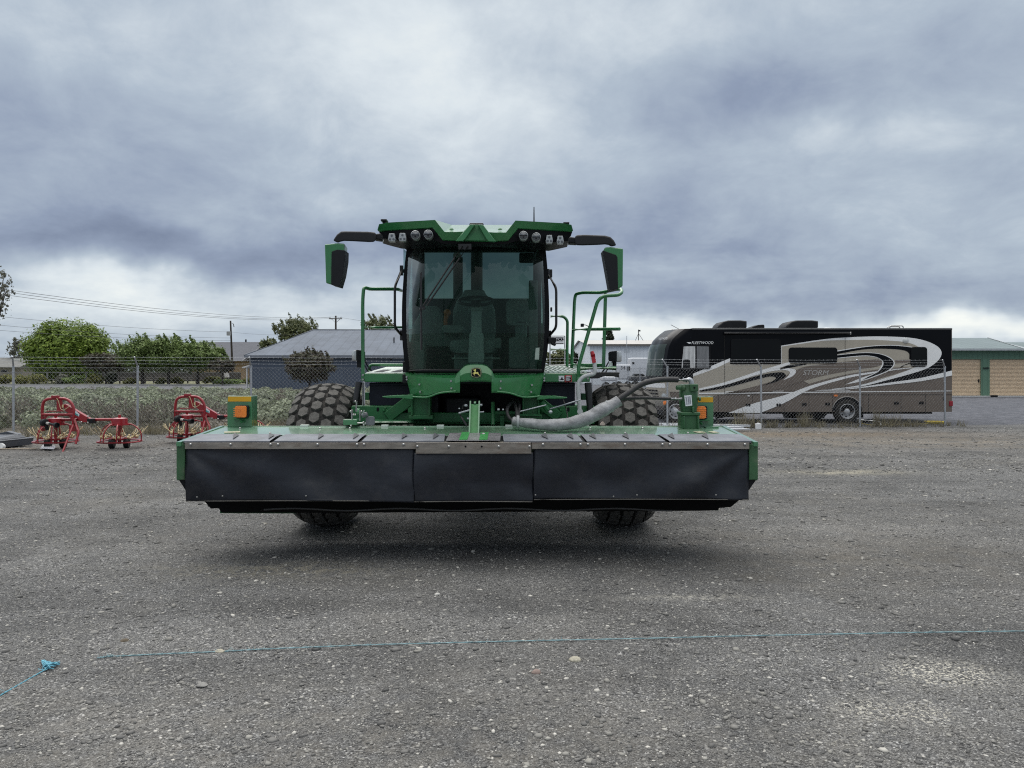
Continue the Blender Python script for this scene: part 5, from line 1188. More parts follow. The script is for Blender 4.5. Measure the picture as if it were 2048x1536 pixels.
# forward loop
lay(KW, 0.0125, curve([(1398, 777), (1449, 764.5), (1517, 742), (1579.5, 723.5)]) + curve([(1580, 728.5), (1545, 740), (1517, 748.5), (1449, 770), (1398, 780.5)]))
lay(KW, 0.0110, curve([(1510, 744), (1540, 738.5), (1567, 736.3), (1588, 738.5), (1591.5, 744), (1585, 752), (1566, 760.5)]) + curve([(1574, 754), (1580, 746), (1575, 741), (1560, 740.5), (1540, 743), (1510, 751)]))
lay(KB, 0.0140, curve([(1400, 781), (1449, 770.5), (1517, 751), (1557.5, 744.5), (1569, 747), (1570, 753.7), (1550.8, 764), (1525, 771)]) + curve([(1542, 764), (1552, 756.5), (1544, 753), (1524, 756), (1449, 776), (1400, 783.5)]))
lay(KB, 0.0125, curve([(1560, 737), (1580, 730), (1615, 727)]) + curve([(1612, 729), (1585, 734.5), (1560, 739.5)]))
lay(KW, 0.0095, [(1398, 785.5), (1903, 781.2), (1903, 782.4), (1398, 788)]); lay(KW, 0.0095, [(1450, 782.7), (1700, 780.5), (1700, 781.3), (1450, 783.6)])
G.build('side_graphics', [BLK, BEIGE, WHT, BROWN], MH)
# seams and compartment doors
b = MB()
for px in (1437, 1505, 1568, 1618, 1665, 1726, 1737, 1802, 1851): b.mi(0).bx(XP(px-0.35, YR), XP(px+0.35, YR), YR-0.0035, YR, ZP(824, YR), ZP(788, YR))
for px, y0, y1 in ((1449, 672, 788), (1690, 676, 784)): b.bx(XP(px-0.2, YR), XP(px+0.2, YR), YR-0.0165, YR-0.001, ZP(y1, YR), ZP(y0, YR))
b.bx(XP(1398, YR), xr_, YR-0.006, YR, ZP(789.8, YR), ZP(789, YR)); b.build('compartment_seams', SEAM, MH)
for px, py in ((1493.5, 810), (1498.5, 810), (1554.5, 809.5), (1559.5, 809.5), (1606, 808.5), (1611, 808.5), (1652.5, 808), (1657.5, 808), (1790, 806), (1795, 806), (1840, 805.5), (1845, 805.5), (1888, 797)):
    b = MB(); b.rrect(r(px, py, 0.02), 0.062, 0.085, 0.028, (0, 0.02, 0)); b.build('latch', BLACKT, MH)
b = MB(); b.rrect(r(1671, 791, 0.03), 0.10, 0.055, 0.015, (0, 0.03, 0)); b.build('side_marker', AMBER, MH)
b = MB(); b.rrect(r(1497, 791.5, 0.03), 0.07, 0.04, 0.012, (0, 0.03, 0)); b.build('side_marker', WHITEP, MH)
b = MB(); b.bx(xr_-0.09, xr_+0.02, YR-0.025, YR+0.2, ZP(812, YR), ZP(802, YR)); b.build('tail_light', mat('red_lens', (0.30, 0.015, 0.03, 1), 0.3), MH, bevel=0.01)
b = MB(); b.lathe([(0.095, 0), (0.09, 0.02), (0.07, 0.035), (0, 0.045)], r(1811, 681, 0.006), (0, -1, 0), 24); b.build('porch_light', mat('lamp_white', (0.6, 0.62, 0.62, 1), 0.2), MH, smooth=50)
# side windows
def win(px0, px1, py0, py1, rad=0.09):
    b = MB(); c = r((px0+px1)/2, (py0+py1)/2, 0.030); b.rrect(c, (px1-px0)*YR/F, (py1-py0)*YR/F, rad, (0, 0.03, 0)); w = b.build('window', BLACKT, MH, bevel=0.006)
    b = MB(); b.rrect(c+Vector((0, -0.003, 0)), (px1-px0-3)*YR/F, (py1-py0-3)*YR/F, rad*0.8, (0, 0.003, 0)); b.build('pane', DKGL, w); return w
win(1461, 1561, 678, 728); win(1577, 1674, 695, 726.5); win(1820.5, 1853.5, 694, 733.5)
b = MB(); c = r(1392, 714, 0.028); b.rrect(c, 59*YR/F, 48*YR/F, 0.08, (0, 0.028, 0)); w = b.build('window', BLACKT, MH, bevel=0.006)
CUR = mat('pale_curtain', (0.55, 0.56, 0.57, 1), 0.5, spec=0.4, coat=0.0, var=0.35, vscale=3, stretch=(5, 1, 0.6)); CURD = mat('grey_curtain', (0.15, 0.155, 0.165, 1), 0.5, spec=0.8, coat=0.4, var=0.3, vscale=3, stretch=(5, 1, 0.6))
b = MB(); b.prism([r(x, y, 0.031) for x, y in ((1367, 693), (1390, 692.5), (1390, 735.5), (1362.5, 735.5))], (0, 0.003, 0)); b.build('pane', CUR, w)
b = MB(); b.prism([r(x, y, 0.031) for x, y in ((1393, 692.5), (1417, 693), (1418, 735.5), (1393, 735.5))], (0, 0.003, 0)); b.build('pane', CURD, w)
b = MB(); b.loft([rrect_pts(r(1368.5, y, 0.30), wd, 0.16, 0.04, (1, 0, 0), (0, 1, 0)) for y, wd in ((741, 0.16), (739, 0.2), (722, 0.2), (719, 0.15))]); b.tube([r(1372, 741, 0.25), r(1376, 744, 0.1), r(1378, 742, 0.0)], 0.022, 8, 0.05); b.build('side_mirror', BLACKP, MH, bevel=0.015)
b = MB(); b.mi(0); b.text('FLEETWOOD', 0.115, r(1382.5, 688, 0.006), shear=0.25, depth=0.001, sx=0.98); b.mi(0); b.prism([r(x, y, 0.006) for x, y in ((1373, 684.5), (1382, 684.5), (1380.5, 687.6), (1377.5, 687.2))], (0, 0.002, 0)); b.build('maker_lettering', WHT, MH)
b = MB(); b.text('STORM', 0.215, r(1604.5, 750, 0.0165), shear=0.25, depth=0.001, sx=1.12); b.build('name_lettering', mat('silver_letters', (0.42, 0.41, 0.40, 1), 0.35), MH)
# small lettering over the windscreen (curved cap)
ca = plan(2.60)[6]; cb_ = plan(2.60)[10]; ux = (ca-cb_).normalized()
b = MB(); b.text('FLEETWOOD', 0.10, cb_+Vector((-0.04, -0.035, 0.0)), ux=ux, depth=0.001, shear=0.2); b.build('cap_lettering', WHT, MH)
# awning, roof edge and roof gear
b = MB(); b.tube([r(1447, 667, 0.07), r(1698, 667, 0.07)], 0.045, 10); b.bx(XP(1447, YR), XP(1698, YR), YR-0.04, YR-0.002, ZP(668.5, YR), ZP(663, YR)); aw = b.build('awning', CAPM, MH, smooth=50)
b = MB(); b.lathe([(0.05, 0), (0.045, 0.015), (0, 0.02)], r(1698, 667, 0.07), (1, 0, 0), 12); b.build('awning_cap', WHITEP, aw)
b = MB(); b.bx(XP(1384, YR), xr_+0.01, YR-0.012, YR+WID+0.012, ZP(660, YR), ZP(656, YR)); b.build('roof_rim', mat('roof_grey', (0.075, 0.078, 0.08, 1), 0.5, var=0.1), MH, bevel=0.02)
for px in (1331, 1335, 1339, 1353, 1356):
    b = MB(); q = Vector((XP(px+14, YR+1.2), YR+1.2, np.interp(XP(px+14, YR+1.2), [4.60, 4.80, 4.98], [2.62, 2.80, 2.93])+0.01)); b.ell(q, (0.045, 0.045, 0.028), 8, 6); b.build('clearance_light', mat('dark_amber', (0.14, 0.06, 0.02, 1), 0.4), MH, smooth=60)
def ac_unit(px0, px1):
    yy0 = YR+0.85; k = YR/(yy0)
    q = lambda px, py: Vector((XP(px, YR), yy0, ZP(py, YR)+0.0))
    b = MB(); pr = [(px0, 652), (px0+2, 656.5), (px1-3, 656.5), (px1-1, 650), (px1-1, 638.5), (px1-14, 636.8), (px0+22, 637), (px0+10, 640), (px0+3, 646)]
    a_ = [Vector((XP(x, YR), yy0, ZP(y, YR))) for x, y in pr]; c = sum(a_, Vector())/len(a_)
    b.loft([[c+(p-c)*0.88+Vector((0, -0.05, 0)) for p in a_], a_, [p+Vector((0, 0.7, 0)) for p in a_], [c+(p-c)*0.88+Vector((0, 0.75, 0)) for p in a_]])
    b.build('air_conditioner', BLACKP, MH, bevel=0.02, smooth=40); 
ac_unit(1450, 1512); ac_unit(1591, 1660)
b = MB(); b.prism([Vector((XP(x, YR), YR+0.9, ZP(y, YR))) for x, y in ((1517, 656.5), (1524, 650), (1536, 646), (1547, 645.3), (1549, 647), (1549, 656.5))], (0, 0.5, 0)); b.build('satellite_dome', BLACKP, MH, bevel=0.03, seg=3)
b = MB(); b.ell(Vector((XP(1683, YR), YR+1.1, ZP(656, YR))), (0.27, 0.27, 0.075), 16, 8); b.build('roof_vent', WHITEP, MH, smooth=60)
b = MB(); b.box(Vector((XP(1715, YR), YR+0.8, ZP(655, YR))), (0.07, 0.07, 0.06)); b.build('vent_pipe', BLACKP, MH)
for x0, x1, yo in ((1809, 1837, 0.9), (1820, 1847, 1.4)):
    b = MB(); b.tube([Vector((XP(x0, YR), YR+yo, ZP(657, YR))), Vector((XP(x0, YR), YR+yo, ZP(648, YR))), Vector((XP(x1, YR), YR+yo, ZP(648, YR))), Vector((XP(x1, YR), YR+yo, ZP(657, YR)))], 0.018, 8, 0.08); b.build('ladder_rail', STEEL, MH, smooth=60)
b = MB(); b.cyl(Vector((XP(1372, YR), YR+0.6, 2.9)), Vector((XP(1350, YR), YR+0.6, 3.08)), 0.008, n=6); b.build('aerial', BLACKM, MH)
# skirt bottom, wheels and running gear
def coach_wheel(px, y0, front=False):
    c = Vector((XP(px, YR), y0, 0.375)); b = MB()
    b.lathe([(0.22, -0.12), (0.30, -0.13), (0.35, -0.12), (0.375, -0.09), (0.375, 0.09), (0.35, 0.12), (0.22, 0.12)], c, (0, 1, 0), 36, caps=False); t_ = b.build('wheel', RUBBER, MH, smooth=40)
    b = MB(); b.lathe([(0.235, -0.125), (0.225, -0.13), (0.215, -0.10), (0.16, -0.02), (0.09, -0.05), (0.085, -0.11), (0.06, -0.125), (0, -0.128)], c, (0, 1, 0), 30, caps=False)
    b.build('rim', mat('wheel_chrome', (0.52, 0.53, 0.55, 1), 0.25, metal=0.35, var=0.1), t_, smooth=40)
    b = MB()
    for i in range(8): a = 2*PI*i/8; b.lathe([(0.03, 0.0), (0.03, -0.004)], c+Vector((math.cos(a)*0.165, -0.035, math.sin(a)*0.165)), (0, 1, 0), 10)
    b.build('hand_holes', BLACKT, t_)
for px in (1694, 1352):
    for yy_ in (YR+0.10, YR+WID-0.16): coach_wheel(px, yy_)
for px in (1694,):
    b = MB(); c = r(px, 824, 0.004)
    b.prism([c+Vector((0.46*math.cos(a), 0, 0.02+0.45*math.sin(a))) for a in np.linspace(0, PI, 19)], (0, 0.003, 0)); b.build('wheel_arch', BLACKT, MH)
    b = MB(); b.tube([c+Vector((0.46*math.cos(a), -0.01, 0.02+0.45*math.sin(a))) for a in np.linspace(0.25, PI-0.25, 17)], 0.016, 8); b.build('arch_trim', mat('arch_trim', (0.30, 0.29, 0.28, 1), 0.35, metal=0.4), MH, smooth=60)
b = MB(); b.bx(XP(1620, YR), XP(1660, YR), YR+0.4, YR+2.0, 0.14, 0.42); b.bx(XP(1400, YR), XP(1890, YR), YR+0.7, YR+0.9, 0.26, 0.42); b.bx(XP(1400, YR), XP(1890, YR), YR+1.5, YR+1.7, 0.26, 0.42); b.cyl((XP(1603, YR), YR+1.4, 0.34), (XP(1650, YR), YR+1.4, 0.34), 0.27, n=18); b.bx(XP(1724, YR), XP(1736, YR), YR+0.3, YR+0.45, 0.16, 0.4); b.bx(XP(1440, YR), XP(1500, YR), YR+0.6, YR+1.8, 0.16, 0.4)
b.cyl(r(1440, 838, -0.5), r(1495, 829, -0.5), 0.03, n=8)
b.build('running_gear', BLACKP, MH)
# ------------------------------------------------------------------ chain link fence with barbed wire
FN = thing('chain_link_fence', 'long galvanised chain link fence topped with three strands of barbed wire', 'fence', (0, fence_y(0), 0))
fdir = Vector((1, FSL, 0)).normalized(); fn = Vector((-FSL, 1, 0)).normalized()
MESH_H = 1.70
posts = [-12.56, -9.63, -6.83, -3.95, -1.1, 1.65, 4.38, 7.15, 10.16, 12.85]
posts = [-15.5]+posts
for i, x in enumerate(posts):
    b = MB(); p = Vector((x, fence_y(x), 0)); k = random.uniform(-0.012, 0.012)
    top = p+Vector((k, 0, MESH_H+0.03)); b.cyl(p-Vector((0, 0, 0.05)), top, 0.027, n=10); b.cyl(top-Vector((0, 0, 0.01)), top+Vector((0, 0, 0.03)), 0.034, 0.028, 10)
    lean = Vector((-0.16, -0.25, 0.23)) if x > 2 else (Vector((0.045, -0.26, 0.25)) if x > -11.5 else Vector((0.14, -0.24, 0.25)))
    if x > 2: lean = Vector((-0.19, -0.22, 0.22))
    b.cyl(top, top+lean, 0.022, 0.018, 8)
    for h_ in (0.25, 0.6, 0.95, 1.3, 1.6): b.lathe([(0.030, -0.008), (0.032, 0), (0.030, 0.008)], p+Vector((k*h_/1.7, 0, h_)), (0, 0, 1), 8)
    b.build('post', ZINC, FN, smooth=50)
XA, XB = -15.5, 12.85
LEN = (XB-XA)*math.sqrt(1+FSL*FSL)
def chainlink(u0, u1, z0, z1, pitch, wr):
    """both families of woven wires as thin real strands"""
    Vs = []; Fs = []; o0 = Vector((XA, fence_y(XA), 0)); hgt = z1-z0; slope = 1.0*1.05
    dx = hgt/slope; n = 0
    for fam in (1, -1):
        us = np.arange(u0-dx, u1+dx, pitch)
        for u_ in us:
            a, c = (u_, u_+dx) if fam > 0 else (u_+dx, u_)   # bottom u, top u
            za, zc = z0, z1
            # clip to the span
            pts = []
            lo, hi = min(a, c), max(a, c)
            if hi < u0 or lo > u1: continue
            t0, t1 = 0.0, 1.0
            for lim, sgn in ((u0, 1), (u1, -1)):
                ta = (lim-a)/(c-a)
                if (a-lim)*sgn < 0: t0 = max(t0, ta)
                if (c-lim)*sgn < 0: t1 = min(t1, ta)
            if t1-t0 < 0.01: continue
            pa = o0+fdir*(a+(c-a)*t0)+Vector((0, 0, za+(zc-za)*t0)); pb = o0+fdir*(a+(c-a)*t1)+Vector((0, 0, za+(zc-za)*t1))
            d = (pb-pa).normalized(); q = fn*wr; s_ = d.cross(fn).normalized()*wr; off = fn*(wr*fam)
            for p_ in (pa, pb):
                for w_ in (q, s_, -q, -s_): Vs.append(tuple(p_+w_+off))
            k = n*8
            for e in range(4): Fs.append((k+e, k+(e+1) % 4, k+4+(e+1) % 4, k+4+e))
            n += 1
    return np.array(Vs), np.array(Fs)
WIREM = mat('fence_wire', (0.26, 0.27, 0.28, 1), 0.5, metal=0.2, var=0.1)
V_, F_ = chainlink(0, LEN, 0.03, MESH_H, 0.098, 0.0017)
org = Vector((0, fence_y(0), 0)); me_ = mesh_np('wire_mesh', V_, F_, WIREM, org=tuple(org)); me_.parent = FN; me_.location = (0, 0, 0)
b = MB(); o0 = Vector((XA, fence_y(XA), 0))
b.tube([o0+Vector((0, 0, MESH_H)), o0+fdir*LEN+Vector((0, 0, MESH_H))], 0.004, 6); b.build('tension_wire', ZINC, FN)
for k, t_ in enumerate((0.30, 0.62, 0.96)):
    b = MB(); pts = []
    for i, x in enumerate(posts):
        lean = Vector((-0.19, -0.22, 0.22)) if x > 2 else (Vector((0.045, -0.26, 0.25)) if x > -11.5 else Vector((0.14, -0.24, 0.25)))
        pts.append(Vector((x, fence_y(x), MESH_H+0.03))+lean*t_)
        if i < len(posts)-1:
            x2 = posts[i+1]; pts.append((Vector((x, fence_y(x), MESH_H+0.03))+Vector((x2, fence_y(x2), MESH_H+0.03)))/2+lean*t_+Vector((0, 0, -0.012)))
    b.tube(pts, 0.0022, 5)
    for i in range(len(pts)-1):
        L_ = (pts[i+1]-pts[i]).length; m_ = max(2, int(L_/0.13))
        for j in range(m_):
            q = pts[i].lerp(pts[i+1], (j+0.5)/m_); b.cyl(q+Vector((-0.006, -0.008, -0.018)), q+Vector((0.006, 0.008, 0.018)), 0.0018, n=4)
    b.build('barbed_wire', ZINC, FN)

# ------------------------------------------------------------------ foliage
def leaf_cloud(blobs, n, size, aspect=1.7, shell=0.4, up=0.45, seed=0, droop=0.0):
    """n leaf-sized quads spread through ellipsoids (cx,cy,cz,rx,ry,rz[,weight])"""
    r_ = np.random.default_rng(seed)
    w = np.array([bl[6] if len(bl) > 6 else bl[3]*bl[4]*bl[5] for bl in blobs]); w = w/w.sum()
    idx = r_.choice(len(blobs), n, p=w); B_ = np.array([bl[:6] for bl in blobs])[idx]
    d = r_.normal(size=(n, 3)); d /= np.linalg.norm(d, axis=1)[:, None]
    rad = shell+(1-shell)*r_.random(n)**0.6; rad *= 0.88+0.24*r_.random(n)
    c = B_[:, :3]+d*B_[:, 3:]*rad[:, None]
    nrm = d*1.0+r_.normal(size=(n, 3))*0.45+np.array([0, 0, up]); nrm /= np.linalg.norm(nrm, axis=1)[:, None]
    a = r_.normal(size=(n, 3)); a -= nrm*(a*nrm).sum(1)[:, None]; a[:, 2] -= droop; a /= np.linalg.norm(a, axis=1)[:, None]
    t = np.cross(nrm, a); s = size*(0.6+0.8*r_.random(n))
    l = (a*s[:, None]*aspect*0.5); q = t*s[:, None]*0.5
    V = np.stack([c-l, c+q*0.9, c+l, c-q*0.9], 1).reshape(-1, 3); Fq = np.arange(n*4).reshape(-1, 4)
    return V, Fq
def clumps(c, R, n, r0, r1, seed, flat=0.8, hollow=0.55):
    """sub-crowns scattered over a big ellipsoid"""
    g = random.Random(seed); out = []
    for i in range(n):
        z = g.uniform(-0.75, 1); a = g.uniform(0, 2*PI); s = math.sqrt(max(0, 1-z*z)); k = g.uniform(hollow, 1.0); rr = g.uniform(r0, r1)
        out.append((c[0]+R[0]*s*math.cos(a)*k, c[1]+R[1]*s*math.sin(a)*k, c[2]+R[2]*z*k, rr, rr, rr*flat))
    return out
def tree(name, label, px, Y, py_top, half_px, bark, leaf, seed, n=5000, leaf_size=0.3, trunk=1.6, ncl=26, cl=(0.28, 0.42), group=None, cat='tree', lean=0.0, R=None, droop=0.0, tr=0.16, shell=0.3, px_shift=0.0, flat=0.75, limbs=6, py_bot=None, shoots=26, blow=-0.7, sp=0.86):
    x = XP(px, Y); top = ZP(py_top, Y); rx = half_px*Y/F; t = thing(name, label, cat, (x, Y, 0), group)
    bot = trunk if py_bot is None else ZP(py_bot, Y); rz = (top-bot)/2; c = (x+XP(px_shift+CX, Y), Y, bot+rz)
    cls = clumps(c, (rx*sp, rx*sp, rz*sp), int(ncl*2.2), rx*cl[0]*0.5, rx*cl[1]*0.72, seed, flat); n = int(n*1.5); leaf_size *= 0.72
    g = random.Random(seed+99)
    for k in range(shoots):   # thin leading shoots that break the outline, blown to one side
        a = g.uniform(0, 2*PI); z = g.uniform(0.1, 1.0); s = math.sqrt(1-z*z); kk = g.uniform(0.92, 1.08); q = g.uniform(0.05, 0.09)*rx
        for j in range(3): cls.append((c[0]+rx*s*math.cos(a)*kk+j*q*blow, c[1]+rx*s*math.sin(a)*kk, c[2]+rz*z*kk+j*q*1.1-q, q*0.8*(1-j*0.2), q*0.8*(1-j*0.2), q*1.1))
    ov = 0.95 if sp > 0.8 else sp+0.12; cls.append((*c, rx*ov, rx*ov, rz*ov, sum(b_[3]*b_[4]*b_[5] for b_ in cls)*0.30))
    cls = [b_ if len(b_) > 6 else (*b_, b_[3]*b_[4]*b_[5]*(3.0 if b_[3] < 0.1*rx else 1)) for b_ in cls]
    V, Fq = leaf_cloud(cls, n, leaf_size, seed=seed, droop=droop, shell=shell)
    o = mesh_np('crown', V, Fq, leaf, org=(x, Y, 0)); o.parent = t; o.location = (0, 0, 0)
    b = MB(); g = random.Random(seed+5); fork = Vector((x+lean, Y, trunk*0.85))
    b.tube([Vector((x, Y, -0.05)), Vector((x+lean*0.4, Y, trunk*0.5)), fork], [tr*1.25, tr*0.95, tr*0.8], 8)
    for k in range(limbs):
        q = Vector(g.choice(cls)[:3]); m_ = fork.lerp(q, 0.5)+Vector((0, 0, 0.1*rz)); b.tube(spline([fork, m_, q], 3), [tr*0.55, tr*0.35, tr*0.12], 6)
    b.build('trunk', bark, t, smooth=60)
    return t
BARK = mat('bark', (0.055, 0.045, 0.038, 1), 0.9, var=0.35, vscale=9)
LF1 = leafmat('leaf_mid', [(0.06, 0.09, 0.028, 1), (0.11, 0.165, 0.045, 1), (0.17, 0.24, 0.07, 1), (0.26, 0.34, 0.13, 1)])
LF2 = leafmat('leaf_fresh', [(0.065, 0.105, 0.015, 1), (0.115, 0.180, 0.026, 1), (0.170, 0.245, 0.036, 1), (0.235, 0.315, 0.055, 1)])
LF3 = leafmat('leaf_olive', [(0.06, 0.075, 0.035, 1), (0.10, 0.12, 0.055, 1), (0.15, 0.17, 0.08, 1), (0.23, 0.24, 0.12, 1)])
LFP = leafmat('leaf_purple', [(0.045, 0.034, 0.030, 1), (0.065, 0.052, 0.040, 1), (0.068, 0.078, 0.040, 1), (0.11, 0.10, 0.07, 1)])
LFG = leafmat('leaf_grey', [(0.10, 0.105, 0.085, 1), (0.14, 0.145, 0.11, 1), (0.19, 0.19, 0.15, 1)])
LFD = leafmat('leaf_conifer', [(0.020, 0.028, 0.016, 1), (0.032, 0.042, 0.024, 1), (0.05, 0.058, 0.034, 1)])
LFY = leafmat('leaf_yellow', [(0.10, 0.11, 0.03, 1), (0.16, 0.165, 0.045, 1), (0.22, 0.22, 0.065, 1)])
tree('leafy_tree', 'broad dense bright green tree, largest in the row behind the red rakes', 138, 100, 627, 95, BARK, LF2, 3, n=42000, shoots=0, sp=0.74, leaf_size=0.29, trunk=1.6, ncl=70, cl=(0.20, 0.33), tr=0.3, shell=0.5, py_bot=782)
tree('bare_tree', 'thin grey half bare tree beside the broad green tree', 45, 118, 676, 27, BARK, LFG, 8, n=1100, leaf_size=0.3, trunk=2.2, ncl=26, cl=(0.2, 0.32), tr=0.15)
tree('tall_tree', 'tall sparse tree of grey sprays, mostly outside the photo', -22, 62, 522, 42, BARK, LFG, 14, n=2400, leaf_size=0.15, trunk=2.6, ncl=60, cl=(0.12, 0.24), tr=0.16, limbs=16, py_bot=668, shell=0.0, shoots=40)
tree('shade_tree', 'dark purple leaved small tree under the broad green tree', 212, 92, 704, 44, BARK, LFP, 21, n=5000, leaf_size=0.22, trunk=1.8, ncl=24, tr=0.13, py_bot=746)
rowg = 'wind-swept green trees along the road'
tree('street_tree', 'wind-swept green tree next to the broad dense tree, first of its row', 285, 88, 670, 52, BARK, LF1, 31, n=13000, leaf_size=0.21, trunk=2.0, ncl=34, cl=(0.24, 0.36), tr=0.2, group=rowg, py_bot=748)
tree('street_tree', 'wind-swept green tree with a forked trunk between its two neighbours by the road', 337, 87, 671, 46, BARK, LF1, 37, n=13000, leaf_size=0.21, trunk=1.9, ncl=34, cl=(0.24, 0.36), tr=0.17, group=rowg, py_bot=748)
tree('street_tree', 'lower green tree whose crown slopes down in front of the slate roof', 396, 86, 682, 56, BARK, LF1, 43, n=13000, leaf_size=0.21, trunk=1.9, ncl=34, cl=(0.22, 0.34), tr=0.17, group=rowg, py_bot=748)
tree('plum_tree', 'small thin reddish tree in front of the tan house wall', 445, 84, 716, 27, BARK, LFP, 47, n=900, leaf_size=0.24, trunk=1.7, ncl=16, tr=0.08, py_bot=748)
tree('garden_tree', 'loose olive tree rising behind the hipped metal roof', 596, 115, 632, 45, BARK, LF3, 53, n=5500, leaf_size=0.28, trunk=4.0, ncl=30, cl=(0.2, 0.34), tr=0.2, py_bot=700)
tree('low_tree', 'small olive tree top peeping out between the slate roof and the metal roof', 538, 118, 676, 20, BARK, LF3, 59, n=900, leaf_size=0.4, trunk=3.0, ncl=12, tr=0.15, py_bot=712)
tree('far_tree', 'small rounded tree top above the metal roof ridge, framed by a green hand rail', 757, 130, 627, 33, BARK, LF3, 61, n=3000, leaf_size=0.3, trunk=5.0, ncl=20, cl=(0.2, 0.33), tr=0.2, py_bot=690)
tree('purple_plum_tree', 'round dark purple leaved tree in front of the blue grey wall', 619, 57, 699, 51, BARK, LFP, 67, n=8500, leaf_size=0.16, trunk=0.75, ncl=36, cl=(0.24, 0.36), tr=0.10, py_bot=768)
tree('far_bush_tree', 'dark green tree directly under the hanging sign', 1118, 100, 698, 27, BARK, LF3, 71, n=2200, leaf_size=0.34, trunk=1.0, ncl=22, tr=0.15, py_bot=740)
tree('far_shrub_tree', 'dark green shrubby tree beside the white shed gable', 1146, 104, 704, 13, BARK, LFD, 73, n=700, leaf_size=0.34, trunk=1.0, ncl=10, tr=0.15, py_bot=742)
# conifer top behind the white shed
def conifer(label, px, Y, top, half, bot, seed):
    x = XP(px, Y); t = thing('conifer', label, 'tree', (x, Y, 0)); zt2, zb2 = ZP(top, Y), ZP(bot, Y); bl = []
    g = random.Random(seed)
    for i in range(60):
        k = g.random(); z = zt2-(zt2-zb2)*k; rr = half*Y/F*(0.38+0.75*k); a = g.uniform(0, 2*PI); bl.append((x+rr*0.6*math.cos(a), Y+rr*0.6*math.sin(a), z, rr*0.5, rr*0.5, rr*0.22))
    V, Fq = leaf_cloud(bl, 3600, 0.35, aspect=2.2, seed=seed); o = mesh_np('crown', V, Fq, LFD, org=(x, Y, 0)); o.parent = t; o.location = (0, 0, 0)
    b = MB(); b.cyl((x, Y, -0.05), (x, Y, zt2-0.3), 0.25, 0.03, 8); b.build('trunk', BARK, t)
conifer('dark pointed conifer top above the white metal shed roof', 1217, 150, 661, 17, 712, 5)

# low far wood along the horizon, one mass
bl = []; g_ = random.Random(77)
for k in range(190):
    a_ = -0.95+1.9*k/189; Yt = g_.uniform(235, 275); hh = g_.uniform(1.3, 2.9); bl.append((a_*Yt, Yt, hh*0.8, g_.uniform(2.5, 5), 2.0, hh))
V, Fq = leaf_cloud(bl, 16000, 0.75, seed=78); V[:, 2] = np.abs(V[:, 2]); o = mesh_np('treeline', V, Fq, leafmat('far_leaf', [(0.05, 0.06, 0.04, 1), (0.08, 0.09, 0.06, 1), (0.12, 0.13, 0.09, 1)])); o['kind'] = 'stuff'

# ------------------------------------------------------------------ blue grey hip roofed building
YB_ = 66.0
SIDING = None
def siding_mat(name, col, scale, axis='X', depth=0.5, var=0.06):
    m, nt = nmat(name); out = N(nt, 'ShaderNodeOutputMaterial'); b_ = N(nt, 'ShaderNodeBsdfPrincipled'); LK(nt, b_.outputs[0], out.inputs[0])
    g = N(nt, 'ShaderNodeNewGeometry'); sp = N(nt, 'ShaderNodeSeparateXYZ'); LK(nt, g.outputs['Position'], sp.inputs[0])
    s = mathn(nt, 'FRACT', mathn(nt, 'MULTIPLY', sp.outputs['XYZ'.index(axis)], scale))
    groove = ramp(nt, s, [(0.0, (0.55, 0.55, 0.55)), (0.06, (0.6, 0.6, 0.6)), (0.12, (1, 1, 1)), (0.9, (1, 1, 1)), (1.0, (0.7, 0.7, 0.7))])
    n1 = N(nt, 'ShaderNodeTexNoise', i_Scale=0.8, i_Detail=6.0); LK(nt, g.outputs['Position'], n1.inputs['Vector'])
    c = ramp(nt, n1.outputs[0], [(0.3, tuple(x*(1-var) for x in col[:3])), (0.7, tuple(x*(1+var) for x in col[:3]))])
    LK(nt, mixc(nt, depth, c.outputs[0], mixc(nt, 1.0, c.outputs[0], groove.outputs[0], 'MULTIPLY')), b_.inputs['Base Color'])
    bp = N(nt, 'ShaderNodeBump', i_Strength=0.6, i_Distance=0.02); LK(nt, groove.outputs[0], bp.inputs['Height']); LK(nt, bp.outputs[0], b_.inputs['Normal'])
    b_.inputs['Roughness'].default_value = 0.6; b_.inputs['Specular IOR Level'].default_value = 0.15
    return m
x0, x1 = XP(499, YB_), -4.0; yb2 = YB_+18; ze = ZP(713, YB_)
BLD = thing('metal_building', 'blue grey building with vertical siding and a hipped pale metal roof', 'building', ((x0+x1)/2, YB_+9, 0))
b = MB(); b.bx(x0, x1, YB_, yb2, -0.05, ze+0.05); wl = b.build('wall', siding_mat('blue_siding', (0.082, 0.105, 0.148), 3.3), BLD)
b = MB(); oh = 0.35; zr_ = ZP(660, YB_+9); xa, xb = x0-oh, x1+oh; ya, yb_ = YB_-oh, yb2+oh; rxa, rxb = XP(627, YB_+9), x1-5.5; rm = (ya+yb_)/2; zz0 = ze+0.10
b.face([(xa, ya, zz0), (xb, ya, zz0), (rxb, rm, zr_), (rxa, rm, zr_)]); b.face([(xb, yb_, zz0), (xa, yb_, zz0), (rxa, rm, zr_), (rxb, rm, zr_)]); b.face([(xa, yb_, zz0), (xa, ya, zz0), (rxa, rm, zr_)]); b.face([(xb, ya, zz0), (xb, yb_, zz0), (rxb, rm, zr_)])
rfm = siding_mat('standing_seam_roof', (0.105, 0.125, 0.160), 1.15, depth=0.4, var=0.16)
rf = b.build('roof', rfm, BLD)
b = MB(); b.bx(xa, xb, ya-0.02, ya+0.1, ze-0.12, zz0-0.012); b.bx(xa-0.02, xa+0.1, ya+0.12, yb_, ze-0.12, zz0-0.012); b.build('fascia_board', mat('grey_fascia', (0.15, 0.17, 0.21, 1), 0.5), BLD)
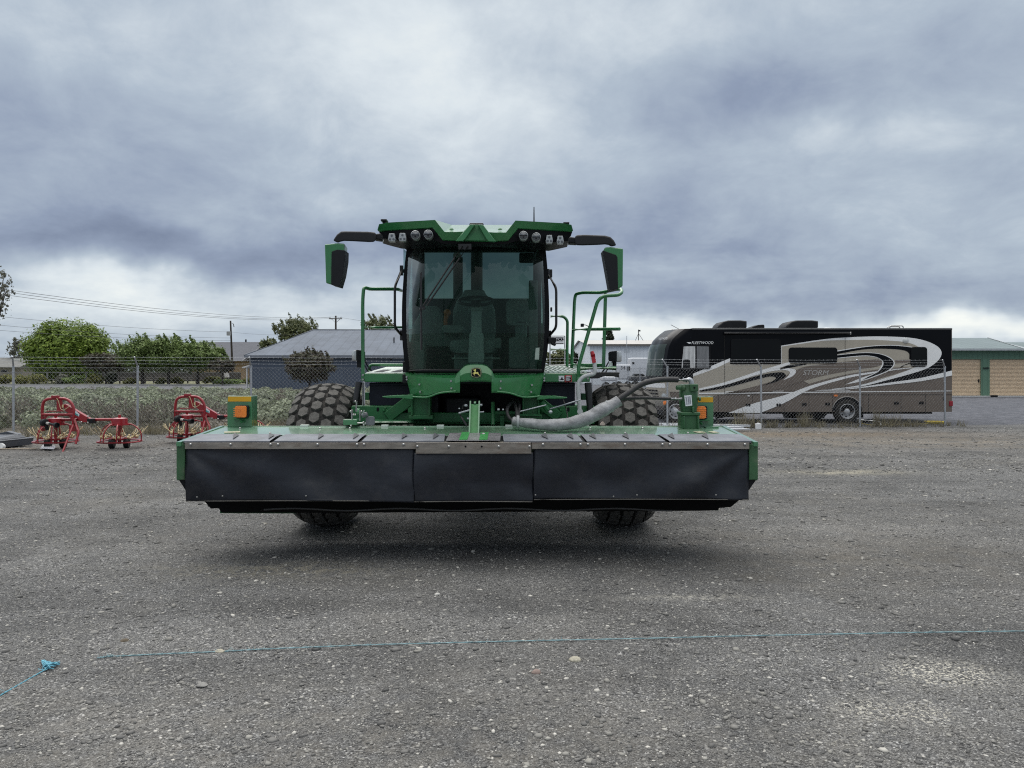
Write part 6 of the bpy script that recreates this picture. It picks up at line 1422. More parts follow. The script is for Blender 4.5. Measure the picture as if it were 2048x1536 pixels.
b = MB(); b.tube([(rxa, rm, zr_+0.02), (rxb, rm, zr_+0.02)], 0.08, 6); b.tube([(xa, ya, zz0+0.02), (rxa, rm, zr_+0.02)], 0.06, 6); b.build('ridge_cap', mat('ridge_metal', (0.10, 0.115, 0.14, 1), 0.5), rf)
b = MB(); b.cyl((XP(788, YB_+4), YB_+4, 3.9), (XP(788, YB_+4), YB_+4, 4.75), 0.06, n=8); b.build('vent_pipe', BLACKP, rf)
b = MB(); b.bx(XP(742, YB_), XP(749, YB_), YB_-0.12, YB_, ZP(716, YB_), ZP(712.5, YB_)); b.build('wall_lamp', WHITEP, BLD)
b = MB(); b.lathe([(0.10, 0), (0.09, 0.04), (0, 0.05)], (XP(782, YB_), YB_, ZP(719, YB_)), (0, -1, 0), 12); b.build('wall_vent', BLACKP, BLD)
b = MB(); b.prism([(x0, YB_+1, ZP(727, YB_)), (XP(476, YB_), YB_+1, ZP(734, YB_)), (XP(476, YB_), YB_+1, ZP(736, YB_)), (x0, YB_+1, ZP(730.5, YB_))], (0, 4, 0)); pc = b.build('porch_roof', WHITEP, BLD)
b = MB(); b.bx(XP(483.5, YB_), XP(486, YB_), YB_+1.1, YB_+1.2, 0, ZP(734, YB_)); b.build('porch_post', WHITEP, pc)

# ------------------------------------------------------------------ slate roofed house behind
YH = 120.0
HS = thing('gabled_house', 'tan house with a wide dark slate roof behind the road', 'house', (XP(450, YH), YH+6, 0))
hx0, hx1 = XP(385, YH), XP(484, YH)
b = MB(); b.bx(hx0, hx1, YH, YH+12, -0.05, ZP(720, YH)); b.build('wall', mat('tan_wall', (0.32, 0.22, 0.13, 1), 0.8, var=0.2, vscale=3), HS)
zE, zR = ZP(722, YH-0.8), ZP(684, YH+7); gx = XP(534, YH+7)
b = MB(); b.face([(hx0-1, YH-0.8, zE), (XP(485, YH-0.8), YH-0.8, zE), (gx, YH+7, zR), (hx0-1, YH+7, zR)]); b.face([(hx0-1, YH+14, zE), (hx0-1, YH+7, zR), (gx, YH+7, zR), (XP(485, YH), YH+14, zE)])
b.build('roof', mat('slate_roof', (0.072, 0.077, 0.095, 1), 0.8, var=0.12, vscale=1.2), HS)
b = MB(); b.prism([(XP(485, YH-0.8)+0.02, YH-0.7, zE-0.02), (gx+0.02, YH+7, zR-0.05), (gx+0.6, YH+12, zE-0.02)], (0.3, 0, 0)); b.build('gable', mat('dark_gable', (0.02, 0.02, 0.022, 1), 0.8), HS)
b = MB(); b.tube([(XP(484, YH-0.8), YH-0.8, zE), (gx, YH+7, zR)], 0.12, 6); b.build('barge_board', mat('grey_barge', (0.16, 0.165, 0.18, 1), 0.6), HS)
b = MB(); q = (XP(490.5, YH+7), YH+7.3, zR-0.1); b.cyl(q, Vector(q)+Vector((0, 0, 0.55)), 0.14, n=8); b.build('roof_vent', BLACKP, HS)

# far left bungalow and pale low house
YL = 112.0
BG = thing('bungalow', 'low beige bungalow with grey shingle roof and a flat white canopy', 'house', (XP(0, YL), YL+5, 0))
b = MB(); b.bx(XP(-90, YL), XP(41, YL), YL, YL+10, -0.05, ZP(733, YL)); b.build('wall', mat('beige_wall', (0.26, 0.235, 0.20, 1), 0.8), BG)
b = MB(); b.prism([(XP(-95, YL), YL-0.6, ZP(734, YL)), (XP(-95, YL), YL+5, ZP(714, YL)), (XP(-95, YL), YL+10.6, ZP(734, YL))], (XP(45, YL)-XP(-95, YL), 0, 0)); b.build('roof', mat('grey_shingle', (0.15, 0.15, 0.145, 1), 0.85, var=0.25, vscale=1.5), BG)
b = MB(); b.bx(XP(2, YL), XP(16, YL), YL-0.03, YL+0.02, ZP(745, YL), ZP(740, YL)); w_ = b.build('window', mat('frame_grey', (0.4, 0.4, 0.4, 1), 0.5), BG); b = MB(); b.bx(XP(3, YL), XP(15, YL), YL-0.05, YL-0.032, ZP(744.4, YL), ZP(740.6, YL)); b.build('pane', DKGL, w_)
b = MB(); b.prism([(XP(22, YL-3), YL-3, ZP(719.5, YL-3)), (XP(47, YL-3), YL-3, ZP(719.5, YL-3)), (XP(45, YL-3), YL-3, ZP(717, YL-3)), (XP(25, YL-3), YL-3, ZP(717, YL-3))], (0, 2.4, 0)); b.build('flat_canopy', WHITEP, BG)
YW = 135.0
PH = thing('low_house', 'small white flat roofed building behind the far shrubs, under the broad tree', 'house', (XP(148, YW), YW+3, 0))
b = MB(); b.bx(XP(118, YW), XP(178, YW), YW, YW+6, -0.05, ZP(747, YW)); b.build('wall', mat('white_wall', (0.55, 0.55, 0.53, 1), 0.7), PH)
b = MB(); b.bx(XP(113, YW), XP(180, YW), YW-0.5, YW+6.5, ZP(746.5, YW), ZP(743, YW)); b.build('roof', mat('dark_flat_roof', (0.06, 0.06, 0.065, 1), 0.8), PH)
for a, c in ((146, 153), (156, 165)):
    b = MB(); b.bx(XP(a, YW), XP(c, YW), YW-0.04, YW+0.02, ZP(753, YW), ZP(749.3, YW)); w_ = b.build('window', WHITEP, PH); b = MB(); b.bx(XP(a+.6, YW), XP(c-.6, YW), YW-0.06, YW-0.042, ZP(752.5, YW), ZP(749.8, YW)); b.build('pane', DKGL, w_)

# road with kerb, plank fence and shrubs beyond the sagebrush
b = MB(); b.face([(-160, 66, 0.004), (-22.5, 66, 0.004), (-22.5, 88, 0.004), (-160, 84, 0.004)]); o = b.build('road', mat('asphalt', (0.085, 0.088, 0.098, 1), 0.85, var=0.2, vscale=0.7), fix=False); o['kind'] = 'structure'
b = MB(); b.prism([(-58, 84.3, 0), (-22, 84.3, 0), (-22, 84.5, 0), (-58, 84.5, 0)], (0, 0, 0.14)); o = b.build('kerb', mat('kerb_concrete', (0.34, 0.34, 0.33, 1), 0.8, var=0.15, vscale=2)); o['kind'] = 'structure'
b = MB(); b.face([(-160, 84.6, 0.006), (-20, 84.6, 0.006), (-20, 140, 0.006), (-160, 140, 0.006)]); o = b.build('lawn', mat('dry_lawn', (0.13, 0.13, 0.065, 1), 0.9, var=0.4, vscale=0.5), fix=False); o['kind'] = 'structure'
YP = 97.0
PF = thing('plank_fence', 'dark weathered board fence behind the row of road trees', 'fence', (XP(330, YP), YP, 0))
for a in range(205, 482, 17):
    b = MB(); b.bx(XP(a, YP)-0.07, XP(a, YP)+0.07, YP, YP+0.14, -0.05, ZP(744.3, YP)); b.build('post', BARK, PF)
b = MB()
for k in range(4): b.bx(XP(205, YP), XP(482, YP), YP-0.05, YP-0.005, 0.30+k*0.27, 0.55+k*0.27)
b.build('boards', mat('weathered_board', (0.060, 0.056, 0.055, 1), 0.85, var=0.3, vscale=1.2), PF)
b = MB(); b.bx(XP(205, YP), XP(482, YP), YP-0.055, YP, ZP(744.6, YP)-0.1, ZP(744.6, YP)); b.build('top_rail', mat('grey_rail', (0.16, 0.16, 0.165, 1), 0.8, var=0.2), PF)
RFN = thing('rail_fence', 'thin grey pipe rail fence across the far lawn', 'fence', (XP(110, 92), 92, 0))
for a in range(-10, 215, 26):
    b = MB(); b.bx(XP(a, 92)-0.05, XP(a, 92)+0.05, 92, 92.1, -0.05, 1.5); b.build('post', mat('rail_grey', (0.22, 0.22, 0.23, 1), 0.6), RFN)
for h_ in (1.42, 0.55):
    b = MB(); b.bx(XP(-10, 92), XP(205, 92), 91.95, 92.0, h_, h_+0.06); b.build('rail', MATS['rail_grey'], RFN)
b = MB(); q = [P(x, y, 96.6) for x, y in ((447.5, 745), (452, 740.5), (455.5, 743), (457.5, 754.5), (449, 755)) ]
b.loft([q, [p+Vector((0.1, 0.08, -0.05)) for p in q]]); o = b.build('sheeting', mat('white_sheet', (0.62, 0.60, 0.63, 1), 0.5, var=0.25, vscale=3, bump=0.6, bscale=5), bevel=0.04, org=(XP(452, 96.6), 96.6, 0.8)); tag(o, 'crumpled white sheeting hung over the dark board fence', 'plastic sheet')
def shrub(label, px, Y, half, top, leaf, seed, n=700, group=None, size=0.16, name='shrub', bot=0.0):
    x = XP(px, Y); zt2 = ZP(top, Y); rx = half*Y/F; t = thing(name, label, 'shrub', (x, Y, 0), group)
    bl = clumps((x, Y, zt2*0.45), (rx*0.8, rx*0.6, zt2*0.42), 14, rx*0.3, rx*0.42, seed, min(1.0, zt2/rx*0.6))
    V, Fq = leaf_cloud(bl, n, size, seed=seed, shell=0.5); V[:, 2] = np.abs(V[:, 2]); o = mesh_np('foliage', V, Fq, leaf, org=(x, Y, 0)); o.parent = t; o.location = (0, 0, 0)
    b = MB(); g = random.Random(seed)
    for k in range(5): a = g.uniform(0, 6.28); b.tube([Vector((x, Y, -0.03)), Vector((x+math.cos(a)*rx*0.5, Y+math.sin(a)*rx*0.4, zt2*0.6))], [0.05, 0.02], 5)
    b.build('stems', BARK, t)
    return t
sg = 'yellow green shrubs across the road'
for i, (px, hw_, tp_, lf, lab) in enumerate([(12, 17, 748, LFY, 'yellow green shrub in front of the beige bungalow window'), (43, 19, 747, LFY, 'yellow green shrub behind the fence post nearest the grey trough'), (77, 20, 745.5, LFY, 'bright yellow green shrub between the bungalow and the low white house'), (125, 15, 748, LFG, 'brownish grey shrub in front of the low white house'),
      (150, 22, 750, LF1, 'dark green low spreading juniper before the low white house'), (190, 18, 749, LFY, 'yellow green shrub below the purple leaved tree'), (222, 13, 742, LFD, 'dark upright shrub beside the second fence post'), (262, 14, 755, LFY, 'straw coloured tuft before the board fence, near the dark upright shrub'), (322, 14, 756, LFY, 'yellow green tuft between the two forked tree trunks'), (355, 15, 753, LFY, 'round yellow green shrub beside the trunk of the lowest road tree'), (428, 20, 752, LFY, 'broad yellow green shrub under the slate roof house')]):
    shrub(lab, px, 88.5 if px > 200 else 90.5, hw_, tp_, lf, 100+i, 900, sg)
shrub('clipped dark green hedge along the kerb below the tan house wall', 458, 87, 34, 757, LF1, 140, 1800, name='hedge', size=0.14)
shrub('yellow green shrub behind the white porch post', 494, 88, 8, 752, LFY, 141, 500, sg)

# ------------------------------------------------------------------ poles and wires
PL1 = thing('utility_pole', 'dark wooden pole with a transformer can in front of the slate roof', 'utility pole', (XP(465, 100), 100, 0))
b = MB(); b.tube([P(466, 765, 100), P(461, 641.5, 100)], [0.16, 0.11], 8); b.build('mast', BARK, PL1)
b = MB(); b.cyl(P(457.5, 671, 99.7), P(457.5, 663, 99.7), 0.28, n=12); b.build('transformer', mat('grey_can', (0.32, 0.33, 0.34, 1), 0.5), PL1)
b = MB(); b.tube([P(461.5, 645, 99.8), P(467, 648, 99.8), P(468, 654, 99.8)], 0.05, 6); b.build('bracket', BLACKM, PL1)
PL2 = thing('utility_pole', 'wooden pole with a crossarm rising behind the hipped metal roof', 'utility pole', (XP(672, 130), 130, 0))
b = MB(); b.tube([P(672, 760, 130), P(671.5, 631.5, 130)], [0.2, 0.15], 8); b.build('mast', BARK, PL2)
b = MB(); b.box(P(671, 637.5, 129.7), (2.3, 0.12, 0.14)); b.tube([P(663, 638, 129.7), P(671.5, 646, 129.8), P(680, 638, 129.7)], 0.04, 5); b.build('crossarm', BARK, PL2)
b = MB()
for px in (660, 672, 682): b.cyl(P(px, 637, 129.7), P(px, 633.5, 129.7), 0.07, n=6)
b.build('insulator', mat('insulator', (0.3, 0.3, 0.3, 1), 0.4), PL2, split=True)
WM = mat('power_cable', (0.13, 0.13, 0.14, 1), 0.6)
def wire(label, a, ya, c, yc, sag, group, rad):
    b = MB(); A_, C_ = P(a[0], a[1], ya), P(c[0], c[1], yc); pts = []
    for t_ in np.linspace(0, 1, 16): q = A_.lerp(C_, t_); q.z -= sag*4*t_*(1-t_); pts.append(q)
    b.tube(pts, rad, 5); o = b.build('power_line', WM, org=C_); tag(o, label, 'power line', group)
wire('topmost of the three power lines sloping down to the crossarm pole', (-60, 569, 0), 48, (672, 633.5), 129.7, 0.9, 'power lines to the crossarm pole', 0.017)
wire('middle of the three power lines sloping down to the crossarm pole', (-60, 573.5), 48, (660, 634.5), 129.7, 1.0, 'power lines to the crossarm pole', 0.017)
wire('lowest of the three power lines sloping down to the crossarm pole', (-60, 580), 49, (682, 634.5), 129.7, 1.1, 'power lines to the crossarm pole', 0.017)
wire('short power line running from the crossarm pole behind the cab', (672, 633.5), 129.7, (1010, 672), 200, 0.6, 'power lines to the crossarm pole', 0.022)
wire('thin cable passing in front of the broad green tree top to the transformer pole', (-60, 627), 70, (461, 664), 100, 0.3, 'cables to the transformer pole', 0.015)
wire('thin cable over the row of road trees to the transformer pole', (-60, 645), 72, (462, 676), 100, 0.3, 'cables to the transformer pole', 0.015)
wire('lowest thin cable behind the road trees to the transformer pole', (-60, 656), 73, (463, 681), 100, 0.3, 'cables to the transformer pole', 0.015)
wire('thin cable running from the transformer pole to the metal roof', (461, 664), 100, (640, 667), 102, 0.3, 'cables to the transformer pole', 0.012)

# ------------------------------------------------------------------ storage units on the right
YS = 47.3; sx0, sx1 = XP(1780, YS), XP(2420, YS)
ST = thing('storage_building', 'green storage unit building with tan roll-up doors behind the motorhome', 'building', ((sx0+sx1)/2, YS+5, 0))
SGN = siding_mat('green_siding', (0.13, 0.225, 0.165), 3.0, depth=0.5)
b = MB(); b.bx(sx0, sx1, YS+0.12, YS+10, -0.05, ZP(699, YS)); b.bx(sx0, sx1, YS, YS+0.12, ZP(718.5, YS), ZP(699, YS))
pil = [(1787, 1799), (1962.5, 1979.5), (2143, 2160), (2324, 2341)]
for a, c in pil: b.bx(XP(a, YS), XP(c, YS), YS, YS+0.12, 0, ZP(718.5, YS))
b.build('wall', SGN, ST)
TAN = siding_mat('tan_shutter', (0.44, 0.34, 0.235), 5.6, axis='Z', depth=0.9)
for (a, _), (c, _) in zip([(p[1], 0) for p in pil[:-1]], [(p[0], 0) for p in pil[1:]]):
    b = MB(); n_ = 27; zT, zB_ = ZP(718.5, YS), ZP(791.5, YS)
    for k in range(n_):
        za, zc = zB_+(zT-zB_)*k/n_, zB_+(zT-zB_)*(k+1)/n_; b.prism([(XP(a, YS), YS+0.10, za), (XP(a, YS), YS+0.066, za*0.4+zc*0.6), (XP(a, YS), YS+0.10, zc)], (XP(c, YS)-XP(a, YS), 0, 0))
    d_ = b.build('roll_door', mat('tan_door', (0.66, 0.52, 0.37, 1), 0.55, var=0.05), ST)
    b = MB(); b.bx(XP(c-5, YS), XP(c-3, YS), YS+0.03, YS+0.06, 0.9, 1.1); b.build('handle', BLACKP, d_)
b = MB(); b.bx(sx0, sx1, YS-0.6, YS+0.2, 0.0, 0.06); b.build('slab_edge', mat('concrete_slab', (0.5, 0.5, 0.5, 1), 0.8), ST)
zR2 = ZP(676, YS+5); zE2 = ZP(698, YS-0.4); rxe = XP(1936, YS+5)
b = MB(); b.face([(sx0-1, YS-0.4, zE2), (XP(2050, YS-0.4), YS-0.4, zE2), (rxe+1.4, YS+5, zR2), (sx0-1, YS+5, zR2)]); b.face([(XP(2050, YS-0.4), YS-0.4, zE2), (sx1, YS-0.4, zE2-0.0), (sx1, YS+6, zE2+0.9), (XP(2050, YS+6), YS+6, zE2+0.5)]); b.face([(sx0-1, YS+10, zE2), (sx0-1, YS+5, zR2), (rxe+1.4, YS+5, zR2), (XP(2050, YS), YS+10, zE2)]); b.face([(XP(2050, YS-0.4), YS-0.4, zE2), (XP(2050, YS+6), YS+10, zE2), (rxe+1.4, YS+5, zR2)])
b.build('roof', siding_mat('green_grey_roof', (0.17, 0.21, 0.22), 1.6, depth=0.4), ST)
b = MB(); b.bx(sx0-1, sx1, YS-0.45, YS-0.33, ZP(701, YS-0.4), ZP(697, YS-0.4)); b.build('gutter', mat('pale_gutter', (0.42, 0.45, 0.47, 1), 0.5), ST)
b = MB(); b.tube([(rxe+1.4, YS+5, zR2+0.03), (XP(2050, YS-0.4), YS-0.4, zE2+0.03)], 0.06, 6); b.build('hip_cap', MATS['pale_gutter'], ST)
b = MB(); b.bx(XP(1966, YS), XP(1977, YS), YS-0.08, YS-0.005, ZP(737, YS), ZP(735, YS)); b.build('wall_lamp', BLACKP, ST)
b = MB(); b.bx(XP(1969, YS), XP(1981, YS), YS-0.75, YS-0.55, 0.0, 0.12); o = b.build('rubber_block', BLACKP, bevel=0.03, org=(XP(1975, YS), YS-0.65, 0)); tag(o, 'black block on the ground at the foot of the green pillar', 'block')
ST2 = thing('storage_shed', 'second green storage building whose roof shows past the first roof', 'building', (XP(2060, 70), 72, 0))
b = MB(); b.bx(XP(1985, 70), XP(2300, 70), 70, 80, -0.05, 3.2); b.build('wall', SGN, ST2)
b = MB(); b.prism([(XP(1990, 75), 69.5, 3.2), (XP(1990, 75), 75, ZP(684.5, 75)), (XP(1990, 75), 80.5, 3.2)], (16, 0, 0)); b.build('roof', MATS.get('x') or siding_mat('green_grey_roof_far', (0.17, 0.21, 0.22), 1.2, depth=0.4), ST2)

# ------------------------------------------------------------------ white metal shed and yard vehicles beyond the right walkway
YG = 88.0
WS = thing('white_shed', 'large white metal shed with a low gable and a rooftop antenna', 'shed', (XP(1250, YG), YG+10, 0))
gx0 = XP(1180, YG); WSM = siding_mat('white_ribbed', (0.74, 0.78, 0.83), 2.2, depth=0.3); zE3 = ZP(690, YG)
b = MB(); dpt = 25.0
b.bx(gx0, gx0+26, YG, YG+dpt, -0.05, zE3); b.prism([(gx0, YG, zE3), (gx0, YG+dpt/2, ZP(682, YG+dpt/2)), (gx0, YG+dpt, zE3)], (0.05, 0, 0)); b.build('wall', WSM, WS)
b = MB(); rz3 = ZP(682, YG+dpt/2)+0.1
b.face([(gx0-0.3, YG-0.3, zE3+0.02), (gx0+26, YG-0.3, zE3+0.02), (gx0+26, YG+dpt/2, rz3), (gx0-0.3, YG+dpt/2, rz3)]); b.face([(gx0-0.3, YG+dpt+0.3, zE3), (gx0-0.3, YG+dpt/2, rz3), (gx0+26, YG+dpt/2, rz3), (gx0+26, YG+dpt+0.3, zE3)])
b.build('roof', mat('pale_roof', (0.45, 0.43, 0.41, 1), 0.6, var=0.1, vscale=1), WS)
b = MB(); b.bx(gx0-0.3, gx0+26, YG-0.36, YG-0.28, zE3-0.12, zE3+0.1); b.build('gutter', mat('brown_gutter', (0.14, 0.13, 0.12, 1), 0.6), WS)
b = MB(); q = P(1277, 681, YG+8); b.cyl(q, q+Vector((0, 0, 1.4)), 0.05, n=6); b.cyl(q+Vector((-0.4, 0, 0)), q+Vector((0, 0, 0.9)), 0.03, n=5); b.cyl(q+Vector((0.6, 0, 0)), q+Vector((0, 0, 0.9)), 0.03, n=5); b.box(q+Vector((0.1, 0, 1.25)), (0.3, 0.05, 0.2)); b.build('roof_antenna', BLACKM, WS)
AN = thing('yard_antenna', 'thin antenna mast with a small grid dish before the white shed wall', 'antenna', (XP(1253.5, 80), 80, 0))
b = MB(); b.cyl((XP(1253.5, 80), 80, 0), (XP(1253.5, 80), 80, ZP(672, 80)), 0.03, n=6); b.build('mast', ZINC, AN)
b = MB(); c = P(1253.5, 701, 79.9)
for k in (-2, -1, 0, 1, 2): b.bx(c.x-0.3, c.x+0.3, 79.88, 79.9, c.z+k*0.11-0.015, c.z+k*0.11+0.015); b.bx(c.x+k*0.13-0.012, c.x+k*0.13+0.012, 79.86, 79.88, c.z-0.25, c.z+0.25)
b.build('dish', ZINC, AN)
# hanging sign in a post frame
YK = 58.0
SG = thing('hanging_sign', 'white and black sign hung in a tall post frame behind the cab', 'sign', (XP(1116, YK), YK, 0))
b = MB(); b.mi(0)
for px in (1100, 1129.5): b.cyl((XP(px, YK), YK, -0.05), (XP(px, YK), YK, ZP(672, YK)), 0.045, n=8)
b.cyl((XP(1100, YK), YK, ZP(672, YK)), (XP(1129.5, YK), YK, ZP(672, YK)), 0.035, n=8); b.build('post_frame', mat('grey_post', (0.32, 0.33, 0.35, 1), 0.5), SG)
b = MB(); b.mi(0); b.bx(XP(1090, YK), XP(1127.5, YK), YK-0.06, YK-0.02, ZP(688.5, YK), ZP(673.5, YK)); b.mi(1); b.bx(XP(1090.5, YK), XP(1127, YK), YK-0.064, YK-0.061, ZP(682.5, YK), ZP(674.8, YK)); b.bx(XP(1090.5, YK), XP(1127, YK), YK-0.064, YK-0.061, ZP(688.2, YK), ZP(686.6, YK))
b.mi(0); b.text('YCO', 0.335, (XP(1111.3, YK), YK-0.066, ZP(681.6, YK)), depth=0.001, sx=0.93)
b.build('panel', [WHITEP, BLACKT], SG)
# yard vehicles, small in the picture
def van(label, px0, px1, py0, py1, Y, name='box_trailer', cat='trailer', cab_=None):
    xa, xb = XP(px0, Y), XP(px1, Y); t = thing(name, label, cat, ((xa+xb)/2, Y+1.1, 0)); b = MB(); z0, z1 = ZP(py1, Y), ZP(py0, Y); b.bx(xa, xb, Y, Y+2.2, z0, z1); b.build('body', mat('van_white', (0.60, 0.62, 0.66, 1), 0.4, var=0.05), t, bevel=0.12, seg=3)
    for k in (0.2, 0.8):
        b = MB(); c = Vector((xa+(xb-xa)*k, Y+0.1, 0.36)); b.lathe([(0.2, -0.1), (0.34, -0.1), (0.36, 0), (0.34, 0.1), (0.2, 0.1)], c, (0, 1, 0), 16, caps=False); w_ = b.build('wheel', RUBBER, t, smooth=40); b = MB(); b.lathe([(0.2, -0.08), (0.1, -0.06), (0, -0.06)], c, (0, 1, 0), 12, caps=False); b.build('rim', STEEL, w_)
    return t
t = van('large white box trailer parked before the white shed, next to the motorhome nose', 1262, 1310, 715.5, 757, 70)
b = MB(); b.bx(XP(1264.5, 70), XP(1268.5, 70), 69.96, 70.0, ZP(728, 70), ZP(724, 70)); b.build('vent', BLACKP, t)
t = van('white truck with black markings beside the box trailer', 1232, 1262, 729, 759, 66, 'small_truck', 'truck')
b = MB(); b.text('34', 0.42, (XP(1241, 66), 65.98, ZP(738.8, 66)), depth=0.002); b.bx(XP(1254, 66), XP(1260, 66), 65.96, 65.99, ZP(741, 66), ZP(733, 66)); b.build('marking', BLACKT, t)
t = van('low white car parked beside the truck, seen under the fender bracket', 1206, 1236, 753, 762, 62, 'parked_car', 'car')
b = MB(); Yc = 62; b.prism([P(x, y, Yc+0.3) for x, y in ((1211, 753.5), (1216, 747), (1228, 747), (1233, 753.5))], (0, 1.5, 0)); b.build('cabin', DKGL, t)
t = van('dark car parked behind the yellow bollard', 1262, 1296, 752.5, 762, 63, 'parked_car', 'car'); t.children[0].data.materials[0] = mat('car_dark', (0.03, 0.033, 0.04, 1), 0.3)
for ch in t.children:
    if ch.name.startswith('body'): ch.data.materials.clear(); ch.data.materials.append(MATS['car_dark'])
b = MB(); b.prism([P(x, y, 63.3) for x, y in ((1267, 753), (1272, 747.5), (1286, 747.5), (1292, 753))], (0, 1.4, 0)); b.build('cabin', DKGL, t)
b = MB(); c = (XP(1278.5, 52), 52, 0); b.lathe([(0.06, 0), (0.06, 0.74), (0.05, 0.80), (0, 0.82)], c, (0, 0, 1), 12); o = b.build('bollard', mat('yellow_bollard', (0.55, 0.40, 0.12, 1), 0.5), smooth=50, org=c); tag(o, 'yellow steel bollard standing in front of the parked cars', 'bollard')
# inner yard mesh gate in front of the vehicles
GT = thing('yard_gate', 'grey wire panel fence in front of the parked white vehicles', 'fence', (XP(1225, 50), 50, 0))
for px in range(1160, 1330, 24):
    b = MB(); b.cyl((XP(px, 50), 50, 0), (XP(px, 50), 50, 1.9), 0.03, n=6); b.build('post', ZINC, GT)
b = MB()
for k in range(9): b.bx(XP(1160, 50), XP(1328, 50), 49.99, 50.0, 0.1+k*0.21, 0.106+k*0.21)
for k in range(60): x_ = XP(1160+k*2.8, 50); b.bx(x_, x_+0.006, 49.98, 49.99, 0.05, 1.85)
b.build('wire_panel', WIREM, GT)
# pipe stack and lumber seen through the right rails
b = MB()
for k in range(3): b.cyl(P(1098, 732+k*2.2, 55+k*0.2), P(1160, 729+k*2.6, 56), 0.06, n=8)
o = b.build('pipe_stack', mat('pale_pipe', (0.42, 0.42, 0.40, 1), 0.5, var=0.2), org=P(1125, 735, 55.5)); tag(o, 'stack of pale irrigation pipes below the hanging sign', 'pipes')
# ------------------------------------------------------------------ sagebrush field behind the fence (one mass)
SAGE = leafmat('sage_leaf', [(0.235, 0.265, 0.185, 1), (0.27, 0.30, 0.21, 1), (0.31, 0.34, 0.245, 1)], 0.8, 0.15)
SAGEM = leafmat('sage_leaf_grey', [(0.19, 0.21, 0.155, 1), (0.22, 0.24, 0.18, 1), (0.25, 0.27, 0.205, 1)], 0.8, 0.15)
SAGED = leafmat('sage_dry', [(0.10, 0.09, 0.075, 1), (0.16, 0.145, 0.12, 1), (0.22, 0.20, 0.165, 1), (0.28, 0.26, 0.22, 1)], 0.85, 0.1)
def sagebrush():
    r_ = np.random.default_rng(5); Vs = []; Fs = []; Ms = []; n0 = 0
    bushes = []
    for _ in range(5200):
        Y = 20.5+r_.random()**1.35*44; X = XP(-60+r_.random()*900, Y)
        fy_ = fence_y(X)
        if Y < fy_+0.6 or Y > 49: continue
        if Y < fy_+1.6 and r_.random() < 0.5: continue
        if vnoise(np.array([X]), np.array([Y]), 0.22, 21)[0] < 0.13: continue
        sep_ = 0.72+0.010*(Y-20)
        if any((X-a)**2+(Y-c)**2 < sep_**2 for a, c in bushes): continue
        bushes.append((X, Y))
    for (X, Y) in bushes:
        near = Y < fence_y(X)+3.5
        R_ = 0.42+r_.random()**1.5*0.45; H_ = min(0.58+0.16*(Y < 31), R_*(0.85+0.40*r_.random()))
        dry = r_.random() < (0.34 if near else 0.06)
        k = int((620 if Y < 34 else 420)*R_/0.55)
        # foliage mounds sit on the bush in several rounded heads
        nh = 9; hd_ = r_.normal(size=(nh, 3)); hd_[:, 2] = np.abs(hd_[:, 2])*0.8+0.15; hd_ /= np.linalg.norm(hd_, axis=1)[:, None]
        hi = r_.integers(0, nh, k); d = r_.normal(size=(k, 3)); d[:, 2] += 0.35; d /= np.linalg.norm(d, axis=1)[:, None]
        p = hd_[hi]*0.60+d*0.42*(0.82+0.18*r_.random(k)[:, None]); p[:, 2] = np.maximum(p[:, 2], -0.1)
        p = p*np.array([R_, R_, H_])+np.array([X, Y, 0.10*H_])
        ln = (0.06+0.04*r_.random(k))*(1.9 if dry else 1.0); ax = d*0.9+r_.normal(size=(k, 3))*0.35+np.array([0, 0, 0.35]); ax /= np.linalg.norm(ax, axis=1)[:, None]
        nrm = d*0.9+hd_[hi]*0.25+r_.normal(size=(k, 3))*0.17
        if not dry: ax = ax*0.6-nrm*(ax*nrm).sum(1)[:, None]/(nrm*nrm).sum(1)[:, None]*0.5; ax /= np.linalg.norm(ax, axis=1)[:, None]
        sd_ = np.cross(ax, nrm); sd_ /= np.linalg.norm(sd_, axis=1)[:, None]
        w = (0.012 if dry else 0.058)*(0.7+0.6*r_.random(k))
        q = np.stack([p-sd_*w[:, None]*0.5, p+ax*ln[:, None]*0.55-sd_*w[:, None], p+ax*ln[:, None], p+ax*ln[:, None]*0.55+sd_*w[:, None]], 1)
        Vs.append(q.reshape(-1, 3)); Fs.append(np.arange(k*4).reshape(-1, 4)+n0); n0 += k*4; Ms.append(np.full(k, 1 if dry else (0 if r_.random() < 0.62 else 2)))
    print('sage bushes', len(bushes), 'blades', n0//4)
    o = mesh_np('sagebrush', np.concatenate(Vs), np.concatenate(Fs), [SAGE, SAGED, SAGEM], midx=np.concatenate(Ms)); o['kind'] = 'stuff'
sagebrush()
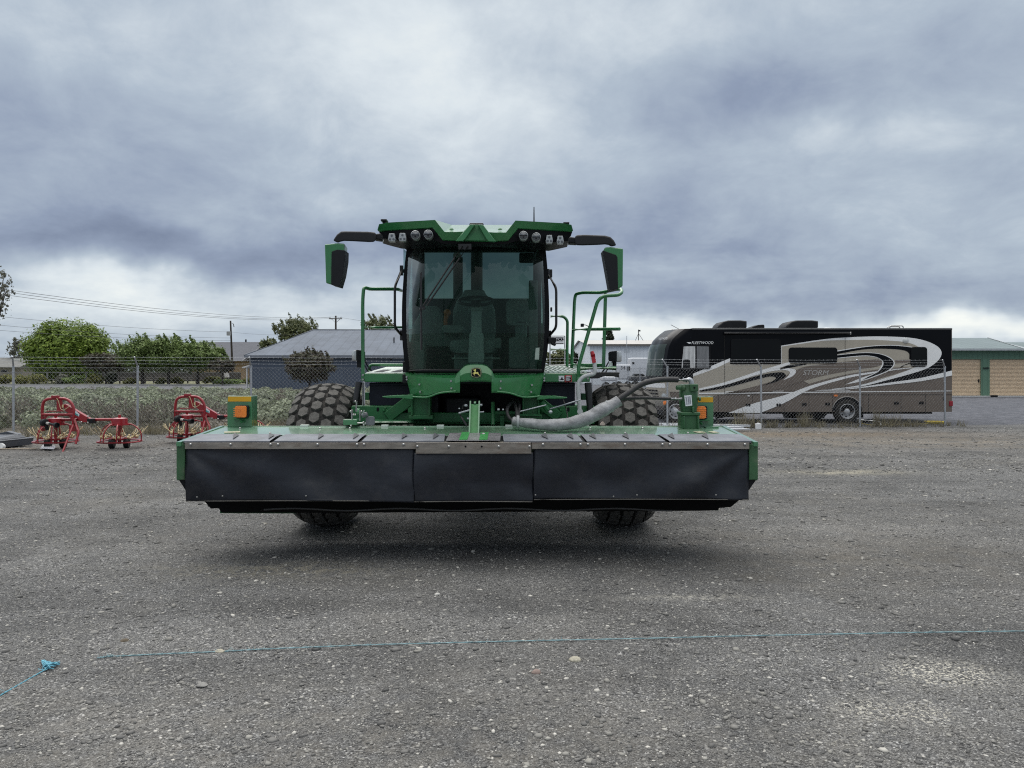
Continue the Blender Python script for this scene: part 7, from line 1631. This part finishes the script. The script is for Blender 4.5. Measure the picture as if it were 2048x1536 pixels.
# dry grass and weeds in a thin belt along the fence foot
def weeds():
    r_ = np.random.default_rng(15); Vs = []; Fs = []; n0 = 0
    def tuft(X, Y, h, k, spread):
        nonlocal n0
        a = r_.random(k)*2*PI; b0 = np.stack([X+r_.normal(size=k)*spread*0.4, Y+r_.normal(size=k)*spread*0.4, np.zeros(k)], 1)
        ln = h*(0.5+0.7*r_.random(k)); tip = b0+np.stack([np.cos(a)*spread*r_.random(k)*1.4, np.sin(a)*spread*r_.random(k)*1.4, ln], 1)
        sd_ = np.stack([-np.sin(a), np.cos(a), np.zeros(k)], 1)*0.006
        sd_[:, 0] += 0.004
        q = np.stack([b0-sd_, b0+sd_, tip+sd_*0.2, tip-sd_*0.2], 1); Vs.append(q.reshape(-1, 3)); Fs.append(np.arange(k*4).reshape(-1, 4)+n0); n0 += k*4
    for i in range(420):
        X = XP(20+r_.random()*2000, 20); fy_ = fence_y(X); tuft(X, fy_+r_.normal()*0.28-0.05, 0.10+0.12*r_.random(), 9, 0.10)
    for px, h, s in ((1478, 0.42, 0.22), (1490, 0.5, 0.26), (1505, 0.36, 0.24), (1545, 0.25, 0.2), (1612, 0.45, 0.20), (1622, 0.4, 0.2), (1775, 0.45, 0.12), (1800, 0.38, 0.3), (1790, 0.28, 0.3), (1835, 0.4, 0.05), (1580, 0.22, 0.2), (1650, 0.2, 0.25)):
        X = XP(px, 21.4); tuft(X, fence_y(X)-0.12+0.3*r_.random(), h, 64 if s > 0.1 else 12, s)
    for i in range(150):
        X = XP(495+r_.random()*130, 19.5); tuft(X, fence_y(X)+r_.random()*0.9-0.2, 0.16+0.2*r_.random(), 14, 0.14)
    for i in range(260):
        X = XP(r_.random()*620, 18.5); tuft(X, fence_y(X)-0.3+r_.random()*1.4, 0.10+0.22*r_.random(), 12, 0.16)
    m = leafmat('dry_weed', [(0.17, 0.15, 0.115, 1), (0.25, 0.225, 0.175, 1), (0.33, 0.30, 0.23, 1), (0.24, 0.22, 0.13, 1), (0.40, 0.37, 0.29, 1)], 0.85, 0.15)
    o = mesh_np('weeds', np.concatenate(Vs), np.concatenate(Fs), m); o['kind'] = 'stuff'
weeds()

# ------------------------------------------------------------------ red hay tedders
REDP = mat('rake_red', (0.28, 0.010, 0.018, 1), 0.33, coat=0.4, spec=0.5, var=0.12, vscale=6, dirt=0.12)
CREAM = mat('cream_plastic', (0.58, 0.47, 0.27, 1), 0.45, var=0.15, vscale=30)
YT = 15.55
def make_tedder():
    T = thing('hay_tedder', 'red two rotor hay tedder with black drive shaft, standing in full view', 'hay tedder', (XP(115, YT), YT, 0), 'red hay tedders by the fence')
    q = lambda px, py, d=0.0: P(px, py, YT)+Vector((0, d, 0))
    b = MB(); b.tube([q(84, 862), q(84.5, 815), q(87, 803), q(95, 798), q(104, 797), q(126, 797), q(135, 799), q(143, 806), q(148, 818), q(146.5, 861)], 0.030, 10, 0.06)
    b.cyl(q(84, 829), q(147, 829), 0.030, n=10); b.bx(q(80, 0).x, q(88, 0).x, YT-0.05, YT+0.05, ZP(862, YT), ZP(856, YT)); b.bx(q(141, 0).x, q(152, 0).x, YT-0.05, YT+0.05, ZP(862, YT), ZP(850, YT))
    for s in ((86, 833, 97, 830), (145, 833, 135, 830)): b.prism([q(s[0], s[1]), q(s[0], s[1]+10), q(s[2], s[3])], (0, 0.02, 0))
    b.build('mast_frame', REDP, T, smooth=50)
    b = MB(); b.box(q(111, 793.5), (0.13, 0.10, 0.05)); b.bx(q(113.5, 0).x, q(124, 0).x, YT-0.01, YT+0.03, ZP(822, YT), ZP(799, YT)); b.cyl(q(94, 822.5, -0.02), q(129, 822, -0.02), 0.012, n=6); b.build('top_hitch', REDP, T, bevel=0.006)
    b = MB(); b.prism([q(125, 808), q(131, 808), q(181, 838), q(182, 845), q(165, 845), q(130, 822)], (0, 0.09, 0)); b.build('carrier_arm', REDP, T, bevel=0.01)
    b = MB(); b.mi(0); b.prism([q(148, 821, -0.004), q(151, 821, -0.004), q(159, 828, -0.004), q(158, 833, -0.004), q(149, 829, -0.004)], (0, 0.003, 0)); b.mi(1); b.prism([q(149, 825.5, -0.006), q(151, 826, -0.006), q(157, 829.5, -0.006), q(156.5, 832, -0.006), q(149.5, 829, -0.006)], (0, 0.003, 0)); b.build('decal', [STICKW, mat('teal', (0.05, 0.30, 0.30, 1), 0.4)], T)
    b = MB(); b.cyl(q(118, 840, 0.1), q(222, 839.5, 0.1), 0.030, n=12); b.build('cross_tube', REDP, T, smooth=50)
    b = MB(); b.box(q(181, 842, 0.05), (0.12, 0.16, 0.10)); b.build('pivot', BLACKP, T, bevel=0.01)
    b = MB()
    for px, py in ((178, 833), (178, 845), (165, 844)): b.ell(q(px, py, -0.04), (0.02, 0.02, 0.02), 8, 6)
    b.build('pivot_bolt', STEEL, T, smooth=60)
    b = MB(); b.tube([q(149, 838), q(163, 863, -0.1), q(162.5, 886, -0.2)], 0.024, 8, 0.05); b.build('prop_leg', REDP, T, smooth=50)
    b = MB(); b.cyl(q(152, 849, -0.1), q(152, 905, -0.5), 0.020, n=8); b.build('stand_leg', REDP, T, smooth=50)
    for k, (cx_, gb) in enumerate(((104.5, False), (233, True))):
        c = q(cx_, 0, 0.12); cz = ZP(884, YT); hub = Vector((c.x, c.y, cz)); rz = 0.43
        b = MB(); Rr = 0.43; ring = [hub+Vector((Rr*math.cos(a), Rr*0.92*math.sin(a), 0)) for a in np.linspace(0, 2*PI, 41)]
        b.tube(ring, 0.014, 8, caps=False); b.lathe([(Rr-0.06, 0.0), (Rr-0.005, 0.01), (Rr-0.005, 0.02), (Rr-0.06, 0.012)], hub, (0, 0, 1), 36, caps=False); rr_ = b.build('guard_ring', REDP, T, smooth=60)
        b = MB(); zt2 = ZP(849, YT)
        for a in (0.15, 1.9, PI-0.15, PI+1.25, -1.25):
            b.tube([hub+Vector((Rr*math.cos(a), Rr*0.92*math.sin(a), 0)), hub+Vector((Rr*math.cos(a), Rr*0.92*math.sin(a), (zt2-cz)*0.55)), hub+Vector((Rr*0.62*math.cos(a), Rr*0.6*math.sin(a), zt2-cz)), hub+Vector((0.05*math.cos(a), 0.05*math.sin(a), zt2-cz+0.02))], 0.014, 7, 0.16)
        b.build('guard_hoop', REDP, T, smooth=60)
        b = MB(); b.lathe([(0.0, 0.0), (0.16, 0.0), (0.155, 0.12), (0.145, 0.125), (0.0, 0.15)], Vector((c.x, c.y, ZP(849, YT))), (0, 0, 1), 20); b.lathe([(0.03, 0), (0.03, 0.05), (0, 0.055)], Vector((c.x, c.y, ZP(835, YT))), (0, 0, 1), 10); b.lathe([(0.20, -0.02), (0.20, 0.0), (0.0, 0.004)], Vector((c.x, c.y, ZP(849, YT))), (0, 0, 1), 20)
        b.build('gearbox', REDP, T, smooth=40)
        b = MB(); b.cyl(hub+Vector((0, 0, -0.05)), Vector((c.x, c.y, ZP(849, YT))), 0.035, n=10); b.lathe([(0.10, -0.01), (0.10, 0.03), (0.04, 0.05)], hub+Vector((0, 0, 0.04)), (0, 0, 1), 16); b.build('rotor_shaft', REDP, T, smooth=50)
        # tine arms with cream coil holders and spring tines
        for j in range(8):
            a = 2*PI*(j+0.35*k)/8; d = Vector((math.cos(a), math.sin(a)*0.92, 0)); t_ = Vector((-math.sin(a), math.cos(a), 0))
            b = MB(); b.cyl(hub+d*0.08+Vector((0, 0, 0.06)), hub+d*0.36+Vector((0, 0, 0.08)), 0.013, n=6); arm = b.build('tine_arm', REDP, T, smooth=60)
            b = MB()
            for e in (-0.045, 0.0, 0.045):
                p = hub+d*0.34+t_*e+Vector((0, 0, 0.085+0.02*(e != 0))); b.ell(p, (0.026, 0.026, 0.028), 8, 6); 
            b.ell(hub+d*0.31+Vector((0, 0, 0.14)), (0.022, 0.022, 0.026), 8, 6); b.build('coil', CREAM, arm, smooth=60)
            b = MB()
            for e in (-0.05, 0.05):
                p = hub+d*0.34+t_*e+Vector((0, 0, 0.10)); p2 = p+d*(0.13+0.05*(e > 0))+t_*(0.10*(1 if k else -1))+Vector((0, 0, 0.19+0.02*math.sin(j*2.0+e*30))); b.tube([p, p.lerp(p2, 0.5)+d*0.02, p2], 0.0065, 5)
            b.build('tine', CREAM, arm, smooth=60)
        for e in (-0.13, 0.11):
            b = MB(); wc = hub+Vector((e, -0.05 if e < 0 else 0.08, 0)); wc.z = 0.115; b.lathe([(0.05, -0.045), (0.10, -0.05), (0.115, -0.03), (0.118, 0), (0.115, 0.03), (0.10, 0.05), (0.05, 0.045)], wc, (1, 0.25, 0), 20, caps=True); w_ = b.build('wheel', BLACKP, T, smooth=40)
            b = MB(); b.tube([wc, wc+Vector((0.0, 0, 0.12)), hub+Vector((e*0.2, 0, 0.06))], 0.014, 6, 0.03); b.build('wheel_fork', REDP, w_, smooth=50)
    # drive shaft with black guards
    b = MB(); s0, s1 = q(98, 845, -0.12), q(132, 847.5, -0.35); ax = (s1-s0).normalized()
    b.lathe([(0.045, 0.02), (0.075, 0.0), (0.082, -0.05), (0.075, -0.09), (0.04, -0.09)], s0, ax, 16); b.lathe([(0.04, -0.06), (0.052, 0.0), (0.055, 0.06), (0.042, 0.062), (0.03, 0.03)], s1, ax, 16); b.cyl(s0, s1, 0.026, n=12); b.cyl(s0+Vector((0, 0.02, -0.02)), s0+Vector((0.03, 0.02, -0.15)), 0.045, 0.03, 10); b.build('drive_shaft', BLACKP, T, smooth=40)
    b = MB(); b.cyl(s0.lerp(s1, 0.18), s0.lerp(s1, 0.42), 0.030, n=10); b.build('shaft_collar', mat('pale_collar', (0.42, 0.40, 0.38, 1), 0.5), T, smooth=50)
    b = MB(); b.tube([q(112, 794, -0.03), q(118, 798, -0.05), q(121, 806, -0.05), q(124, 818, -0.05), q(130, 820.5, -0.05), q(139, 814.5, -0.04), q(141, 809, -0.04)], 0.006, 5, 0.05); b.box(q(127.5, 812, -0.03), (0.03, 0.02, 0.06)); b.build('cord', CREAM, T, smooth=50)
    return T
T1 = make_tedder()
T2 = dup(T1, (XP(379, 16.75), 16.75, 0), 'red two rotor hay tedder half hidden behind the mowing header')

# ------------------------------------------------------------------ things lying in the yard
GREYB = mat('grey_moulding', (0.070, 0.078, 0.094, 1), 0.4, spec=0.4, var=0.15, vscale=3, dirt=0.2)
YX = 15.9
BX = thing('lidded_trough', 'low grey moulded trough with a ridged lid lying near a fence post', 'trough', (XP(0, YX), YX, 0))
b = MB(); x1_ = XP(40, YX)
b.loft([[(x1_-1.35, YX-0.75, z), (x1_-0.30-k, YX-0.75-k, z), (x1_-k, YX+0.45, z), (x1_-1.35, YX+0.45, z)] for z, k in ((0.02, 0.02), (0.14, 0.0), (0.165, -0.012), (0.175, 0.0))]); b.build('tub', GREYB, BX, bevel=0.012)
b = MB(); b.loft([[(x1_-1.30, YX-0.55, 0.18), (x1_-0.34, YX-0.55, 0.18), (x1_-0.10, YX+0.38, 0.18), (x1_-1.30, YX+0.38, 0.18)], [(x1_-1.25, YX-0.35, 0.22), (x1_-0.42, YX-0.35, 0.215), (x1_-0.2, YX+0.3, 0.26), (x1_-1.25, YX+0.3, 0.26)]]); b.prism([(x1_-0.75, YX+0.25, 0.255), (x1_-0.45, YX+0.25, 0.32), (x1_-0.18, YX+0.25, 0.25)], (0, 0.14, 0)); b.build('lid', GREYB, BX, bevel=0.01)
b = MB(); pts = [P(x, y, 15.4+0.0) for x, y in ((-20, 902), (4, 903.5), (25, 906), (50, 907), (72, 905.5))]
for p in pts: p.z = 0.02
b.tube(spline(pts, 5), 0.012, 6); o = b.build('stick', mat('pale_wood', (0.30, 0.25, 0.19, 1), 0.8), smooth=60, org=pts[2]); tag(o, 'thin pale stick lying on the gravel below the grey trough', 'stick')
b = MB(); c = P(2, 900, 15.55); c.z = 0.05; b.lathe([(0.03, -0.04), (0.07, -0.04), (0.075, 0), (0.07, 0.04), (0.03, 0.04)], c, (0, -1, 0.3), 16); o = b.build('plastic_ring', WHITEP, smooth=40, org=c); tag(o, 'white plastic ring on the ground beside the grey trough', 'ring')
b = MB(); q_ = [P(80, 894, 15.3), P(86, 890, 15.8), P(112, 890, 15.8), P(113, 893, 15.6), P(108, 899, 15.2)]
for i, p in enumerate(q_): p.z = 0.035+0.03*(i % 2)
b.loft([q_, [p+Vector((0, 0, 0.006)) for p in q_]]); o = b.build('paper', mat('white_paper', (0.55, 0.57, 0.62, 1), 0.7), org=q_[0]); tag(o, 'crumpled white paper lying under the tedder that stands whole', 'paper')
# blue twine
TW = mat('blue_twine', (0.19, 0.31, 0.34, 1), 0.65, var=0.3, vscale=60); TWB = mat('bright_blue_twine', (0.13, 0.38, 0.49, 1), 0.55, var=0.25, vscale=60)
def gp(px, py, lift):
    Y = F*(HC-lift)/(py-HZ); return P(px, py, Y)
random.seed(3)
def twine(pts, lift, rad, name, m, label, fray=0):
    pp = spline([gp(x, y, lift) for x, y in pts], 14); b = MB()
    for s in (0, PI):   # two twisted strands
        strand = []
        for i, p in enumerate(pp):
            a = i*1.1+s; strand.append(p+Vector((0, math.cos(a)*rad*0.8, math.sin(a)*rad*0.8)))
        b.tube(strand, rad, 5)
    for k in range(fray):
        p = random.choice(pp); b.tube([p, p+Vector((random.uniform(-0.03, 0.03), random.uniform(-0.02, 0.02), random.uniform(0.004, 0.016)))], 0.0009, 4)
    o = b.build(name, m, smooth=70, org=pp[len(pp)//2]); tag(o, label, 'twine'); return o
twine([(194, 1316), (222, 1312.5), (240, 1312), (330, 1307.5), (440, 1303), (520, 1298.5), (640, 1293.5), (760, 1289), (900, 1285.5), (1060, 1281.5), (1300, 1276.5), (1500, 1271.5), (1750, 1266.5), (1900, 1264), (2100, 1261.5)], 0.012, 0.0023, 'twine', TW, 'long straight faded blue twine stretched across the whole gravel yard', 110)
o = twine([(-30, 1410), (0, 1391), (45, 1365), (82, 1344), (90, 1339)], 0.012, 0.0023, 'twine', TWB, 'short bright blue twine tied to the frayed knot', 6)
b = MB(); kc = gp(97, 1332, 0.02); g = random.Random(9)
ends = [(86, 1322), (116, 1327), (87, 1340), (104, 1338), (94, 1328), (110, 1331)]
for i in range(30):
    e0, e1 = g.sample(ends, 2); j = lambda: Vector((g.uniform(-0.012, 0.012), g.uniform(-0.012, 0.012), g.uniform(-0.004, 0.014)))
    b.tube(spline([gp(*e0, 0.014)+j(), kc+j()*1.4, gp(*e1, 0.014)+j()], 5), g.choice((0.0016, 0.0024, 0.004)), 5)
o = b.build('twine_knot', TWB, smooth=70, org=kc); tag(o, 'frayed bright blue twine knot on the gravel', 'knot')
# distinct stones
def rock(label, px, py, w, m, seed, flat=0.5):
    Y = F*HC/(py-HZ); c = P(px, py, Y); s = w*Y/F/2; b = MB(); g = random.Random(seed)
    b.ell(Vector((c.x, c.y, s*flat*0.55)), (s, s*0.8, s*flat), 12, 8); vs = []
    for v in b.v:
        n_ = mnoise.noise((v[0]/s*1.3+seed, v[1]/s*1.3, v[2]/s*1.3)); k = 1+0.28*n_; vs.append((c.x+(v[0]-c.x)*k, c.y+(v[1]-c.y)*k, max(0.0, v[2]*k)))
    b.v = vs; o = b.build('rock', m, smooth=50, org=(c.x, c.y, 0)); tag(o, label, 'rock')
RK1 = mat('rock_pale', (0.34, 0.32, 0.26, 1), 0.9, var=0.3, vscale=40, bump=0.5, bscale=60); RK2 = mat('rock_grey', (0.22, 0.215, 0.205, 1), 0.9, var=0.25, vscale=40, bump=0.4, bscale=60); RK3 = mat('rock_pink', (0.23, 0.175, 0.155, 1), 0.9, var=0.25, vscale=40, bump=0.4, bscale=60); RK4 = mat('rock_brown', (0.10, 0.08, 0.055, 1), 0.9, var=0.25, vscale=40, bump=0.4, bscale=60)
rock('pale yellowish stone, largest of those just below the long twine', 1151, 1324, 26, RK1, 1)
rock('pinkish stone beside a flat pale stone, below the yellowish one', 1073, 1349, 20, RK3, 2, 0.6)
rock('round flat pale stone next to the pinkish one', 1026, 1361, 19, RK2, 3, 0.35)
rock('smooth light stone touching the long twine near its free end', 440, 1306, 20, RK1, 4, 0.45)
rock('flat light grey stone lying alone between the knot and the pale stones', 405, 1372, 24, RK2, 5, 0.3)
rock('brown clod just above the free end of the long twine', 250, 1285, 20, RK4, 6, 0.45)
rock('dark rounded stone next to the brown clod', 187, 1268, 18, RK2, 7, 0.5)
rock('large flat stone close to the straw patch', 1892, 1360, 18, RK2, 8, 0.3)
rock('white stone alone on the gravel in front of the machine', 875, 1191, 12, mat('rock_white', (0.62, 0.60, 0.56, 1), 0.8), 9, 0.6)
# white boards by the fence, bucket, bent pipe, yellow hose
WB = mat('white_board', (0.55, 0.58, 0.62, 1), 0.5, var=0.12, vscale=4, dirt=0.25)
bo = [(1318, 1415, 851.5, 0), (1325, 1492, 853.5, 1), (1330, 1478, 856.0, 2), (1345, 1490, 858.8, 3)]
lbs = ['rearmost white board on the ground behind the header by the fence', 'long white board second from the back beside the fence', 'white board third from the back beside the fence', 'front white board lying nearest the header end by the fence']
for (a, c, py, k) in bo:
    Y = F*(HC-0.04)/(py-HZ); b = MB(); w_ = 0.16; b.prism([P(a, py, Y), P(c, py, Y), P(c+6, py, Y)+Vector((0, -w_, 0)), P(a+2, py, Y)+Vector((0, -w_, 0))], (0, 0, 0.035+0.015*(3-k)))
    o = b.build('board', WB, bevel=0.004, org=P((a+c)/2, py, Y)); tag(o, lbs[k], 'board', 'white boards by the fence')
YQ = 20.9
b = MB(); c = Vector((XP(1516.5, YQ), YQ, 0)); b.loft([rrect_pts(c+Vector((0, 0, z)), 0.15, 0.13, 0.03, (1, 0, 0), (0, 1, 0)) for z in (0, 0.13, 0.155)]); b.bx(c.x-0.03, c.x+0.03, c.y-0.03, c.y+0.03, 0.155, 0.175); o = b.build('jug', WHITEP, bevel=0.012, org=c); tag(o, 'small white plastic jug at the foot of a fence post', 'jug')
b = MB(); pts = [Vector((XP(1722, 22.4), 22.4, 0.16)), Vector((XP(1752, 22.3), 22.3, 0.13)), Vector((XP(1761, 22.2), 22.2, 0.10)), Vector((XP(1762, 22.1), 22.1, 0.0))]; b.tube(pts, 0.022, 8, 0.12); o = b.build('pipe', WHITEP, smooth=60, org=pts[1]); tag(o, 'bent white plastic pipe under the motorhome rear wheel', 'pipe')
b = MB(); YHs = 22.85; c = Vector((XP(1870, YHs), YHs, 0.03)); pts = []
for i in range(90): a = i*0.35; rr_ = 0.22+0.012*math.sin(i*0.9)+i*0.0006; pts.append(c+Vector((math.cos(a)*rr_*1.05, math.sin(a)*rr_*0.9, 0.012*(i//18))))
b.tube(pts, 0.015, 6); tail = spline([pts[0], Vector((XP(1840, 22.7), 22.7, 0.02)), Vector((XP(1790, 22.5), 22.5, 0.02)), Vector((XP(1750, 22.3), 22.3, 0.015)), Vector((XP(1735, 22.5), 22.5, 0.015)), Vector((XP(1722, 22.8), 22.8, 0.03))], 5); b.tube(tail, 0.009, 6)
o = b.build('hose', mat('yellow_hose', (0.55, 0.42, 0.06, 1), 0.5, var=0.15), smooth=60, org=c); tag(o, 'coiled yellow hose on the ground under the motorhome tail', 'hose')
